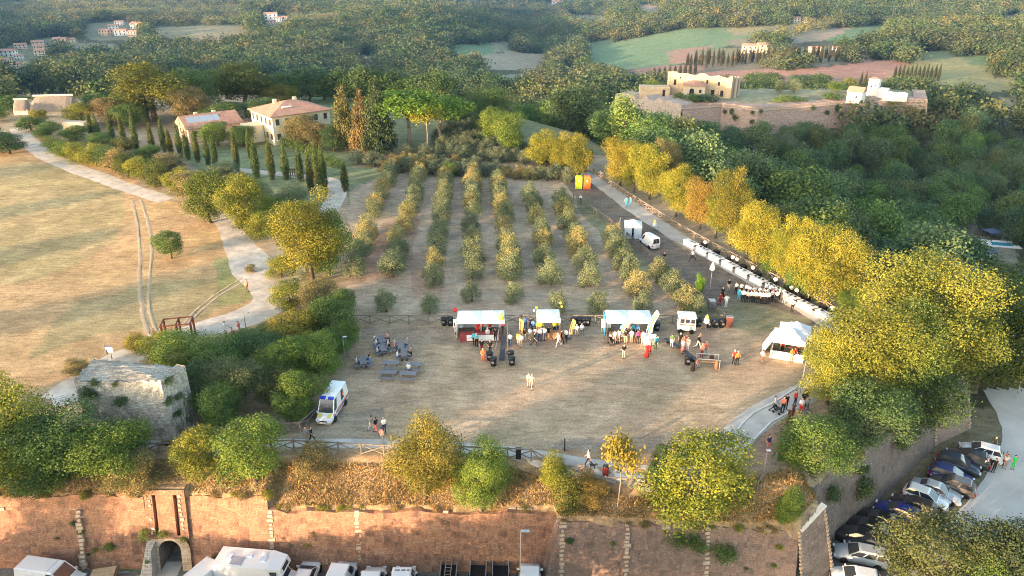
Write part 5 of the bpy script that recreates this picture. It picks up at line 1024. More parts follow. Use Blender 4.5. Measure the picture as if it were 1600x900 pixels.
M_WIRE = mat('wire_mesh_grey', (.12, .12, .12), .6, var=.1)
# kerbs of the paved walk
for nm, pts in (('kerb', [(1112, 722), (1140, 688), (1160, 662), (1178, 645), (1205, 632), (1245, 606)]), ('kerb', [(1150, 726), (1165, 700), (1190, 675), (1205, 660), (1250, 636)])):
    P = [HIT(*p) for p in pts]; b = MB()
    for a, c in zip(P[:-1], P[1:]): b.beam(a + Vector((0, 0, .05)), c + Vector((0, 0, .05)), .16, .14)
    struct(obj(nm, b.mesh(nm, M_KERB)))
# ---------------------------------------------------------------- tents and stalls
M_TENT = mat('white_canvas', (.84, .84, .83), .6, var=.04, vscale=1.5); M_TENTG = mat('pale_grey_canvas', (.62, .67, .74), .6, var=.05); M_ALU = mat('aluminium', (.6, .6, .6), .35, .8, var=.1)
M_BLACK = mat('black_plastic', (.018, .018, .02), .45, var=.2); M_GREY = mat('grey_plastic', (.22, .22, .23), .6); M_RED = mat('red_cloth', (.55, .04, .035), .7); M_YEL = mat('yellow_fabric', (.80, .70, .05), .6); M_ORG = mat('orange_fabric', (.72, .42, .12), .6); M_BLUE = mat('blue_fabric', (.05, .30, .55), .6); M_LIME = mat('lime_plastic', (.60, .75, .05), .4)
def canopy(T, cx, w_, d_, zl=2.15, zp=3.0, m=None):
    N = 6; V = []; b = MB()
    for i in range(N + 1):
        for j in range(N + 1):
            u, v = i / N * 2 - 1, j / N * 2 - 1; e = max(abs(u), abs(v)); V.append((cx + u * w_ / 2, v * d_ / 2, zl + (zp - zl) * (1 - e) ** 1.12 - .03 * (1 - abs(abs(u) - abs(v)))))
    b.add(V, [(i * (N + 1) + j, (i + 1) * (N + 1) + j, (i + 1) * (N + 1) + j + 1, i * (N + 1) + j + 1) for i in range(N) for j in range(N)])
    obj('canopy', b.mesh('canopy', m or M_TENT), T); v = MB()
    for (x0, y0, x1, y1) in ((-1, -1, 1, -1), (1, -1, 1, 1), (1, 1, -1, 1), (-1, 1, -1, -1)):
        v.add([(cx + x0 * w_ / 2, y0 * d_ / 2, zl), (cx + x1 * w_ / 2, y1 * d_ / 2, zl), (cx + x1 * w_ / 2 * 1.005, y1 * d_ / 2 * 1.005, zl - .32), (cx + x0 * w_ / 2 * 1.005, y0 * d_ / 2 * 1.005, zl - .32)], [(0, 1, 2, 3)])
    obj('valance', v.mesh('valance', m or M_TENT), T)
    for sx in (-1, 1):
        for sy in (-1, 1): obj('leg', MB().box((cx + sx * (w_ / 2 - .06), sy * (d_ / 2 - .06), zl / 2), (.07, .07, zl)).mesh('leg', M_ALU), T)
def wallp(T, p, q, z0, z1, m, name='side_wall'): obj(name, MB().beam(((p[0]), p[1], (z0 + z1) / 2), (q[0], q[1], (z0 + z1) / 2), .04, z1 - z0).mesh(name, m), T)
s1 = thing('market_stall', 'white double marquee stall with white banner, leftmost of three', 'stall', HIT(752, 520), R(1)); canopy(s1, -1.35, 2.7, 2.8, 2.2, 2.9); canopy(s1, 1.35, 2.7, 2.8, 2.2, 2.9); wallp(s1, (-2.75, -1.4), (-2.75, 1.4), 0.05, 2.15, M_TENT); wallp(s1, (-2.7, 1.38), (2.7, 1.38), .05, 2.1, M_TENT, 'back_wall')
ct = obj('counter', MB().box((0, 0, .45), (4.6, .7, .9)).mesh('counter', mat('maroon_cloth', (.28, .05, .05), .8)), s1, (-.1, -1.75, 0)); obj('banner', MB().box((.3, -.37, .48), (3.6, .03, .72)).mesh('banner', M_TENT), ct); obj('banner_stripe', MB().add([(-1.3, -.392, .45), (-.9, -.392, .6), (-.3, -.392, .5), (-.3, -.392, .44), (-.9, -.392, .53), (-1.3, -.392, .39)], [(0, 5, 4, 1), (1, 4, 3, 2)]).mesh('banner_stripe', M_BLUE), ct)
s2 = thing('market_stall', 'white single marquee stall with yellow balloons, middle of three', 'stall', HIT(856, 518), 0); canopy(s2, 0, 2.7, 2.8, 2.2, 2.75); ct = obj('counter', MB().box((0, 0, .45), (2.4, .7, .9)).mesh('counter', M_WOODB), s2, (.4, -1.7, 0))
s3 = thing('market_stall', 'white double marquee stall with surfboard flags, right of three', 'stall', HIT(980, 520), R(-1)); canopy(s3, -1.3, 2.6, 2.8, 2.25, 2.75); canopy(s3, 1.3, 2.6, 2.8, 2.25, 2.75); wallp(s3, (-2.7, -1), (-2.7, 1.4), .05, 2.2, M_BLUE); ct = obj('counter', MB().box((0, 0, .45), (4.6, .7, .9)).mesh('counter', M_WOODB), s3, (0, -1.8, 0)); wallp(s3, (2.65, -1.4), (2.65, 1.4), .05, 2.1, M_TENT)
s4 = thing('pagoda_tent', 'white double pagoda tent with half walls near the golden trees', 'tent', HIT(1229, 553), R(-21)); canopy(s4, 0, 3.3, 3.0, 2.25, 3.35); s4_ = s4
cn = MB(); obj('counter', MB().box((0, -1.55, .5), (3.4, .05, .95)).mesh('counter', M_TENT), s4); obj('side_wall', MB().box((-1.68, 0, .5), (.05, 3, .95)).mesh('side_wall', M_TENT), s4)
s5 = thing('pagoda_tent', 'rear half of the white pagoda tent, joined behind the front', 'tent', HIT(1238, 543), R(-21)); canopy(s5, 0, 3.3, 3.0, 2.25, 3.35); wallp(s5, (-1.6, 1.48), (1.6, 1.48), .05, 2.2, M_TENT, 'back_wall')
st = obj('sloping_flap', MB().add([(-1.7, -1.5, 2.0), (-1.7, 1.4, 2.0), (-2.6, 1.4, .1), (-2.6, -1.5, .1), (-1.74, -1.5, 2.0), (-1.74, 1.4, 2.0)], [(0, 1, 2, 3)]).mesh('sloping_flap', M_TENT), s4)
tb = thing('folding_table', 'wooden table with goods inside the pagoda tent', 'table', HIT(1230, 550), R(-21)); obj('table_top', MB().box((0, 0, .75), (2.2, .8, .06)).mesh('table_top', M_WOODB), tb)
for x in (-1, 1):
    for y in (-.35, .35): obj('leg', MB().box((x, y, .37), (.05, .05, .74)).mesh('leg', M_ALU), tb)
g1 = thing('gazebo_tent', 'closed pale grey gazebo tent beside the white van', 'tent', HIT(988, 369), R(-8)); canopy(g1, 0, 2.7, 2.7, 2.1, 2.8, M_TENT)
for p, q in (((-1.3, -1.3), (-.15, -1.34)), ((.15, -1.34), (1.3, -1.3)), ((-1.3, -1.3), (-1.3, 1.3)), ((1.3, -1.3), (1.3, 1.3)), ((-1.3, 1.3), (1.3, 1.3))): wallp(g1, p, q, .04, 2.05, M_TENTG)
# portable toilets
for px, c, nm in ((904, (.62, .72, .03), 'yellow green portable toilet at the far end of the path'), (917, (.80, .16, .03), 'orange portable toilet beside the yellow one')):
    m_ = mat('toilet_' + nm[:6], c, .45, var=.08); T = thing('portable_toilet', nm, 'toilet', HIT(px, 294), R(-6)); obj('cabin', MB().box((0, 0, 1.05), (1.25, 1.2, 2.1), 0, 0, (.96, .96)).mesh('cabin', m_), T); obj('roof', MB().box((0, 0, 2.2), (1.25, 1.2, .22), 0, 0, (.7, .7)).mesh('roof', m_), T); obj('door', MB().box((0, -.6, 1.02), (.75, .06, 1.75)).mesh('door', m_), T); obj('sign', MB().box((0, -.645, 1.5), (.2, .02, .2)).mesh('sign', M_TENT), T)
# buffet tables
A = HIT(1070, 380); B = HIT(1303, 506); d_ = (B - A); ang = math.atan2(d_.y, d_.x); NT = 10; ln = d_.length / NT
cl = MB(); cl.box((0, 0, .40), (ln - .3, .95, .8), 0, 0, (.985, .97)).box((0, 0, .805), (ln - .28, .97, .03)); clm = cl.mesh('tablecloth', M_TENT); bn = MB().lathe([(.22, 0), (.26, .62), (.28, .66), (.2, .68)], 9).mesh('body', M_GREY); blid = MB().lathe([(.29, .68), (.26, .76), (.1, .8)], 9).mesh('lid', M_BLACK)
dish = MB().lathe([(.12, 0), (.2, .05), (.16, .12)], 8).mesh('serving_bowl', M_BLACK); disw = MB().lathe([(.16, 0), (.24, .04), (.2, .05)], 8).mesh('serving_plate', M_GREY); crate = MB().box((0, 0, .3), (.75, .6, .6)).mesh('box', M_BLACK); clid = MB().box((0, 0, .63), (.8, .65, .07)).mesh('lid', M_BLACK)
nv = Vector((-math.sin(ang), math.cos(ang), 0))
for i in range(NT):
    P = A + d_ * ((i + .5) / NT); P.z = h1(P.x, P.y); T = thing('buffet_table', f'{ORD[i]} white clothed buffet table along the fence, counted from the far end', 'table', P, ang, 'white buffet tables'); obj('tablecloth', clm, T)
    obj('table_top', MB().box((0, 0, .835), (ln - .8, .7, .02)).mesh('table_top', M_TENT), T)
    for u in (-.6, .1, .75):
        if random.random() < .75: tag(obj('serving_bowl', random.choice([dish, disw]), None, P + Vector((math.cos(ang) * u, math.sin(ang) * u, .85))), f'serving dish standing on the {ORD[i]} buffet table', 'dish', 'dishes on the buffet tables')
    if i < NT - 1:
        Q = A + d_ * ((i + 1) / NT) + nv * -.42; Q.z = h1(Q.x, Q.y); T = thing('waste_bin', f'grey bin after the {ORD[i]} buffet table', 'bin', Q, 0, 'bins between the buffet tables'); obj('body', bn, T); obj('lid', blid, T)
        Q = A + d_ * ((i + .75) / NT) + nv * -2.2; Q = A + d_ * ((i + .9) / NT) + nv * 1.5; Q.z = h1(Q.x, Q.y)
        T = thing('service_crate', f'black service crate behind the {ORD[i]} buffet table', 'crate', Q, ang, 'black crates behind the tables'); obj('box', crate, T); obj('lid', clid, T)
# drop shaped lamps on poles
M_LAMPW = mat('lamp_fabric', (.85, .83, .75), .6, var=.03); M_LAMPY = mat('lamp_fabric_yellow', (.85, .78, .12), .6, var=.05)
for px, yb, yt, two, lb in ((1108, 462, 410, 0, 'tall pole lamp with white drop shade near the tables'), (1022, 352, 344, 1, 'yellow and white drop lamp beside the fence path'), (1102, 520, 492, 1, 'yellow and white drop lamp right of the food van'), (783, 530, 487, 2, 'yellow drop lamp above the leftmost stall')):
    P = HIT(px, yb if yb != 352 else 362); T = thing('drop_lamp', lb, 'lamp', P); lo, hi = 0, 8
    for _ in range(25): m_ = (lo + hi) / 2; lo, hi = (m_, hi) if toPX(P.x, P.y, P.z + m_)[1] > yt else (lo, m_)
    hL = lo; obj('pole', MB().tube((0, 0, 0), (0, 0, hL - .6), .03).mesh('pole', M_GREY), T); obj('shade', MB().lathe([(.12, hL - 1.1), (.34, hL - .95), (.30, hL - .6), (.16, hL - .2), (.04, hL)], 10).mesh('shade', M_LAMPY if two == 2 else M_LAMPW), T)
    if two == 1: obj('shade_top', MB().lathe([(.27, hL - .55), (.19, hL - .2), (.05, hL + .03)], 10).mesh('shade_top', M_LAMPY), T)
# feather flags
def feather(px, yb, yt, m, label, lean=.15, stripe=None, wd=.55):
    P = HIT(px, yb); lo, hi = 0, 8
    for _ in range(25): m_ = (lo + hi) / 2; lo, hi = (m_, hi) if toPX(P.x, P.y, P.z + m_)[1] > yt else (lo, m_)
    T = thing('feather_flag', label, 'flag', P); hh = lo; N = 10; b = MB(); s_ = MB(); V = []
    for i in range(N + 1):
        t = i / N; z = hh * (.22 + .78 * t); w_ = wd * (math.sin(min(1, (1 - t) * 4 + .02) * math.pi / 2)) * (.75 + .25 * t); x = lean * hh * t * t; V += [(x, .02, z), (x + w_, .02, z), (x, -.02, z), (x + w_, -.02, z)]
    F = []
    for i in range(N): k = i * 4; F += [(k + 2, k + 3, k + 7, k + 6), (k + 1, k, k + 4, k + 5)]
    obj('cloth', b.add(V, F).mesh('cloth', m), T); obj('pole', MB().tube((-.03, 0, 0), (lean * hh - .02, 0, hh), .02).mesh('pole', M_GREY), T); obj('foot', MB().box((0, 0, .03), (.5, .5, .06)).mesh('foot', M_BLACK), T)
    if stripe:
        for q, mm in enumerate(stripe):
            W = [(p[0] + (wd * (.12 + .3 * q)) * (1 if j % 2 == 0 else 0), p[1], p[2]) for j, p in enumerate(V)]; S_ = MB()
            for i in range(1, N - 2): a, c = V[i * 4 + 2], V[(i + 1) * 4 + 2]; x0 = wd * (.10 + .30 * q); S_.add([(a[0] + x0, -.026, a[2]), (a[0] + x0 + wd * .2, -.026, a[2]), (c[0] + x0 + wd * .2, -.026, c[2]), (c[0] + x0, -.026, c[2])], [(0, 1, 2, 3)])
            obj('stripe', S_.mesh('stripe', mm), T)
feather(811, 530, 497, M_ORG, 'orange feather flag left of the middle stall', .02, [mat('dark_print', (.12, .1, .08), .7)]); feather(889, 529, 498, M_ORG, 'tall orange feather flag right of the middle stall', .15, [mat('dark_print', (.12, .1, .08), .7)])
feather(964, 535, 494, M_TENT, 'leaning surfboard flag with blue and yellow stripes, left one', .42, [M_BLUE, M_LIME, ], .75); feather(1008, 535, 484, M_TENT, 'upright surfboard flag with blue and yellow stripes, right one', .24, [M_BLUE, M_LIME], .75)
for px, py, lb in ((716, 522, 'white notice board on legs left of the banner stall'), (946, 522, 'white notice board on legs beside the blue panel')):
    T = thing('notice_board', lb, 'sign', HIT(px, py), 0); obj('panel', MB().box((0, 0, 1.4), (1.1, .05, 1.1)).mesh('panel', M_TENT), T)
    for x in (-.45, .45): obj('leg', MB().box((x, .05, .7), (.06, .05, 1.4)).mesh('leg', M_ALU), T)
o = thing('chest_freezer', 'white chest box tilted in front of the surfboard stall', 'box', HIT(1016, 538), R(18)); obj('body', MB().box((0, 0, .5), (1.5, .8, .85)).mesh('body', M_TENT), o); obj('lid', MB().box((0, 0, .97), (1.54, .84, .08)).mesh('lid', M_TENT), o)
# black bins by the fence
bb = MB().lathe([(.30, 0), (.36, .85), (.38, .9)], 10).mesh('body', M_BLACK); bl = MB().lathe([(.40, .9), (.36, 1.0), (.12, 1.05)], 10).mesh('lid', M_BLACK); tagm = MB().box((0, -.37, .55), (.3, .03, .22)).mesh('sticker', M_GREY)
BINS = [(694, 508, 'left black bin by the fence near the banner stall'), (704, 508, 'right black bin by the fence near the banner stall'), (897, 508, 'first black bin in the row right of the middle stall'), (905, 508, 'second black bin in the row right of the middle stall'), (912, 508, 'third black bin in the row right of the middle stall'), (918, 508, 'fourth black bin in the row right of the middle stall'),
        (1091, 510, 'small black bin beside the food van'), (1107, 511, 'first large black bin right of the drop lamp'), (1117, 511, 'second large black bin right of the drop lamp'), (1127, 511, 'third large black bin right of the drop lamp'), (1022, 512, 'black bin behind the surfboard stall'), (1026, 516, 'second black bin behind the surfboard stall'),
        (765, 562, 'upper left grey bin at the dark ramp'), (771, 571, 'lower left grey bin at the dark ramp'), (798, 561, 'upper right grey bin at the dark ramp'), (800, 570, 'lower right grey bin at the dark ramp'), (1074, 569, 'black bin beside the long dark plank')]
for px, py, lb in BINS: T = thing('waste_bin', lb, 'bin', HIT(px, py), random.uniform(-.2, .2), 'black bins on the field'); obj('body', bb, T); obj('lid', bl, T); obj('sticker', tagm, T)
o = thing('cabinet', 'dark red brown cabinet at the fence corner', 'cabinet', HIT(1138, 510), 0); obj('body', MB().box((0, 0, .65), (.75, .6, 1.3)).mesh('body', mat('red_brown', (.16, .06, .045), .6)), o); obj('lid', MB().box((0, 0, 1.33), (.8, .65, .06)).mesh('lid', M_GREY), o)
o = thing('mesh_container', 'grey mesh waste container beside the grove fence', 'bin', HIT(1111, 482), 0); obj('body', MB().box((0, 0, .55), (.7, .7, 1.1), 0, 0, (1.1, 1.1)).mesh('body', M_GREY), o); obj('rim', MB().box((0, 0, 1.12), (.84, .84, .07)).mesh('rim', M_ALU), o)
o = thing('waste_bin', 'red brown bin beside the path above the wall', 'bin', HIT(946, 742), 0); obj('body', MB().lathe([(.26, 0), (.27, .9), (.24, .95)], 10).mesh('body', mat('red_bin', (.20, .03, .03), .5)), o); obj('lid', MB().lathe([(.28, .92), (.2, 1.02)], 10).mesh('lid', M_BLACK), o)
o = thing('waste_bin', 'small black bin on the front path fence', 'bin', HIT(810, 716), 0); obj('body', MB().box((0, 0, .5), (.45, .4, .9)).mesh('body', M_BLACK), o); obj('lid', MB().box((0, 0, .97), (.5, .44, .06)).mesh('lid', M_BLACK), o)
o = thing('stone_bench', 'long pale stone bench at the end of the front path', 'bench', HIT(984, 752), R(-7)); obj('seat', MB().box((0, 0, .43), (2.6, .6, .14)).mesh('seat', M_KERB), o)
for x in (-1, 1): obj('support', MB().box((x, 0, .18), (.4, .5, .36)).mesh('support', M_KERB), o)
# dark ramps and play frames
o = thing('dark_ramp', 'narrow dark ramp panel with guy ropes before the first stall', 'ramp', HIT(786, 548), R(-3)); obj('panel', MB().add([(-.3, -2.2, .05), (.3, -2.2, .05), (.25, 1.8, 1.0), (-.25, 1.8, 1.0), (-.3, -2.2, 0), (.3, -2.2, 0), (.25, 1.8, .92), (-.25, 1.8, .92)], [(0, 1, 2, 3), (7, 6, 5, 4), (0, 4, 5, 1), (1, 5, 6, 2), (2, 6, 7, 3), (3, 7, 4, 0)]).mesh('panel', mat('dark_panel', (.055, .055, .07), .6)), o)
for x in (-.2, .2): obj('prop', MB().box((x, 1.7, .46), (.06, .06, .92)).mesh('prop', M_ALU), o)
for x in (-.9, .75): obj('guy_rope', MB().tube((x, -3.0, 0), (x * .3, 3.4, 3.4), .018).mesh('guy_rope', M_ALU), o)
a, b = HIT(1040, 532), HIT(1088, 568); o = thing('dark_plank', 'long dark plank lying slanted across the field', 'plank', a); dd = b - a; obj('plank', MB().beam((0, 0, .3), (dd.x, dd.y, .42), .5, .07).mesh('plank', mat('dark_panel', (.055, .055, .07), .6)), o)
for t in (.1, .9): obj('support', MB().box((dd.x * t, dd.y * t, .15), (.5, .4, .28)).mesh('support', M_BLACK), o)
for px, py, lb, c in ((1082, 579, 'dark wooden stump in front of the play frame', (.05, .04, .03)), (1119, 576, 'brown wooden stump right of the play frame', (.20, .115, .06)), (1111, 566, 'dark stump behind the play frame', (.05, .03, .025))): T = obj('stump', MB().lathe([(.24, 0), (.22, .7), (.14, .95), (.04, 1.0)], 9).mesh('stump', mat('stump' + str(px), c, .9, var=.3)), None, HIT(px, py)); tag(T, lb, 'stump')
o = thing('play_frame', 'metal frame with wooden board on the field', 'frame', HIT(1106, 575), R(-8))
for x, y in ((-1.2, -.4), (1.1, -.4), (-1.2, .8), (1.1, .8)): obj('post', MB().tube((x, y, 0), (x, y, 1.25), .045).mesh('post', M_ALU), o)
for y in (-.4, .8): obj('rail', MB().tube((-1.2, y, 1.25), (1.1, y, 1.25), .04).mesh('rail', M_ALU), o)
obj('board', MB().box((-.2, .2, .8), (1.8, .7, .06)).mesh('board', M_WOODB), o)
# picnic tables
M_PLANKG = mat('grey_plank', (.20, .195, .21), .85, var=.2, vscale=4); ptt = MB().box((0, 0, 0), (.16, 1.75, .05)).mesh('plank', M_PLANKG); pls = MB().box((0, 0, 0), (.26, 1.75, .05)).mesh('seat', M_PLANKG); plg = MB().beam((-.62, 0, 0), (-.2, 0, .74), .07, .09).beam((.62, 0, 0), (.2, 0, .74), .07, .09).beam((-.75, 0, .42), (.75, 0, .42), .06, .09).mesh('trestle', M_PLANKG)
PICN = [(597, 539, 'table farthest back with seated people', 20), (599, 552, 'table in the seated group nearer the fence', 20), (627, 548, 'upper right occupied table', 8), (632, 560, 'lower right occupied table', 8), (568, 572, 'occupied table beside the bushes', 15), (611, 576, 'empty table in the middle of the cluster', 90), (645, 578, 'table with one seated person in white', 80), (607, 591, 'empty table nearest the ambulance', 88), (638, 593, 'empty table at the lower right of the cluster', 88)]
for px, py, lb, a in PICN:
    T = thing('picnic_table', 'grey picnic ' + lb, 'picnic table', HIT(px, py), R(a), 'grey picnic tables')
    for i in range(4): obj('plank', ptt, T, (-.27 + i * .18, 0, .765))
    for x in (-.72, .72): obj('seat', pls, T, (x, 0, .47))
    for y in (-.6, .6): obj('trestle', plg, T, (0, y, 0))
# lamp posts
def lamp(P, hh, label, arm=.6, c=None, head=.5, rz=0):
    T = thing('lamp_post', label, 'lamp', P, rz); m_ = c or M_GREY; obj('pole', MB().tube((0, 0, 0), (0, 0, hh), .07, .045).mesh('pole', m_), T); obj('arm', MB().beam((0, 0, hh - .04), (arm, 0, hh), .05, .05).mesh('arm', m_), T); hd = obj('lamp_head', MB().box((arm, 0, hh), (head, .22, .1)).mesh('lamp_head', M_ALU), T); return T
lamp(HIT(540, 570), 3.4, 'lamp post at the left edge of the field', .25, M_ALU, .35); lamp(GZ(813, 925, LOW), 6.6, 'tall double headed lamp post before the brick wall', .35, mat('pale_paint', (.5, .42, .38), .5), .7); lamp(HIT(1587, 622), 5.0, 'white lamp post beside the pale road at right', -.4, M_ALU); lamp(HIT(386, 522), 2.8, 'dark lamp post beside the walkers on gravel road', .35, M_GREY); lamp(HIT(882, 704), 1.4, 'short dark pole beside the front path', .02, M_BLACK, .08); lamp(HIT(1250, 614), 3.6, 'white globe lamp beside the overhanging yellow tree', .1, M_GREY, .3); lamp(HIT(1191, 750), 3.0, 'lamp with white head at the bastion fence', .1, M_GREY, .35); lamp(HIT(967, 372), 3.2, 'thin pale pole left of the grey gazebo', .05, M_ALU, .1)
# corten portal, posts, sign
M_CORT = mat('rusty_steel', (.115, .035, .022), .85, var=.3, vscale=3)
o = thing('steel_portal', 'open rusty steel portal frame beside the gravel road', 'sculpture', HIT(283, 533), R(12)); 
for x in (-1.6, 0, 1.5):
    for y in (-.7, .7): obj('upright', MB().box((x, y, 1.25), (.12, .55, 2.5)).mesh('upright', M_CORT), o)
for y in (-.95, .95): obj('beam', MB().box((-.05, y, 2.5), (3.3, .1, .12)).mesh('beam', M_CORT), o)
for x in (-1.6, 0, 1.5): obj('beam', MB().box((x, 0, 2.5), (.1, 1.8, .12)).mesh('beam', M_CORT), o)
o = thing('blue_sign', 'small blue and white information sign behind the stone tower', 'sign', HIT(177, 570), 0); obj('panel', MB().box((0, 0, 1.9), (.7, .06, .7)).mesh('panel', M_TENT), o); obj('frame', MB().box((0, -.04, 2.28), (.85, .06, .1)).box((-.3, -.04, 1.6), (.1, .06, .5)).mesh('frame', mat('navy_paint', (.03, .05, .16), .5)), o); obj('post', MB().box((0, .05, .8), (.08, .08, 1.6)).mesh('post', M_GREY), o)
for px, py, hh, lb in ((1230, 666, 1.7, 'left rusty steel post at the bastion viewpoint'), (1236, 661, 1.9, 'right rusty steel post at the bastion viewpoint')): T = obj('steel_post', MB().box((0, 0, hh / 2), (.2, .2, hh)).box((0, 0, hh), (.3, .3, .06)).mesh('steel_post', M_CORT), None, HIT(px, py)); tag(T, lb, 'post')
o = thing('stone_steps', 'pale stone steps left of the ruined tower', 'steps', HIT(96, 634), R(35), scale=.6)
for i in range(6): obj('step', MB().box((0, i * .4, .08 + i * .14), (2.2, .42, .18)).mesh('step', M_KERB), o)
o = thing('roadside_board', 'small white and red board at the foot of the gate', 'sign', GZ(228, 884, LOW), R(-8)); obj('panel', MB().box((0, 0, .75), (.9, .06, .5)).mesh('panel', M_TENT), o); obj('strip', MB().box((0, -.04, 1.1), (.9, .05, .18)).mesh('strip', M_RED), o)
for x in (-.35, .35): obj('leg', MB().box((x, .04, .3), (.05, .05, .6)).mesh('leg', M_ALU), o)
# meadow gate house bits by the villa drive
o = thing('red_kiosk', 'small red kiosk with white roof on the villa drive', 'kiosk', HIT(491, 280), R(5)); obj('body', MB().box((0, 0, 1.1), (1.2, 1.2, 2.2)).mesh('body', mat('kiosk_red', (.35, .07, .04), .7)), o); obj('roof', MB().box((0, 0, 2.3), (1.8, 1.8, .2)).mesh('roof', M_TENT), o)
o = thing('slatted_gate', 'brown slatted gate between cypresses on the villa drive', 'gate', HIT(458, 277), R(8))
for i in range(7): obj('slat', MB().box((-1.2 + i * .4, 0, .9), (.16, .06, 1.8)).mesh('slat', M_SHUT), o)
for z in (.4, 1.5): obj('rail', MB().box((0, .05, z), (2.8, .06, .1)).mesh('rail', M_SHUT), o)
hd = [HIT(*p) for p in ((425, 222), (450, 228), (480, 240), (510, 255), (535, 264))]
lo = []
for a, b in zip(hd[:-1], hd[1:]): lo += [tuple(a.lerp(b, t) - hd[0] + Vector((0, 0, .8))) + (1.1, 1.1, .9) for t in (0, .2, .4, .6, .8)]
o = obj('clipped_hedge', crown('clipped_hedge', lo, 5000, .22, 9, inner=.7), None, hd[0], color=LG); tag(o, 'long clipped green hedge along the villa drive', 'hedge')
# ---------------------------------------------------------------- vehicles (nose along +x)
M_TYRE = mat('tyre', (.02, .02, .02), .85, var=.1); M_RIM = mat('rim', (.35, .36, .37), .3, .8, var=.05); M_CARG = mat('car_glass', (.035, .042, .05), .08, var=0, spec=.9); M_HEAD = mat('headlight', (.75, .77, .8), .1, var=0, spec=.8); M_TAIL = mat('tail_light', (.45, .02, .02), .2, var=0); M_PLATE = mat('number_plate', (.75, .75, .72), .5, var=0); M_TRIM = mat('dark_trim', (.025, .025, .027), .6, var=0); M_BLUEL = mat('blue_beacon', (.02, .04, .45), .15, var=0, spec=.7); M_REDP = mat('red_paint', (.55, .03, .02), .4, var=0); M_ORGP = mat('orange_paint', (.75, .20, .03), .4, var=0); M_NAVP = mat('navy_paint_v', (.05, .08, .30), .4, var=0)
def paint(c, nm): return mat('paint_' + nm, c, .28, 0, var=.03, spec=.5, coat=.5)
_tyre = MB().lathe([(.20, -.1), (.31, -.1), (.33, -.06), (.33, .06), (.31, .1), (.20, .1)], 16).mesh('tyre', M_TYRE, True); _rim = MB().lathe([(.05, .085), (.21, .07), (.21, -.09)], 12).mesh('rim', M_RIM)
def wheel(T, x, y, k=1.0):
    w_ = obj('wheel', _tyre, T, (x, y, .33 * k), 0, (k, k, k)); w_.rotation_euler = (R(-90 if y < 0 else 90) * -1, 0, 0); obj('rim', _rim, w_)
def panel(T, name, c, u0, u1, v0, v1, m, off=.012, parent=None, k=2):
    """window pane on the quad c (bottom-left, bottom-right, top-right, top-left seen from outside)"""
    c = [Vector(p) for p in c]; n = (c[1] - c[0]).cross(c[3] - c[0]).normalized()
    def P(u, v): return c[0].lerp(c[1], u).lerp(c[3].lerp(c[2], u), v) + n * off
    return obj(name, MB().add([P(u0, v0), P(u1, v0), P(u1, v1), P(u0, v1)], [(0, 1, 2, 3)]).mesh(name, m), parent or T)
SC = 1.0
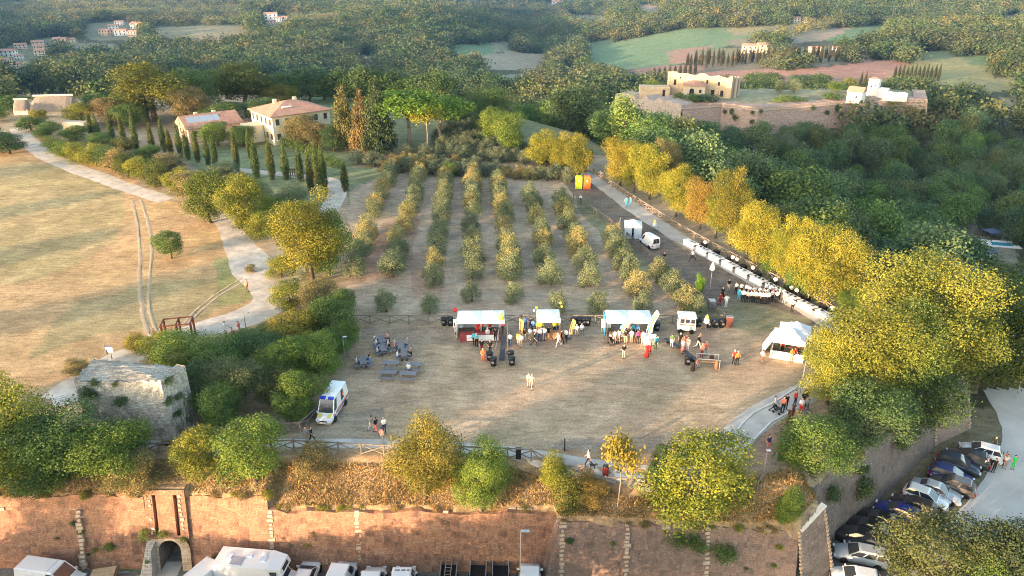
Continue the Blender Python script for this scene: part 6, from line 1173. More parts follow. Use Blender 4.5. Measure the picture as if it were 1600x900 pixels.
def vehicle(name, label, cat, P, rz, st, base, roof, hw, rhw, zb, zr, m, L, wb, nwin=2, group=None, wk=1.0, winto=1.0, van=False, rearwin=True, split=None):
    """st: stations (x, top z, half width); base/roof: (rear x, front x) of the glasshouse"""
    T = thing(name, label, cat, P, rz, group, SC); b = MB(); V = []; n = len(st)
    for x, zt, w_ in st: V += [(x, -w_ * .88, .22), (x, -w_, .45), (x, -w_ * .99, zt * .80), (x, -w_ * .86, zt), (x, w_ * .86, zt), (x, w_ * .99, zt * .80), (x, w_, .45), (x, w_ * .88, .22)]
    F = [(i * 8 + j, i * 8 + (j + 1) % 8, (i + 1) * 8 + (j + 1) % 8, (i + 1) * 8 + j) for i in range(n - 1) for j in range(8)] + [tuple(range(7, -1, -1)), tuple((n - 1) * 8 + j for j in range(8))]
    obj('body', b.add(V, F).mesh('body', m, True), T)
    B = [(base[1], -hw, zb), (base[1], hw, zb), (base[0], hw, zb), (base[0], -hw, zb)]; Q = [(roof[1], -rhw, zr), (roof[1], rhw, zr), (roof[0], rhw, zr), (roof[0], -rhw, zr)]
    e = .05; zz = zr + .05; X0, X1 = roof; top = [(X1 - .12, -rhw + .1, zz), (X1 - .12, rhw - .1, zz), (X0 + .12, rhw - .1, zz), (X0 + .12, -rhw + .1, zz)]
    c = obj('cabin', MB().add(B + Q + top, [(0, 1, 5, 4), (1, 2, 6, 5), (2, 3, 7, 6), (3, 0, 4, 7), (4, 5, 9, 8), (5, 6, 10, 9), (6, 7, 11, 10), (7, 4, 8, 11), (8, 9, 10, 11)]).mesh('cabin', m), T)
    panel(T, 'windscreen', [B[0], B[1], Q[1], Q[0]], .06, .94, .08, .93, M_CARG, parent=T)
    if rearwin: panel(T, 'rear_window', [B[2], B[3], Q[3], Q[2]], .1, .9, .2, .88, M_CARG)
    for sgn, c4 in ((-1, [B[3], B[0], Q[0], Q[3]]), (1, [B[1], B[2], Q[2], Q[1]])):
        cuts = split or [(i / nwin * winto + (1 - winto) + .025, (i + 1) / nwin * winto + (1 - winto) - .02) for i in range(nwin)]
        for u0, u1 in cuts:
            if sgn > 0: u0, u1 = 1 - u1, 1 - u0
            panel(T, 'side_window', c4, u0, u1, .14, .88, M_CARG)
        obj('mirror', MB().box((base[1] - .25, sgn * (hw + .1), zb + .08), (.12, .2, .14)).mesh('mirror', m), T)
    for x in (wb / 2 + .08, -wb / 2 + .08):
        for y in (-1, 1): wheel(T, x, y * (hw + .02), wk)
    xf = st[-1][0]; xr = st[0][0]; zf = st[-2][1]; 
    for y in (-1, 1):
        obj('headlight', MB().box((st[-2][0] + (xf - st[-2][0]) * .55, y * st[-2][2] * .78, zf * .82), (.2, .32, .14)).mesh('headlight', M_HEAD), T); obj('tail_light', MB().box((st[1][0] - .03, y * st[1][2] * .90, zf * .95), (.14, .16, .26)).mesh('tail_light', M_TAIL), T)
    obj('number_plate', MB().box((xf + .01, 0, .42), (.03, .5, .12)).mesh('number_plate', M_PLATE), T); obj('number_plate', MB().box((xr - .01, 0, .5), (.03, .5, .12)).mesh('number_plate', M_PLATE), T); obj('grille', MB().box((xf - .0, 0, .56), (.05, .9, .12)).mesh('grille', M_TRIM), T)
    return T
def hatch(label, P, rz, c, nm, suv=0, group='cars parked under the bastion wall'):
    h = .12 * suv; return vehicle('parked_car', label, 'car', P, rz, [(-2.02, .62, .70), (-1.95, .86, .82), (-1.5, .97 + h, .87), (.75, .95 + h, .88), (1.45, .86 + h, .85), (1.9, .70 + h, .78), (2.05, .52, .64)], (-1.85, 1.05), (-1.5, .15), .80, .60, .92 + h, 1.44 + h * 1.5, paint(c, nm), 4.1, 2.55, 2 if not suv else 3, group)
def sedan(label, P, rz, c, nm, group='cars parked under the bastion wall'):
    return vehicle('parked_car', label, 'car', P, rz, [(-2.25, .60, .70), (-2.18, .90, .82), (-1.5, .96, .87), (.75, .92, .88), (1.6, .82, .85), (2.1, .66, .78), (2.25, .5, .62)], (-1.6, 1.1), (-.85, .2), .80, .58, .90, 1.40, paint(c, nm), 4.5, 2.7, 2, group)
def wagon(label, P, rz, c, nm, group='cars parked under the bastion wall'):
    return vehicle('parked_car', label, 'car', P, rz, [(-2.25, .65, .72), (-2.2, .92, .83), (-1.5, .98, .88), (.85, .95, .88), (1.6, .84, .85), (2.1, .66, .78), (2.25, .5, .62)], (-2.15, 1.2), (-1.85, .3), .80, .60, .92, 1.46, paint(c, nm), 4.5, 2.7, 3, group)
def vanb(label, P, rz, hz=2.0, L=5.2, nm='white', c=(.78, .78, .77), wins=None, cat='van', name='white_van', rearwin=True, hw=.92):
    x = L / 2; return vehicle(name, label, cat, P, rz, [(-x, 1.0, .86), (-x + .05, 1.05, .93), (x - 1.4, 1.08, .95), (x - .75, 1.05, .94), (x - .15, .86, .88), (x, .6, .74)], (-x + .03, x - .78), (-x + .12, x - 1.65), hw, hw - .14, 1.0, hz, paint(c, nm), L, L * .6, 1, wk=1.05, split=wins or [(.80, .97)], rearwin=rearwin)
WHT = (.80, .80, .79); SLV = (.42, .45, .48); BLK = (.015, .015, .017); NAV = (.02, .03, .14); DBR = (.035, .025, .028); GBR = (.12, .10, .085)
CZ = LOW + .7
def CP(px, py): q = GZ(px, py, CZ); return Vector((q.x, q.y, LOW + .02))
CARS = [(hatch, 1533, 706, 150, WHT, 'white', 1, 'white suv, farthest of the parked cars, red tail lights'), (hatch, 1513, 716, 148, BLK, 'black', 1, 'black suv parked next to the farthest white one'), (hatch, 1497, 725, -32, (.02, .03, .05), 'ink', 1, 'dark blue black suv, third from the far end'), (hatch, 1486, 742, -33, NAV, 'navy', 0, 'navy car with bright windscreen, fourth from the far end'),
 (hatch, 1489, 756, 146, GBR, 'taupe', 0, 'grey brown hatchback parked behind the navy car'), (sedan, 1463, 766, -36, SLV, 'silver', 0, 'silver sedan in the middle of the parked row'), (hatch, 1447, 776, -38, WHT, 'white', 0, 'white hatchback in the middle of the parked row'), (hatch, 1428, 792, 143, DBR, 'dark_brown', 1, 'dark brown car next to the white hatchback'), (hatch, 1403, 802, 142, (.02, .03, .20), 'royal', 1, 'bright dark blue car near the round tree'),
 (sedan, 1376, 812, 140, BLK, 'black', 0, 'black sedan left of the dark blue car'), (sedan, 1360, 824, 142, BLK, 'black', 0, 'black sedan, second left of the dark blue car'), (sedan, 1343, 838, 145, BLK, 'black', 0, 'black sedan in deep shade by the wall tip'), (hatch, 1358, 850, 155, (.03, .03, .034), 'charcoal', 1, 'charcoal car with pale roof rails beside the silver wagon'), (wagon, 1346, 866, 162, SLV, 'silver', 0, 'silver estate car nearest the bastion tip'), (hatch, 1338, 902, 165, WHT, 'white', 0, 'white car cut off at the bottom right')]
for f, px, py, a, c, nm, suv, lb in CARS:
    o = f(lb, CP(px, py), R(a), c, nm, suv) if f is hatch else f(lb, CP(px, py), R(a), c, nm)
# ambulance on the field
SC = .86
q = HIT(514, 657); amb = vanb('white ambulance with blue beacons and orange stripes on the field', HIT(520, 644) + Vector((0, 0, .02)), R(-98), 2.5, 5.4, 'white', WHT, [(.30, .48), (.80, .97)], 'ambulance', 'ambulance', hw=.94)
for y in (-.45, .45): obj('beacon', MB().box((1.05, y, 2.53), (.34, .6, .2)).mesh('beacon', M_BLUEL), amb)
obj('roof_vent', MB().box((-.6, 0, 2.61), (.8, .6, .14)).mesh('roof_vent', PL['white']), amb); obj('roof_rib', MB().box((-.2, 0, 2.57), (3.2, .08, .04)).mesh('roof_rib', PL['white']), amb)
for y in (-1, 1):
    obj('orange_stripe', MB().box((-.3, y * .955, .95), (4.4, .03, .16)).mesh('orange_stripe', M_ORGP), amb); obj('blue_stripe', MB().box((-.3, y * .96, .72), (4.4, .03, .1)).mesh('blue_stripe', M_NAVP), amb); obj('red_cross', MB().box((-1.2, y * .885, 1.75), (.5, .03, .16)).box((-1.2, y * .885, 1.75), (.16, .034, .5)).mesh('red_cross', M_ORGP), amb)
for y in (-.55, .55): obj('bonnet_patch', MB().add([(1.95, y - .2, 1.07), (2.5, y - .2, .90), (2.5, y + .2, .90), (1.95, y + .2, 1.07)], [(0, 1, 2, 3)]).mesh('bonnet_patch', mat('safety_yellow', (.8, .6, .1), .4, var=0)), amb)
# white van near the gazebo
SC = .76
v = vanb('white high roof panel van beside the grey gazebo tent', HIT(1014, 384) + Vector((0, 0, .02)), R(113), 2.35, 4.9, wins=[(.82, .97)], name='panel_van'); obj('roof_vent', MB().box((.4, 0, 2.42), (1.1, .9, .14)).mesh('roof_vent', PL['white']), v); obj('door_seam', MB().box((-2.47, 0, 1.3), (.02, .03, 1.6)).mesh('door_seam', M_GREY), v)
SC = 1.0
# food cart
fc = thing('food_van', 'small retro white and mint green food van by the fence', 'food van', HIT(1071, 517), R(-8)); M_MINT = mat('mint_paint', (.55, .72, .65), .4, var=.03)
obj('body', MB().box((0, 0, .85), (2.0, 1.5, .8), 0, 0, (1.02, 1.02)).mesh('body', M_MINT), fc); obj('upper_body', MB().box((0, 0, 1.65), (2.0, 1.5, .82), 0, 0, (.94, .92)).mesh('upper_body', PL['white']), fc); obj('roof', MB().box((0, 0, 2.13), (2.15, 1.65, .16), 0, 0, (.86, .84)).mesh('roof', PL['white']), fc)
for i in range(3): obj('window', MB().box((-.55 + i * .6, -.74, 1.62), (.46, .05, .5)).mesh('window', M_CARG), fc)
for i in range(2): obj('window', MB().box((-.99, -.3 + i * .6, 1.62), (.05, .46, .5)).mesh('window', M_CARG), fc)
obj('counter', MB().box((.0, -.85, 1.22), (1.7, .25, .05)).mesh('counter', M_WOODB), fc)
for x in (-.65, .65):
    for y in (-.7, .7): wheel(fc, x, y, .9)
# vehicles in the lower yard, before the wall
YZ = LOW + .02
def front_van(px, py, hz, L, a, label, **kw): q = GZ(px, py, LOW + hz); d = Vector((math.cos(R(a)), math.sin(R(a)), 0)); p = q - d * (L / 2 - 1.5); return vanb(label, Vector((p.x, p.y, YZ)), R(a), hz, L, **kw)
q = GZ(74, 884, LOW + 2.0); v = vanb('white panel van with lettering, leftmost in the lower yard', Vector((q.x, q.y, YZ)), R(-10), 2.0, 5.3, rearwin=False)
o = obj('lettering', MB().box((-.3, -.935, 1.25), (1.7, .02, .1)).box((-.3, -.935, 1.42), (1.2, .02, .1)).mesh('lettering', mat('faded_red', (.55, .3, .3), .6)), v); obj('roof_seam', MB().box((.5, 0, 2.055), (.02, 1.3, .02)).mesh('roof_seam', M_GREY), v)
o = thing('wooden_crate_trailer', 'open trailer loaded with pale wooden boards beside the van', 'trailer', GZ(166, 905, LOW), R(12)); obj('bed', MB().box((0, 0, .55), (2.0, 1.3, .12)).mesh('bed', M_WOODB), o)
for i in range(5): obj('board', MB().box((-.1, -.5 + i * .25, .7 + .03 * (i % 2)), (1.9, .22, .14)).mesh('board', mat('pale_board', (.50, .36, .22), .8, var=.2)), o)
for y in (-.75, .75): wheel(o, -.2, y, .8)
obj('drawbar', MB().beam((1.0, 0, .5), (1.9, 0, .45), .08, .08).mesh('drawbar', M_GREY), o)
amb2 = front_van(336, 872, 2.3, 5.2, 62, 'white ambulance van with red stripe parked by the gate', wins=[(.12, .3), (.8, .97)], name='ambulance', cat='ambulance')
obj('red_stripe', MB().box((-.2, -.965, .95), (4.4, .02, .14)).mesh('red_stripe', M_REDP), amb2); obj('emblem', MB().lathe([(.3, 0), (.3, .02)], 16, (0, 0, 0)).mesh('emblem', M_GREY), amb2, (-.3, -.90, 1.55)).rotation_euler = (R(98), 0, 0)
# motorhome
q = GZ(392, 872, LOW + 2.9); mh = thing('motorhome', 'large white motorhome with blue stripes and overcab in the yard', 'motorhome', Vector((q.x, q.y, YZ)), R(-6)); MHW = paint(WHT, 'white')
obj('living_box', MB().box((-.6, 0, 1.72), (4.6, 2.2, 2.3), 0, 0, (1, .96)).mesh('living_box', MHW), mh); obj('overcab', MB().add([(1.7, -1.08, 1.95), (1.7, 1.08, 1.95), (1.7, 1.05, 2.87), (1.7, -1.05, 2.87), (3.0, -.9, 2.1), (3.0, .9, 2.1), (2.8, .88, 2.7), (2.8, -.88, 2.7)], [(0, 1, 5, 4), (4, 5, 6, 7), (7, 6, 2, 3), (0, 4, 7, 3), (1, 2, 6, 5)]).mesh('overcab', MHW), mh)
obj('cab', MB().add([(1.7, -.95, .35), (3.6, -.85, .35), (3.6, .85, .35), (1.7, .95, .35), (1.7, -.95, 1.2), (3.5, -.8, .95), (3.5, .8, .95), (1.7, .95, 1.2), (1.7, -.85, 2.0), (2.55, -.75, 1.95), (2.55, .75, 1.95), (1.7, .85, 2.0), (2.95, -.82, 1.1), (2.95, .82, 1.1)], [(0, 1, 5, 12, 4), (1, 2, 6, 5), (2, 3, 7, 13, 6), (5, 6, 13, 12), (4, 12, 9, 8), (13, 7, 11, 10), (12, 13, 10, 9), (3, 0, 4, 8, 11, 7)]).mesh('cab', MHW), mh)
panel(mh, 'windscreen', [(2.95, -.82, 1.1), (2.95, .82, 1.1), (2.55, .75, 1.95), (2.55, -.75, 1.95)], .05, .95, .05, .95, M_CARG); panel(mh, 'side_window', [(1.7, -.95, 1.2), (2.95, -.82, 1.1), (2.55, -.75, 1.95), (1.7, -.85, 2.0)], .2, .8, .08, .85, M_CARG); obj('overcab_window', MB().box((2.2, -1.0, 2.35), (.6, .06, .35)).mesh('overcab_window', M_CARG), mh); panel(mh, 'overcab_front_window', [(3.0, -.9, 2.1), (3.0, .9, 2.1), (2.8, .88, 2.7), (2.8, -.88, 2.7)], .2, .8, .25, .8, M_CARG)
for z, m_ in ((1.5, M_NAVP), (1.2, M_NAVP)): obj('stripe', MB().box((-.6, -1.105, z), (4.5, .02, .1)).mesh('stripe', m_), mh)
for x, y, sx, sy in ((-1.9, 0, .7, .7), (-.2, .3, .5, .5), (1.1, 0, .6, .6)): obj('roof_hatch', MB().box((x, y, 2.92), (sx, sy, .12), 0, 0, (.85, .85)).mesh('roof_hatch', M_TENTG), mh)
obj('solar_panel', MB().box((-1.0, -.4, 2.90), (1.0, .9, .05)).mesh('solar_panel', mat('solar_panel', (.33, .37, .42), .15)), mh); obj('roof_dome', MB().lathe([(.3, 2.87), (.26, 3.0), (.1, 3.08)], 10, (1.0, .5, 0)).mesh('roof_dome', PL['white']), mh)
for x in (-1.9, 2.6):
    for y in (-.95, .95): wheel(mh, x, y, 1.05)
q = GZ(478, 884, LOW + 1.45); o = hatch('small white car with dark rear window parked nose to wall', Vector((q.x, q.y - .5, YZ)), R(86), WHT, 'white', 0, 'vehicles in the lower yard')
front_van(533, 878, 2.2, 5.4, 84, 'tall white van with ribbed roof, right of the small car', name='panel_van'); front_van(581, 890, 1.95, 4.6, 88, 'lower white van with plain roof in the yard', name='panel_van')
a3 = front_van(629, 884, 2.35, 5.2, 90, 'white ambulance with red cross on its roof', name='ambulance', cat='ambulance'); obj('red_cross', MB().box((-.7, 0, 2.41), (.55, .18, .02)).box((-.7, 0, 2.412), (.18, .55, .02)).mesh('red_cross', M_REDP), a3); obj('lettering', MB().box((.55, -.55, 2.41), (.16, .22, .02)).box((.55, -.15, 2.41), (.16, .34, .02)).box((.55, .35, 2.41), (.16, .4, .02)).mesh('lettering', M_GREY), a3)
front_van(828, 882, 2.1, 5.0, 88, 'white van at the foot of the tall lamp post', name='panel_van')
for px, lb, c in ((701, 'small flatbed truck with ladder rack in the yard', SLV), (747, 'open grey trailer, left of the pair in the yard', GBR), (782, 'open grey trailer, right of the pair in the yard', GBR)):
    o = thing('open_trailer', lb, 'trailer', GZ(px, 906, LOW + .02), R(90)); b = MB(); m_ = mat('trailer_grey', (.30, .30, .30), .6, var=.15)
    obj('bed', MB().box((0, 0, .55), (2.6, 1.35, .1)).mesh('bed', M_BLACK), o)
    for s_, nm_ in ((-1, 'side_board'), (1, 'side_board')): obj(nm_, MB().box((0, s_ * .68, .82), (2.6, .06, .5)).mesh(nm_, m_), o)
    for x in (-1.28, 1.28): obj('end_board', MB().box((x, 0, .82), (.06, 1.3, .5)).mesh('end_board', m_), o)
    for y in (-.75, .75): wheel(o, 0, y, .85)
    if px == 701:
        for y in (-.5, .5): obj('ladder_rail', MB().box((.2, y * .5, 1.25), (2.8, .06, .06)).mesh('ladder_rail', M_ALU), o)
        for i in range(7): obj('rung', MB().box((-1 + i * .38, 0, 1.25), (.04, .5, .04)).mesh('rung', M_ALU), o)
# ---------------------------------------------------------------- people
PAL = {'white': (.78, .77, .75), 'black': (.02, .02, .022), 'navy': (.03, .04, .10), 'blue': (.10, .22, .45), 'cyan': (.05, .40, .60), 'teal': (.10, .42, .50), 'red': (.62, .045, .04), 'orange': (.85, .17, .04), 'coral': (.75, .22, .17), 'pink': (.72, .36, .36), 'magenta': (.60, .05, .18), 'grey': (.28, .28, .29), 'lightgrey': (.50, .50, .50), 'khaki': (.38, .31, .21), 'green': (.10, .16, .06), 'bgreen': (.03, .55, .12), 'yellow': (.80, .68, .08), 'brown': (.16, .10, .07), 'skin': (.52, .32, .23), 'denim': (.08, .12, .22), 'maroon': (.22, .03, .04), 'tan': (.50, .38, .27), 'lime': (.65, .75, .10)}
def cloth(n): return mat('cloth_' + n, PAL[n], .85, var=.08, vscale=8, spec=.15)
HAIRC = {'dark': mat('hair_dark', (.03, .022, .018), .6, var=.1), 'brown': mat('hair_brown', (.10, .06, .035), .6, var=.1), 'grey': mat('hair_grey', (.42, .40, .38), .6, var=.1), 'blond': mat('hair_blond', (.42, .29, .14), .6, var=.1)}
SKIN = mat('skin', PAL['skin'], .6, var=.05)
def cap_mesh(b, p, q, r0, r1, n=10):
    p, q = Vector(p), Vector(q); d = (q - p); L_ = max(d.length, 1e-4); a = d / L_; u = a.orthogonal().normalized(); w_ = a.cross(u); rings = []
    for k in range(5): t = -math.pi / 2 + k * math.pi / 2 / 4; rings.append((p + a * r0 * math.sin(t), r0 * math.cos(t)))
    for k in range(5): t = k * math.pi / 2 / 4; rings.append((q + a * r1 * math.sin(t), r1 * math.cos(t)))
    V = []
    for c, r in rings: V += [tuple(c + (u * math.cos(6.2832 * i / n) + w_ * math.sin(6.2832 * i / n)) * max(r, .001)) for i in range(n)]
    b.add(V, [(j * n + i, j * n + (i + 1) % n, (j + 1) * n + (i + 1) % n, (j + 1) * n + i) for j in range(9) for i in range(n)] + [tuple(range(n - 1, -1, -1)), tuple(9 * n + i for i in range(n))])
def pose_caps(pose):
    """capsules (p, q, r0, r1, region): 0 skin, 1 top, 2 trousers, 3 shoes; the figure faces -y"""
    C = []; sit = pose == 'sit'; dz = -.42 if sit else 0; bend = .0
    hipz = .93 + dz
    def add(p, q, r0, r1, g): C.append((Vector(p), Vector(q), r0, r1, g))
    for s_ in (-1, 1):
        add((s_ * .075, 0, 1.37 + dz), (s_ * .065, 0, 1.02 + dz), .115, .105, 1); add((s_ * .07, .01, 1.0 + dz), (s_ * .075, .01, .93 + dz), .115, .12, 2)
    add((-.13, .01, 1.42 + dz), (.13, .01, 1.42 + dz), .075, .075, 1); add((0, .0, 1.44 + dz), (0, -.01, 1.54 + dz), .055, .05, 0)
    add((0, -.01, 1.61 + dz), (0, -.015, 1.66 + dz), .088, .092, 0); add((0, -.035, 1.585 + dz), (0, -.03, 1.60 + dz), .06, .07, 0); add((0, -.105, 1.625 + dz), (0, -.115, 1.605 + dz), .014, .02, 0)
    for s_ in (-1, 1): add((s_ * .095, 0, 1.625 + dz), (s_ * .098, .0, 1.64 + dz), .018, .02, 0)
    for s_ in (-1, 1):
        st = {'walk': .30 * s_, 'walkb': -.30 * s_, 'run': .5 * s_}.get(pose, .03 * s_)
        hip = Vector((s_ * .085, 0, hipz))
        if sit: kn = Vector((s_ * .13, -.42, .48)); an = Vector((s_ * .13, -.40, .09))
        else: kn = Vector((s_ * .095, -st * .55 - .03, .50)); an = Vector((s_ * .10, -st + (.16 if st < -.2 else .02), .10 if st > -.2 else .16))
        add(hip, kn, .088, .062, 2); add(kn, an, .058, .042, 2); add(an + Vector((0, .03, -.045)), an + Vector((s_ * .015, -.15, -.055)), .038, .034, 3)
        sh = Vector((s_ * .19, .01, 1.405 + dz)); 
        if pose == 'hips': el = Vector((s_ * .36, .06, 1.17)); wr = Vector((s_ * .20, -.05, 1.02))
        elif pose in ('fold', 'sit', 'hold'): el = Vector((s_ * .25, -.04, 1.13 + dz)); wr = Vector((s_ * .10, -.27, 1.10 + dz if pose != 'sit' else .80))
        elif pose in ('walk', 'walkb', 'run'): el = Vector((s_ * .24, st * .35 + .03, 1.14)); wr = Vector((s_ * .24, st * .75 - .08, .92))
        elif pose == 'wave': el = Vector((s_ * .30, -.08, 1.22 if s_ < 0 else 1.36)); wr = Vector((s_ * .28, -.14, .98 if s_ < 0 else 1.62))
        else: el = Vector((s_ * .24, .03, 1.13)); wr = Vector((s_ * .245, -.04, .89))
        add(sh, sh.lerp(el, .62), .058, .05, 1); add(sh.lerp(el, .62), el, .043, .040, 0); add(el, wr, .038, .028, 0); h_ = (wr - el).normalized(); add(wr, wr + h_ * .08, .030, .034, 0)
    return C
def fingers(b, C):
    for p, q, r0, r1, g in [c for c in C if abs(c[2] - .030) < 1e-6]:
        d = (q - p).normalized(); u = d.orthogonal().normalized(); w_ = d.cross(u)
        for k, (o_, L_) in enumerate(((-.027, .062), (-.009, .075), (.009, .07), (.026, .055))): a = q + u * o_ + d * .02; m_ = a + d * L_ * .55; e = m_ + (d * .7 + w_ * .5).normalized() * L_ * .45; b.path([a, m_, e], [.009, .008, .006], 5)
        a = p + d * .02 + u * .03; e = a + (d * .6 + u * .7).normalized() * .06; b.path([a, e, e + d * .025], [.011, .009, .007], 5)
def make_body(pose):
    C = pose_caps(pose); b = MB()
    for p, q, r0, r1, g in C: cap_mesh(b, p, q, r0, r1)
    tmp = bpy.data.objects.new('tmp', b.mesh('tmp', [])); COL.objects.link(tmp); md = tmp.modifiers.new('r', 'REMESH'); md.mode = 'VOXEL'; md.voxel_size = .022; md.use_smooth_shade = True
    dg = bpy.context.evaluated_depsgraph_get(); me = bpy.data.meshes.new_from_object(tmp.evaluated_get(dg)); bpy.data.objects.remove(tmp)
    n = len(me.vertices); co = np.empty(n * 3); me.vertices.foreach_get('co', co); co = co.reshape(-1, 3); best = np.full(n, 9e9); reg_ = np.zeros(n, int)
    for p, q, r0, r1, g in C:
        p_ = np.array(p); d = np.array(q) - p_; t = np.clip(((co - p_) @ d) / max(d @ d, 1e-9), 0, 1); dist = np.linalg.norm(co - p_ - t[:, None] * d, axis=1) - (r0 + (r1 - r0) * t); w_ = dist < best; best[w_] = dist[w_]; reg_[w_] = g
    F = [tuple(p.vertices) for p in me.polygons]; V = [tuple(c) for c in co]; M_ = [int(np.bincount([reg_[i] for i in f], minlength=4).argmax()) for f in F]
    o = MB(); o.v = V; o.f = F; o.m = M_; fingers(o, C); bpy.data.meshes.remove(me); return o.mesh('body_' + pose, [SKIN, cloth('white'), cloth('black'), cloth('black')], True)
BODY = {p: make_body(p) for p in ('stand', 'hips', 'fold', 'walk', 'walkb', 'sit', 'run', 'wave')}
def hair_mesh(long_):
    b = MB(); n = 10; V = []; rings = [(-.02 if not long_ else -.16, .088), (.02, .102), (.06, .10), (.095, .078), (.118, .03)]
    for z, r in rings: V += [(r * .98 * math.cos(6.2832 * i / n), .022 + r * 1.02 * math.sin(6.2832 * i / n) * (1 if math.sin(6.2832 * i / n) > 0 else (.75 if z > .03 else .15)), z) for i in range(n)]
    b.add(V, [(j * n + i, j * n + (i + 1) % n, (j + 1) * n + (i + 1) % n, (j + 1) * n + i) for j in range(4) for i in range(n)] + [tuple(4 * n + i for i in range(n))]); return b
HAIR = {(l, h): hair_mesh(l).mesh('hair', HAIRC[h], True) for l in (0, 1) for h in HAIRC}
def skirt_mesh(c, z0, flare): return MB().lathe([(.155, .99), (.165, .93), (.20, (z0 + .93) / 2), (flare, z0), (flare - .02, z0 + .01)], 12).mesh('skirt', cloth(c), True)
def person(P, pose, top, bot, label, face=0, hair='dark', long_=0, group=None, k=1.0, skirt=None, bare=False, shoes='black', cap=None):
    T = thing('person', label, 'person', P, R(face), group, k); o = obj('body', BODY[pose], T)
    for i, m_ in ((1, cloth(top)), (2, SKIN if bare else cloth(bot)), (3, cloth(shoes))): o.material_slots[i].link = 'OBJECT'; o.material_slots[i].material = m_
    dz = -.42 if pose == 'sit' else 0; obj('hair', HAIR[(long_, hair)], T, (0, 0, 1.655 + dz))
    if skirt: obj('skirt', skirt_mesh(bot, *skirt), T)
    return T
def pp(px, py, *a, **kw): return person(HIT(px, py), *a, **kw)
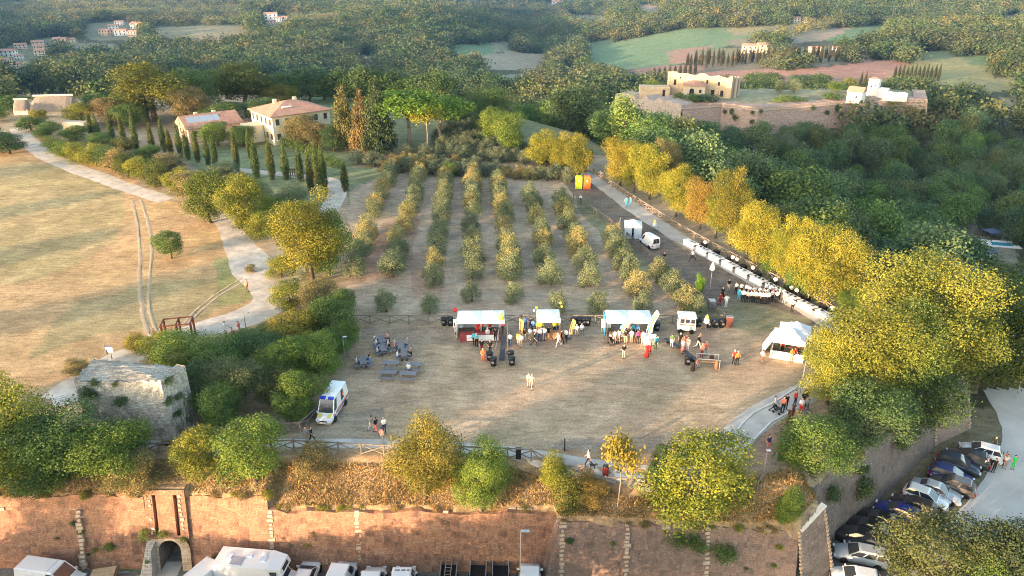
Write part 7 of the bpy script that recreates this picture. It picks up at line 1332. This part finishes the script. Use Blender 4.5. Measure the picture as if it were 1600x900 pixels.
PEOPLE = [ # px, py of the feet, pose, top, bottom, label, facing (0 = towards the camera), extras
 (826, 605, 'stand', 'lightgrey', 'grey', 'grey clad person standing alone in the middle of the field', 20, {}), (831, 608, 'walk', 'tan', 'khaki', 'person in tan beside the grey clad one mid field', -30, dict(hair='blond')),
 (755, 566, 'fold', 'orange', 'orange', 'person in orange overalls near the dark ramp', 10, dict(shoes='white')), (753, 552, 'stand', 'black', 'maroon', 'person in black behind the orange overalls', 0, {}), (766, 553, 'hips', 'black', 'black', 'person in black with hands on hips beside the ramp', 0, {}),
 (741, 540, 'stand', 'cyan', 'black', 'person in turquoise before the white banner', 180, {}), (745, 542, 'stand', 'teal', 'black', 'person in pale blue beside the turquoise one', 190, dict(hair='grey')), (762, 533, 'stand', 'lightgrey', 'grey', 'person in light grey leaning at the banner stall', 180, dict(hair='grey')), (774, 534, 'stand', 'black', 'black', 'person in black at the right end of the banner', 170, {}),
 (746, 523, 'stand', 'red', 'red', 'stall helper in red behind the left counter', 0, dict(k=1.0)), (753, 522, 'stand', 'red', 'black', 'second stall helper in red behind the counter', 0, {}), (766, 523, 'fold', 'maroon', 'black', 'stall helper in dark red at the right of the counter', 0, {}), (786, 521, 'stand', 'magenta', 'black', 'person in crimson beside the first stall', 0, {}), (711, 521, 'stand', 'black', 'white', 'person in black and white left of the first stall', 90, {}),
 (797, 542, 'walk', 'white', 'denim', 'person with white shirt and dark backpack walking to the stalls', 180, {}), (810, 541, 'stand', 'yellow', 'tan', 'person in yellow by the orange flag', 170, {}), (814, 543, 'stand', 'white', 'tan', 'person in white next to the yellow one', 180, {}),
 (835, 541, 'walk', 'black', 'black', 'person in black striding before the middle stall', 70, {}), (872, 541, 'walk', 'white', 'white', 'person in wide white trousers walking past', -70, dict(hair='dark', long_=1, shoes='white')), (877, 537, 'walkb', 'black', 'black', 'person in black behind the white trousers', 90, {}), (884, 535, 'stand', 'white', 'black', 'person in white shirt under the orange feather flag', 160, {}),
 (820, 534, 'stand', 'black', 'khaki', 'person in black left in the middle stall queue', 180, {}), (828, 533, 'stand', 'white', 'khaki', 'person in white queuing left at the middle stall', 180, {}), (836, 532, 'stand', 'pink', 'denim', 'person in pink in the middle stall queue', 180, dict(long_=1)), (843, 533, 'stand', 'lightgrey', 'navy', 'person in grey queuing at the middle stall', 180, {}), (847, 531, 'stand', 'white', 'grey', 'person in white in the queue centre', 180, {}), (851, 532, 'stand', 'lightgrey', 'denim', 'person in pale top queuing at the counter', 190, {}), (857, 530, 'stand', 'black', 'black', 'person in black at the middle counter', 180, {}),
 (821, 515, 'stand', 'blue', 'denim', 'person in blue left behind the middle stall', 180, {}), (829, 516, 'stand', 'navy', 'navy', 'person in navy beside the middle stall', 180, {}), (833, 520, 'fold', 'blue', 'denim', 'person in bright blue left of middle stall', 160, {}), (840, 522, 'stand', 'lime', 'khaki', 'helper in lime at the middle stall', 0, {}), (846, 523, 'stand', 'yellow', 'khaki', 'helper in yellow at the left of the counter', 0, {}), (866, 522, 'stand', 'yellow', 'black', 'helper in yellow at the right of the counter', 0, {}), (872, 520, 'stand', 'yellow', 'denim', 'second yellow helper right of the counter', 20, {}),
 (901, 522, 'sit', 'white', 'khaki', 'person in white sitting left near the black bins', 0, {}), (909, 521, 'sit', 'white', 'denim', 'person in white sitting right near the black bins', 0, {}),
 (952, 520, 'stand', 'lime', 'khaki', 'helper in lime at the left of the surfboard stall', 180, {}), (960, 537, 'stand', 'lightgrey', 'grey', 'person in pale grey left at the surfboard stall', 180, {}), (966, 536, 'stand', 'white', 'grey', 'person in white queuing at the surfboard stall', 180, {}), (977, 537, 'stand', 'black', 'black', 'person in black shorts at the surfboard stall', 180, dict(bare=True)), (986, 536, 'stand', 'white', 'tan', 'person with white bag at the surfboard stall', 180, {}), (996, 537, 'stand', 'magenta', 'black', 'person in crimson top at the surfboard stall', 180, {}), (1004, 538, 'stand', 'white', 'white', 'person all in white at the surfboard stall', 180, dict(shoes='white')),
 (972, 526, 'stand', 'cyan', 'black', 'left helper in bright blue behind the surfboard counter', 0, {}), (989, 526, 'stand', 'cyan', 'black', 'middle helper in bright blue behind the counter', 0, {}), (995, 526, 'stand', 'blue', 'black', 'right helper in blue behind the counter', 0, {}), (981, 524, 'stand', 'lightgrey', 'grey', 'grey haired helper behind the surfboard counter', 0, dict(hair='grey')),
 (974, 560, 'fold', 'black', 'black', 'person in black shorts alone before the surfboard stall', 10, dict(bare=True)), (1010, 558, 'stand', 'red', 'red', 'person in long red dress on the field', 20, dict(skirt=(.12, .30), long_=1)), (1014, 552, 'stand', 'pink', 'red', 'person in pink and red behind the red dress', 20, dict(skirt=(.3, .26))), (1024, 546, 'stand', 'cyan', 'green', 'person in turquoise beside the white chest box', 200, {}),
 (1049, 543, 'stand', 'green', 'white', 'person in dark green top and white trousers', 170, {}), (1062, 541, 'stand', 'black', 'black', 'person in black at the slanted plank', 0, {}), (1067, 547, 'stand', 'coral', 'pink', 'person in coral near the slanted plank', 0, dict(long_=1)), (1066, 552, 'stand', 'white', 'coral', 'person in pale top by the slanted plank', 20, dict(skirt=(.4, .24))), (1074, 548, 'stand', 'lightgrey', 'white', 'person in light clothes right of the plank', -40, {}), (1071, 545, 'fold', 'red', 'maroon', 'person in red behind the plank', 0, {}),
 (1092, 542, 'fold', 'tan', 'black', 'tanned person bending near the play frame', 30, {}), (1090, 545, 'walk', 'black', 'white', 'person in black stooping beside the play frame', 60, {}), (1096, 558, 'fold', 'coral', 'maroon', 'person in orange top left at the play frame', 0, dict(hair='dark', long_=1)), (1102, 555, 'stand', 'coral', 'grey', 'person in orange top right at the play frame', 10, dict(long_=1)), (1089, 572, 'sit', 'coral', 'pink', 'child in coral sitting at the play frame', 20, dict(k=.7)),
 (1146, 569, 'stand', 'red', 'black', 'person in red jacket, left of the red pair', 0, dict(hair='grey')), (1151, 571, 'stand', 'orange', 'black', 'person in red orange jacket, right of the pair', 180, dict(hair='grey')), (1190, 569, 'hips', 'pink', 'brown', 'person in pale pink top beside the pagoda tent', 120, {}), (1235, 566, 'stand', 'orange', 'tan', 'person in orange at the pagoda tent counter', 180, {}), (1240, 565, 'stand', 'maroon', 'navy', 'person in dark red at the pagoda tent', 180, {}), (1221, 553, 'stand', 'maroon', 'black', 'helper inside the pagoda tent', 0, {}), (1246, 556, 'fold', 'red', 'black', 'person in red right of the pagoda tent', 150, {}),
 (1209, 643, 'walk', 'lightgrey', 'black', 'person in grey bending over the black pushchair', 70, {}), (1222, 644, 'stand', 'coral', 'black', 'person in coral at the viewpoint path', 0, {}), (1227, 640, 'stand', 'black', 'black', 'person in black beside the coral one', 20, dict(long_=1)), (1241, 634, 'stand', 'red', 'navy', 'person in red by the viewpoint rail', 30, {}), (1254, 635, 'stand', 'black', 'black', 'person in black by the viewpoint rail', 0, {}), (1250, 646, 'fold', 'white', 'red', 'person with red and white top at the viewpoint', 0, {}), (1258, 645, 'stand', 'grey', 'black', 'person in grey at the viewpoint corner', 0, {}), (1259, 628, 'stand', 'maroon', 'black', 'person in dark red under the yellow tree', 0, {}),
 (581, 674, 'walk', 'khaki', 'lightgrey', 'person with backpack and light trousers near the ambulance', -120, {}), (588, 677, 'walkb', 'black', 'coral', 'person in black top and coral trousers walking', -110, {}), (601, 677, 'stand', 'white', 'navy', 'person in white shirt beside the golden brown tree', 200, dict(hair='grey')), (598, 693, 'stand', 'coral', 'grey', 'person in orange top on the front path', 150, {}), (480, 692, 'stand', 'grey', 'khaki', 'person in grey on the front path left', 0, {}), (488, 692, 'walk', 'black', 'black', 'person in black on the front path left', 90, {}),
 (919, 729, 'walk', 'white', 'black', 'person with dark curly hair in white walking a dog', -100, dict(long_=0)), (356, 537, 'walk', 'brown', 'denim', 'dark clad walker on the gravel road', 70, {}), (354, 523, 'walkb', 'white', 'white', 'walker in white on the gravel road', 80, dict(shoes='white')), (375, 523, 'walk', 'coral', 'pink', 'walker with pink dress and bag on the gravel road', 60, dict(skirt=(.45, .26), long_=1)), (365, 533, 'stand', 'pink', 'black', 'person in pink half behind the road fence', 20, {}), (254, 534, 'walk', 'white', 'navy', 'walker in white shirt beside the rusty portal', 60, {}), (244, 535, 'walkb', 'pink', 'tan', 'walker in pale pink beside the rusty portal', 60, dict(long_=1)), (238, 541, 'stand', 'white', 'tan', 'person in white left of the rusty portal', 0, {}), (261, 546, 'stand', 'coral', 'tan', 'person in coral half behind the bushes by the portal', 0, {}), (387, 456, 'stand', 'coral', 'brown', 'person in orange at the bend of the gravel road', 0, {}),
 (978, 323, 'walk', 'cyan', 'cyan', 'left walker in turquoise on the fence path', 150, {}), (984, 322, 'walkb', 'teal', 'cyan', 'right walker in turquoise on the fence path', 150, {}), (907, 319, 'stand', 'white', 'black', 'person in white top below the portable toilets', 0, {}), (1081, 408, 'run', 'white', 'black', 'waiter in white hurrying across the worn ground', -80, {}), (1037, 412, 'fold', 'black', 'black', 'person in black crouching at the grove fence', 20, {}),
 (1128, 468, 'stand', 'black', 'black', 'person in black dress walking toward the waiters', 0, dict(skirt=(.5, .28))), (1124, 477, 'stand', 'maroon', 'maroon', 'person in dark red by the mesh container', 180, {}), (1134, 480, 'hips', 'white', 'white', 'person all in white with hands on hips', 180, dict(shoes='white')), (1138, 455, 'stand', 'black', 'tan', 'person in black left of the waiters', 0, {}), (1154, 470, 'stand', 'cyan', 'cyan', 'person in turquoise at the left of the waiters', 170, {}), (1206, 470, 'stand', 'magenta', 'tan', 'person in crimson among the waiters', 180, {}),
 (1237, 487, 'stand', 'white', 'black', 'waiter standing alone before the lower tables', 180, {}), (1224, 475, 'stand', 'white', 'grey', 'waiter beside a grey bin at the tables', 180, {}), (1264, 473, 'stand', 'black', 'black', 'person in black behind the lower tables', 0, {}),
 (1568, 728, 'stand', 'orange', 'black', 'person with bare tan arms beside the farthest parked car', 20, {}), (1569, 732, 'fold', 'lightgrey', 'grey', 'person in grey bending beside the parked cars', -30, {}), (1581, 733, 'stand', 'bgreen', 'bgreen', 'person in bright green at the pale road edge', 0, {}), (1551, 738, 'stand', 'black', 'black', 'person in black standing at the cars', 0, {}), (1537, 737, 'stand', 'white', 'white', 'person in white between the parked cars', 20, dict(shoes='white')), (1551, 703, 'stand', 'brown', 'brown', 'person half hidden behind the white suv', 0, {}),
 (1199, 705, 'stand', 'navy', 'coral', 'person in navy at the bastion fence lamp', 30, {}),
]
for px, py, pose, top, bot, lb, fc_, ex in PEOPLE: pp(px, py, pose, top, bot, lb, fc_, **ex)
i = 0
for row, (n, x0, y0, x1, y1) in enumerate([(10, 1150, 460, 1212, 473), (10, 1158, 472, 1200, 475), (5, 1196, 462, 1222, 470)]):
    for j in range(n):
        t = j / (n - 1); pp(x0 + (x1 - x0) * t + random.uniform(-1.5, 1.5), y0 + (y1 - y0) * t + random.uniform(-.6, .6), random.choice(['stand', 'fold', 'stand']), 'white', 'black', f'waiter in white shirt, {ORD[j]} from left in the {["back", "front", "right hand"][row]} row of waiters', random.choice([180, 170, 190, 20]), group='waiters beside the tables'); i += 1
for k, t in enumerate((.12, .33, .36, .47, .62, .72, .75, .95)):
    Q = A + d_ * t if False else HIT(1070, 380).lerp(HIT(1303, 506), t) + nv * .95; Q.z = h1(Q.x, Q.y); person(Q, 'fold', 'white', 'black', f'waiter in white behind the buffet tables, {ORD[k]} from the far end', 150, group='waiters behind the buffet tables')
# seated groups at the picnic tables
ns = 0
for (px, py, lb, a), seats in zip(PICN, [((-1, -.5), (-1, .4), (1, -.4), (1, .5)), ((-1, -.4), (-1, .5), (1, 0), (1, .6)), ((-1, 0), (1, .5), (-1, .6)), ((-1, -.4), (1, -.4), (1, .4)), ((-1, 0), (1, -.4), (1, .5)), (), ((-1, .2),), (), ()]):
    P = HIT(px, py); co, si = math.cos(R(a)), math.sin(R(a))
    for k, (sx, sy) in enumerate(seats):
        x, y = sx * .72, sy; top = ['white', 'white', 'black', 'pink', 'lightgrey', 'blue', 'black', 'white', 'coral', 'grey'][ns % 10]
        q = Vector((P.x + x * co - y * si, P.y + x * si + y * co, P.z)); person(q, 'sit', top, 'denim', f'person in {top} seated {ORD[k]} at the {lb.replace("occupied ", "")}', a + (90 if sx < 0 else -90), hair=random.choice(list(HAIRC)), group='people seated at picnic tables'); ns += 1
# dog, pushchairs, balloons
P = HIT(926, 731); D = thing('dog', 'small dark dog beside the walker on the front path', 'dog', P, R(-20)); b = MB()
for p, q, r0, r1 in (((-.2, 0, .30), (.16, 0, .33), .085, .10), ((.16, 0, .34), (.27, 0, .46), .06, .05), ((.27, 0, .48), (.40, 0, .45), .065, .03), ((-.25, 0, .34), (-.36, 0, .48), .022, .012), ((.26, .05, .52), (.25, .06, .58), .02, .01), ((.26, -.05, .52), (.25, -.06, .58), .02, .01)): cap_mesh(b, p, q, r0, r1, 8)
for y in (-.06, .06): b.path([(.14, y, .3), (.13, y, .15), (.15, y, 0)], [.04, .025, .028], 6); b.path([(-.18, y, .3), (-.13, y, .2), (-.21, y, .1), (-.19, y, 0)], [.055, .035, .024, .028], 6)
obj('body', b.mesh('body', mat('dog_fur', (.04, .035, .03), .9, var=.2), True), D)
def pram(px, py, rz, lb):
    T = thing('pushchair', lb, 'pushchair', HIT(px, py), rz); obj('seat', MB().box((0, 0, .55), (.4, .6, .12)).box((0, .28, .8), (.4, .1, .5)).mesh('seat', M_BLACK), T); obj('hood', MB().lathe([(.26, 1.0), (.22, 1.15), (.08, 1.22)], 8, (0, .15, 0)).mesh('hood', M_GREY), T); obj('handle', MB().tube((-.18, .4, .9), (.18, .4, .9), .02).tube((-.18, .4, .9), (-.2, -.3, .15), .018).tube((.18, .4, .9), (.2, -.3, .15), .018).mesh('handle', M_GREY), T)
    for x in (-.24, .24):
        for y in (-.3, .3): obj('wheel', _tyre, T, (x, y, .13), 0, (.4, .4, .4)).rotation_euler = (0, R(90), 0)
pram(955, 538, .3, 'dark pushchair at the left of the surfboard stall'); pram(1214, 645, .8, 'black pushchair on the paved walk at the viewpoint')
bal = MB().lathe([(.02, -.16), (.1, -.08), (.14, .04), (.12, .13), (.04, .17)], 9).mesh('balloon', M_YEL, True); balw = MB().lathe([(.02, -.16), (.1, -.08), (.14, .04), (.12, .13), (.04, .17)], 9).mesh('balloon', M_TENT, True)
for k, (px, py, z) in enumerate([(844, 521, 2.1), (847, 522, 1.8), (842, 522, 1.7), (849, 520, 2.0), (866, 522, 2.2), (869, 521, 1.9), (872, 522, 2.1), (864, 523, 1.8), (871, 519, 2.4), (875, 508, 2.9), (877, 509, 2.5), (838, 512, 2.6), (834, 514, 2.4), (840, 516, 2.2)]):
    P = HIT(px, py); T = thing('balloon', f'{"yellow" if k % 4 else "white"} balloon, {ORD[k]} of the bunches at the middle stall', 'balloon', P, 0, 'balloons at the middle stall'); obj('skin', bal if k % 4 else balw, T, (0, 0, z)); obj('string', MB().tube((0, 0, .9), (0, 0, z - .16), .006, None, 4).mesh('string', M_GREY), T)
for k, px in enumerate((707, 709)): P = HIT(711, 516); 
T = thing('balloon', 'red balloon above the bins left of the first stall', 'balloon', HIT(712, 512)); obj('skin', MB().lathe([(.02, -.3), (.2, -.15), (.28, .08), (.22, .26), (.06, .33)], 10).mesh('balloon', M_RED, True), T, (0, 0, 2.3)); obj('string', MB().tube((0, 0, 0), (0, 0, 2.0), .008, None, 4).mesh('string', M_GREY), T)
# ---------------------------------------------------------------- dry grass on the bank (uncountable)
def grass(name, poly, n, hmin, hmax, cols, seed, label, wk=.03):
    g = np.random.default_rng(seed); A = np.array(poly); px = g.uniform(A[:, 0].min(), A[:, 0].max(), n * 3); py = g.uniform(A[:, 1].min(), A[:, 1].max(), n * 3); m_ = inpoly(px, py, poly); px, py = px[m_][:n], py[m_][:n]; n = len(px)
    hh = H(px, py); base = np.stack([px, py, hh - .02], 1); a = g.uniform(0, 6.28, n); w_ = np.stack([np.cos(a), np.sin(a), 0 * a], 1) * wk * g.uniform(.6, 1.6, n)[:, None]; ln = g.uniform(hmin, hmax, n)[:, None] * (1 + .6 * vnoise(px, py, 1.3, 5)[:, None])
    lean = np.stack([g.normal(0, .3, n), g.normal(-.12, .3, n), np.ones(n)], 1); mid = base + lean * ln * .55; tip = base + lean * ln + np.stack([g.normal(0, .25, n), g.normal(0, .25, n), -.15 * np.ones(n)], 1) * ln
    V = np.stack([base - w_, base + w_, mid + w_ * .7, tip, mid - w_ * .7], 1).reshape(-1, 3); me = bpy.data.meshes.new(name); me.vertices.add(5 * n); me.vertices.foreach_set('co', V.ravel()); me.loops.add(5 * n); me.loops.foreach_set('vertex_index', np.arange(5 * n, dtype=np.int32)); me.polygons.add(n); me.polygons.foreach_set('loop_start', np.arange(n, dtype=np.int32) * 5); me.update(calc_edges=True)
    at = me.attributes.new('v', 'FLOAT', 'FACE'); at.data.foreach_set('value', g.random(n).astype(np.float32)); me.materials.append(M_LEAF); o = struct(obj(name, me, color=cols), 'stuff'); o['label'] = label; return o
bank = [(-60, 49.4), (3.6, 49.0), (4.0, 47.8), (23.5, 46.6), (25.6, 48.4), (25.4, 51), (20.5, 49.4), (10, 48.6), (5, 50.2), (0, 51.3), (-11, 51.7), (-60, 52.0)]
grass('dry_grass', bank, 60000, .12, .42, (.44, .30, .165), 3, 'dry straw coloured grass covering the bank above the rampart')
grass('verge_grass', [(29, 50.2), (36, 57.5), (46, 65), (50, 68), (54, 71), (50, 66), (42, 58), (33, 51)], 6000, .05, .2, (.20, .19, .07), 4, 'thin green grass along the foot of the side rampart')
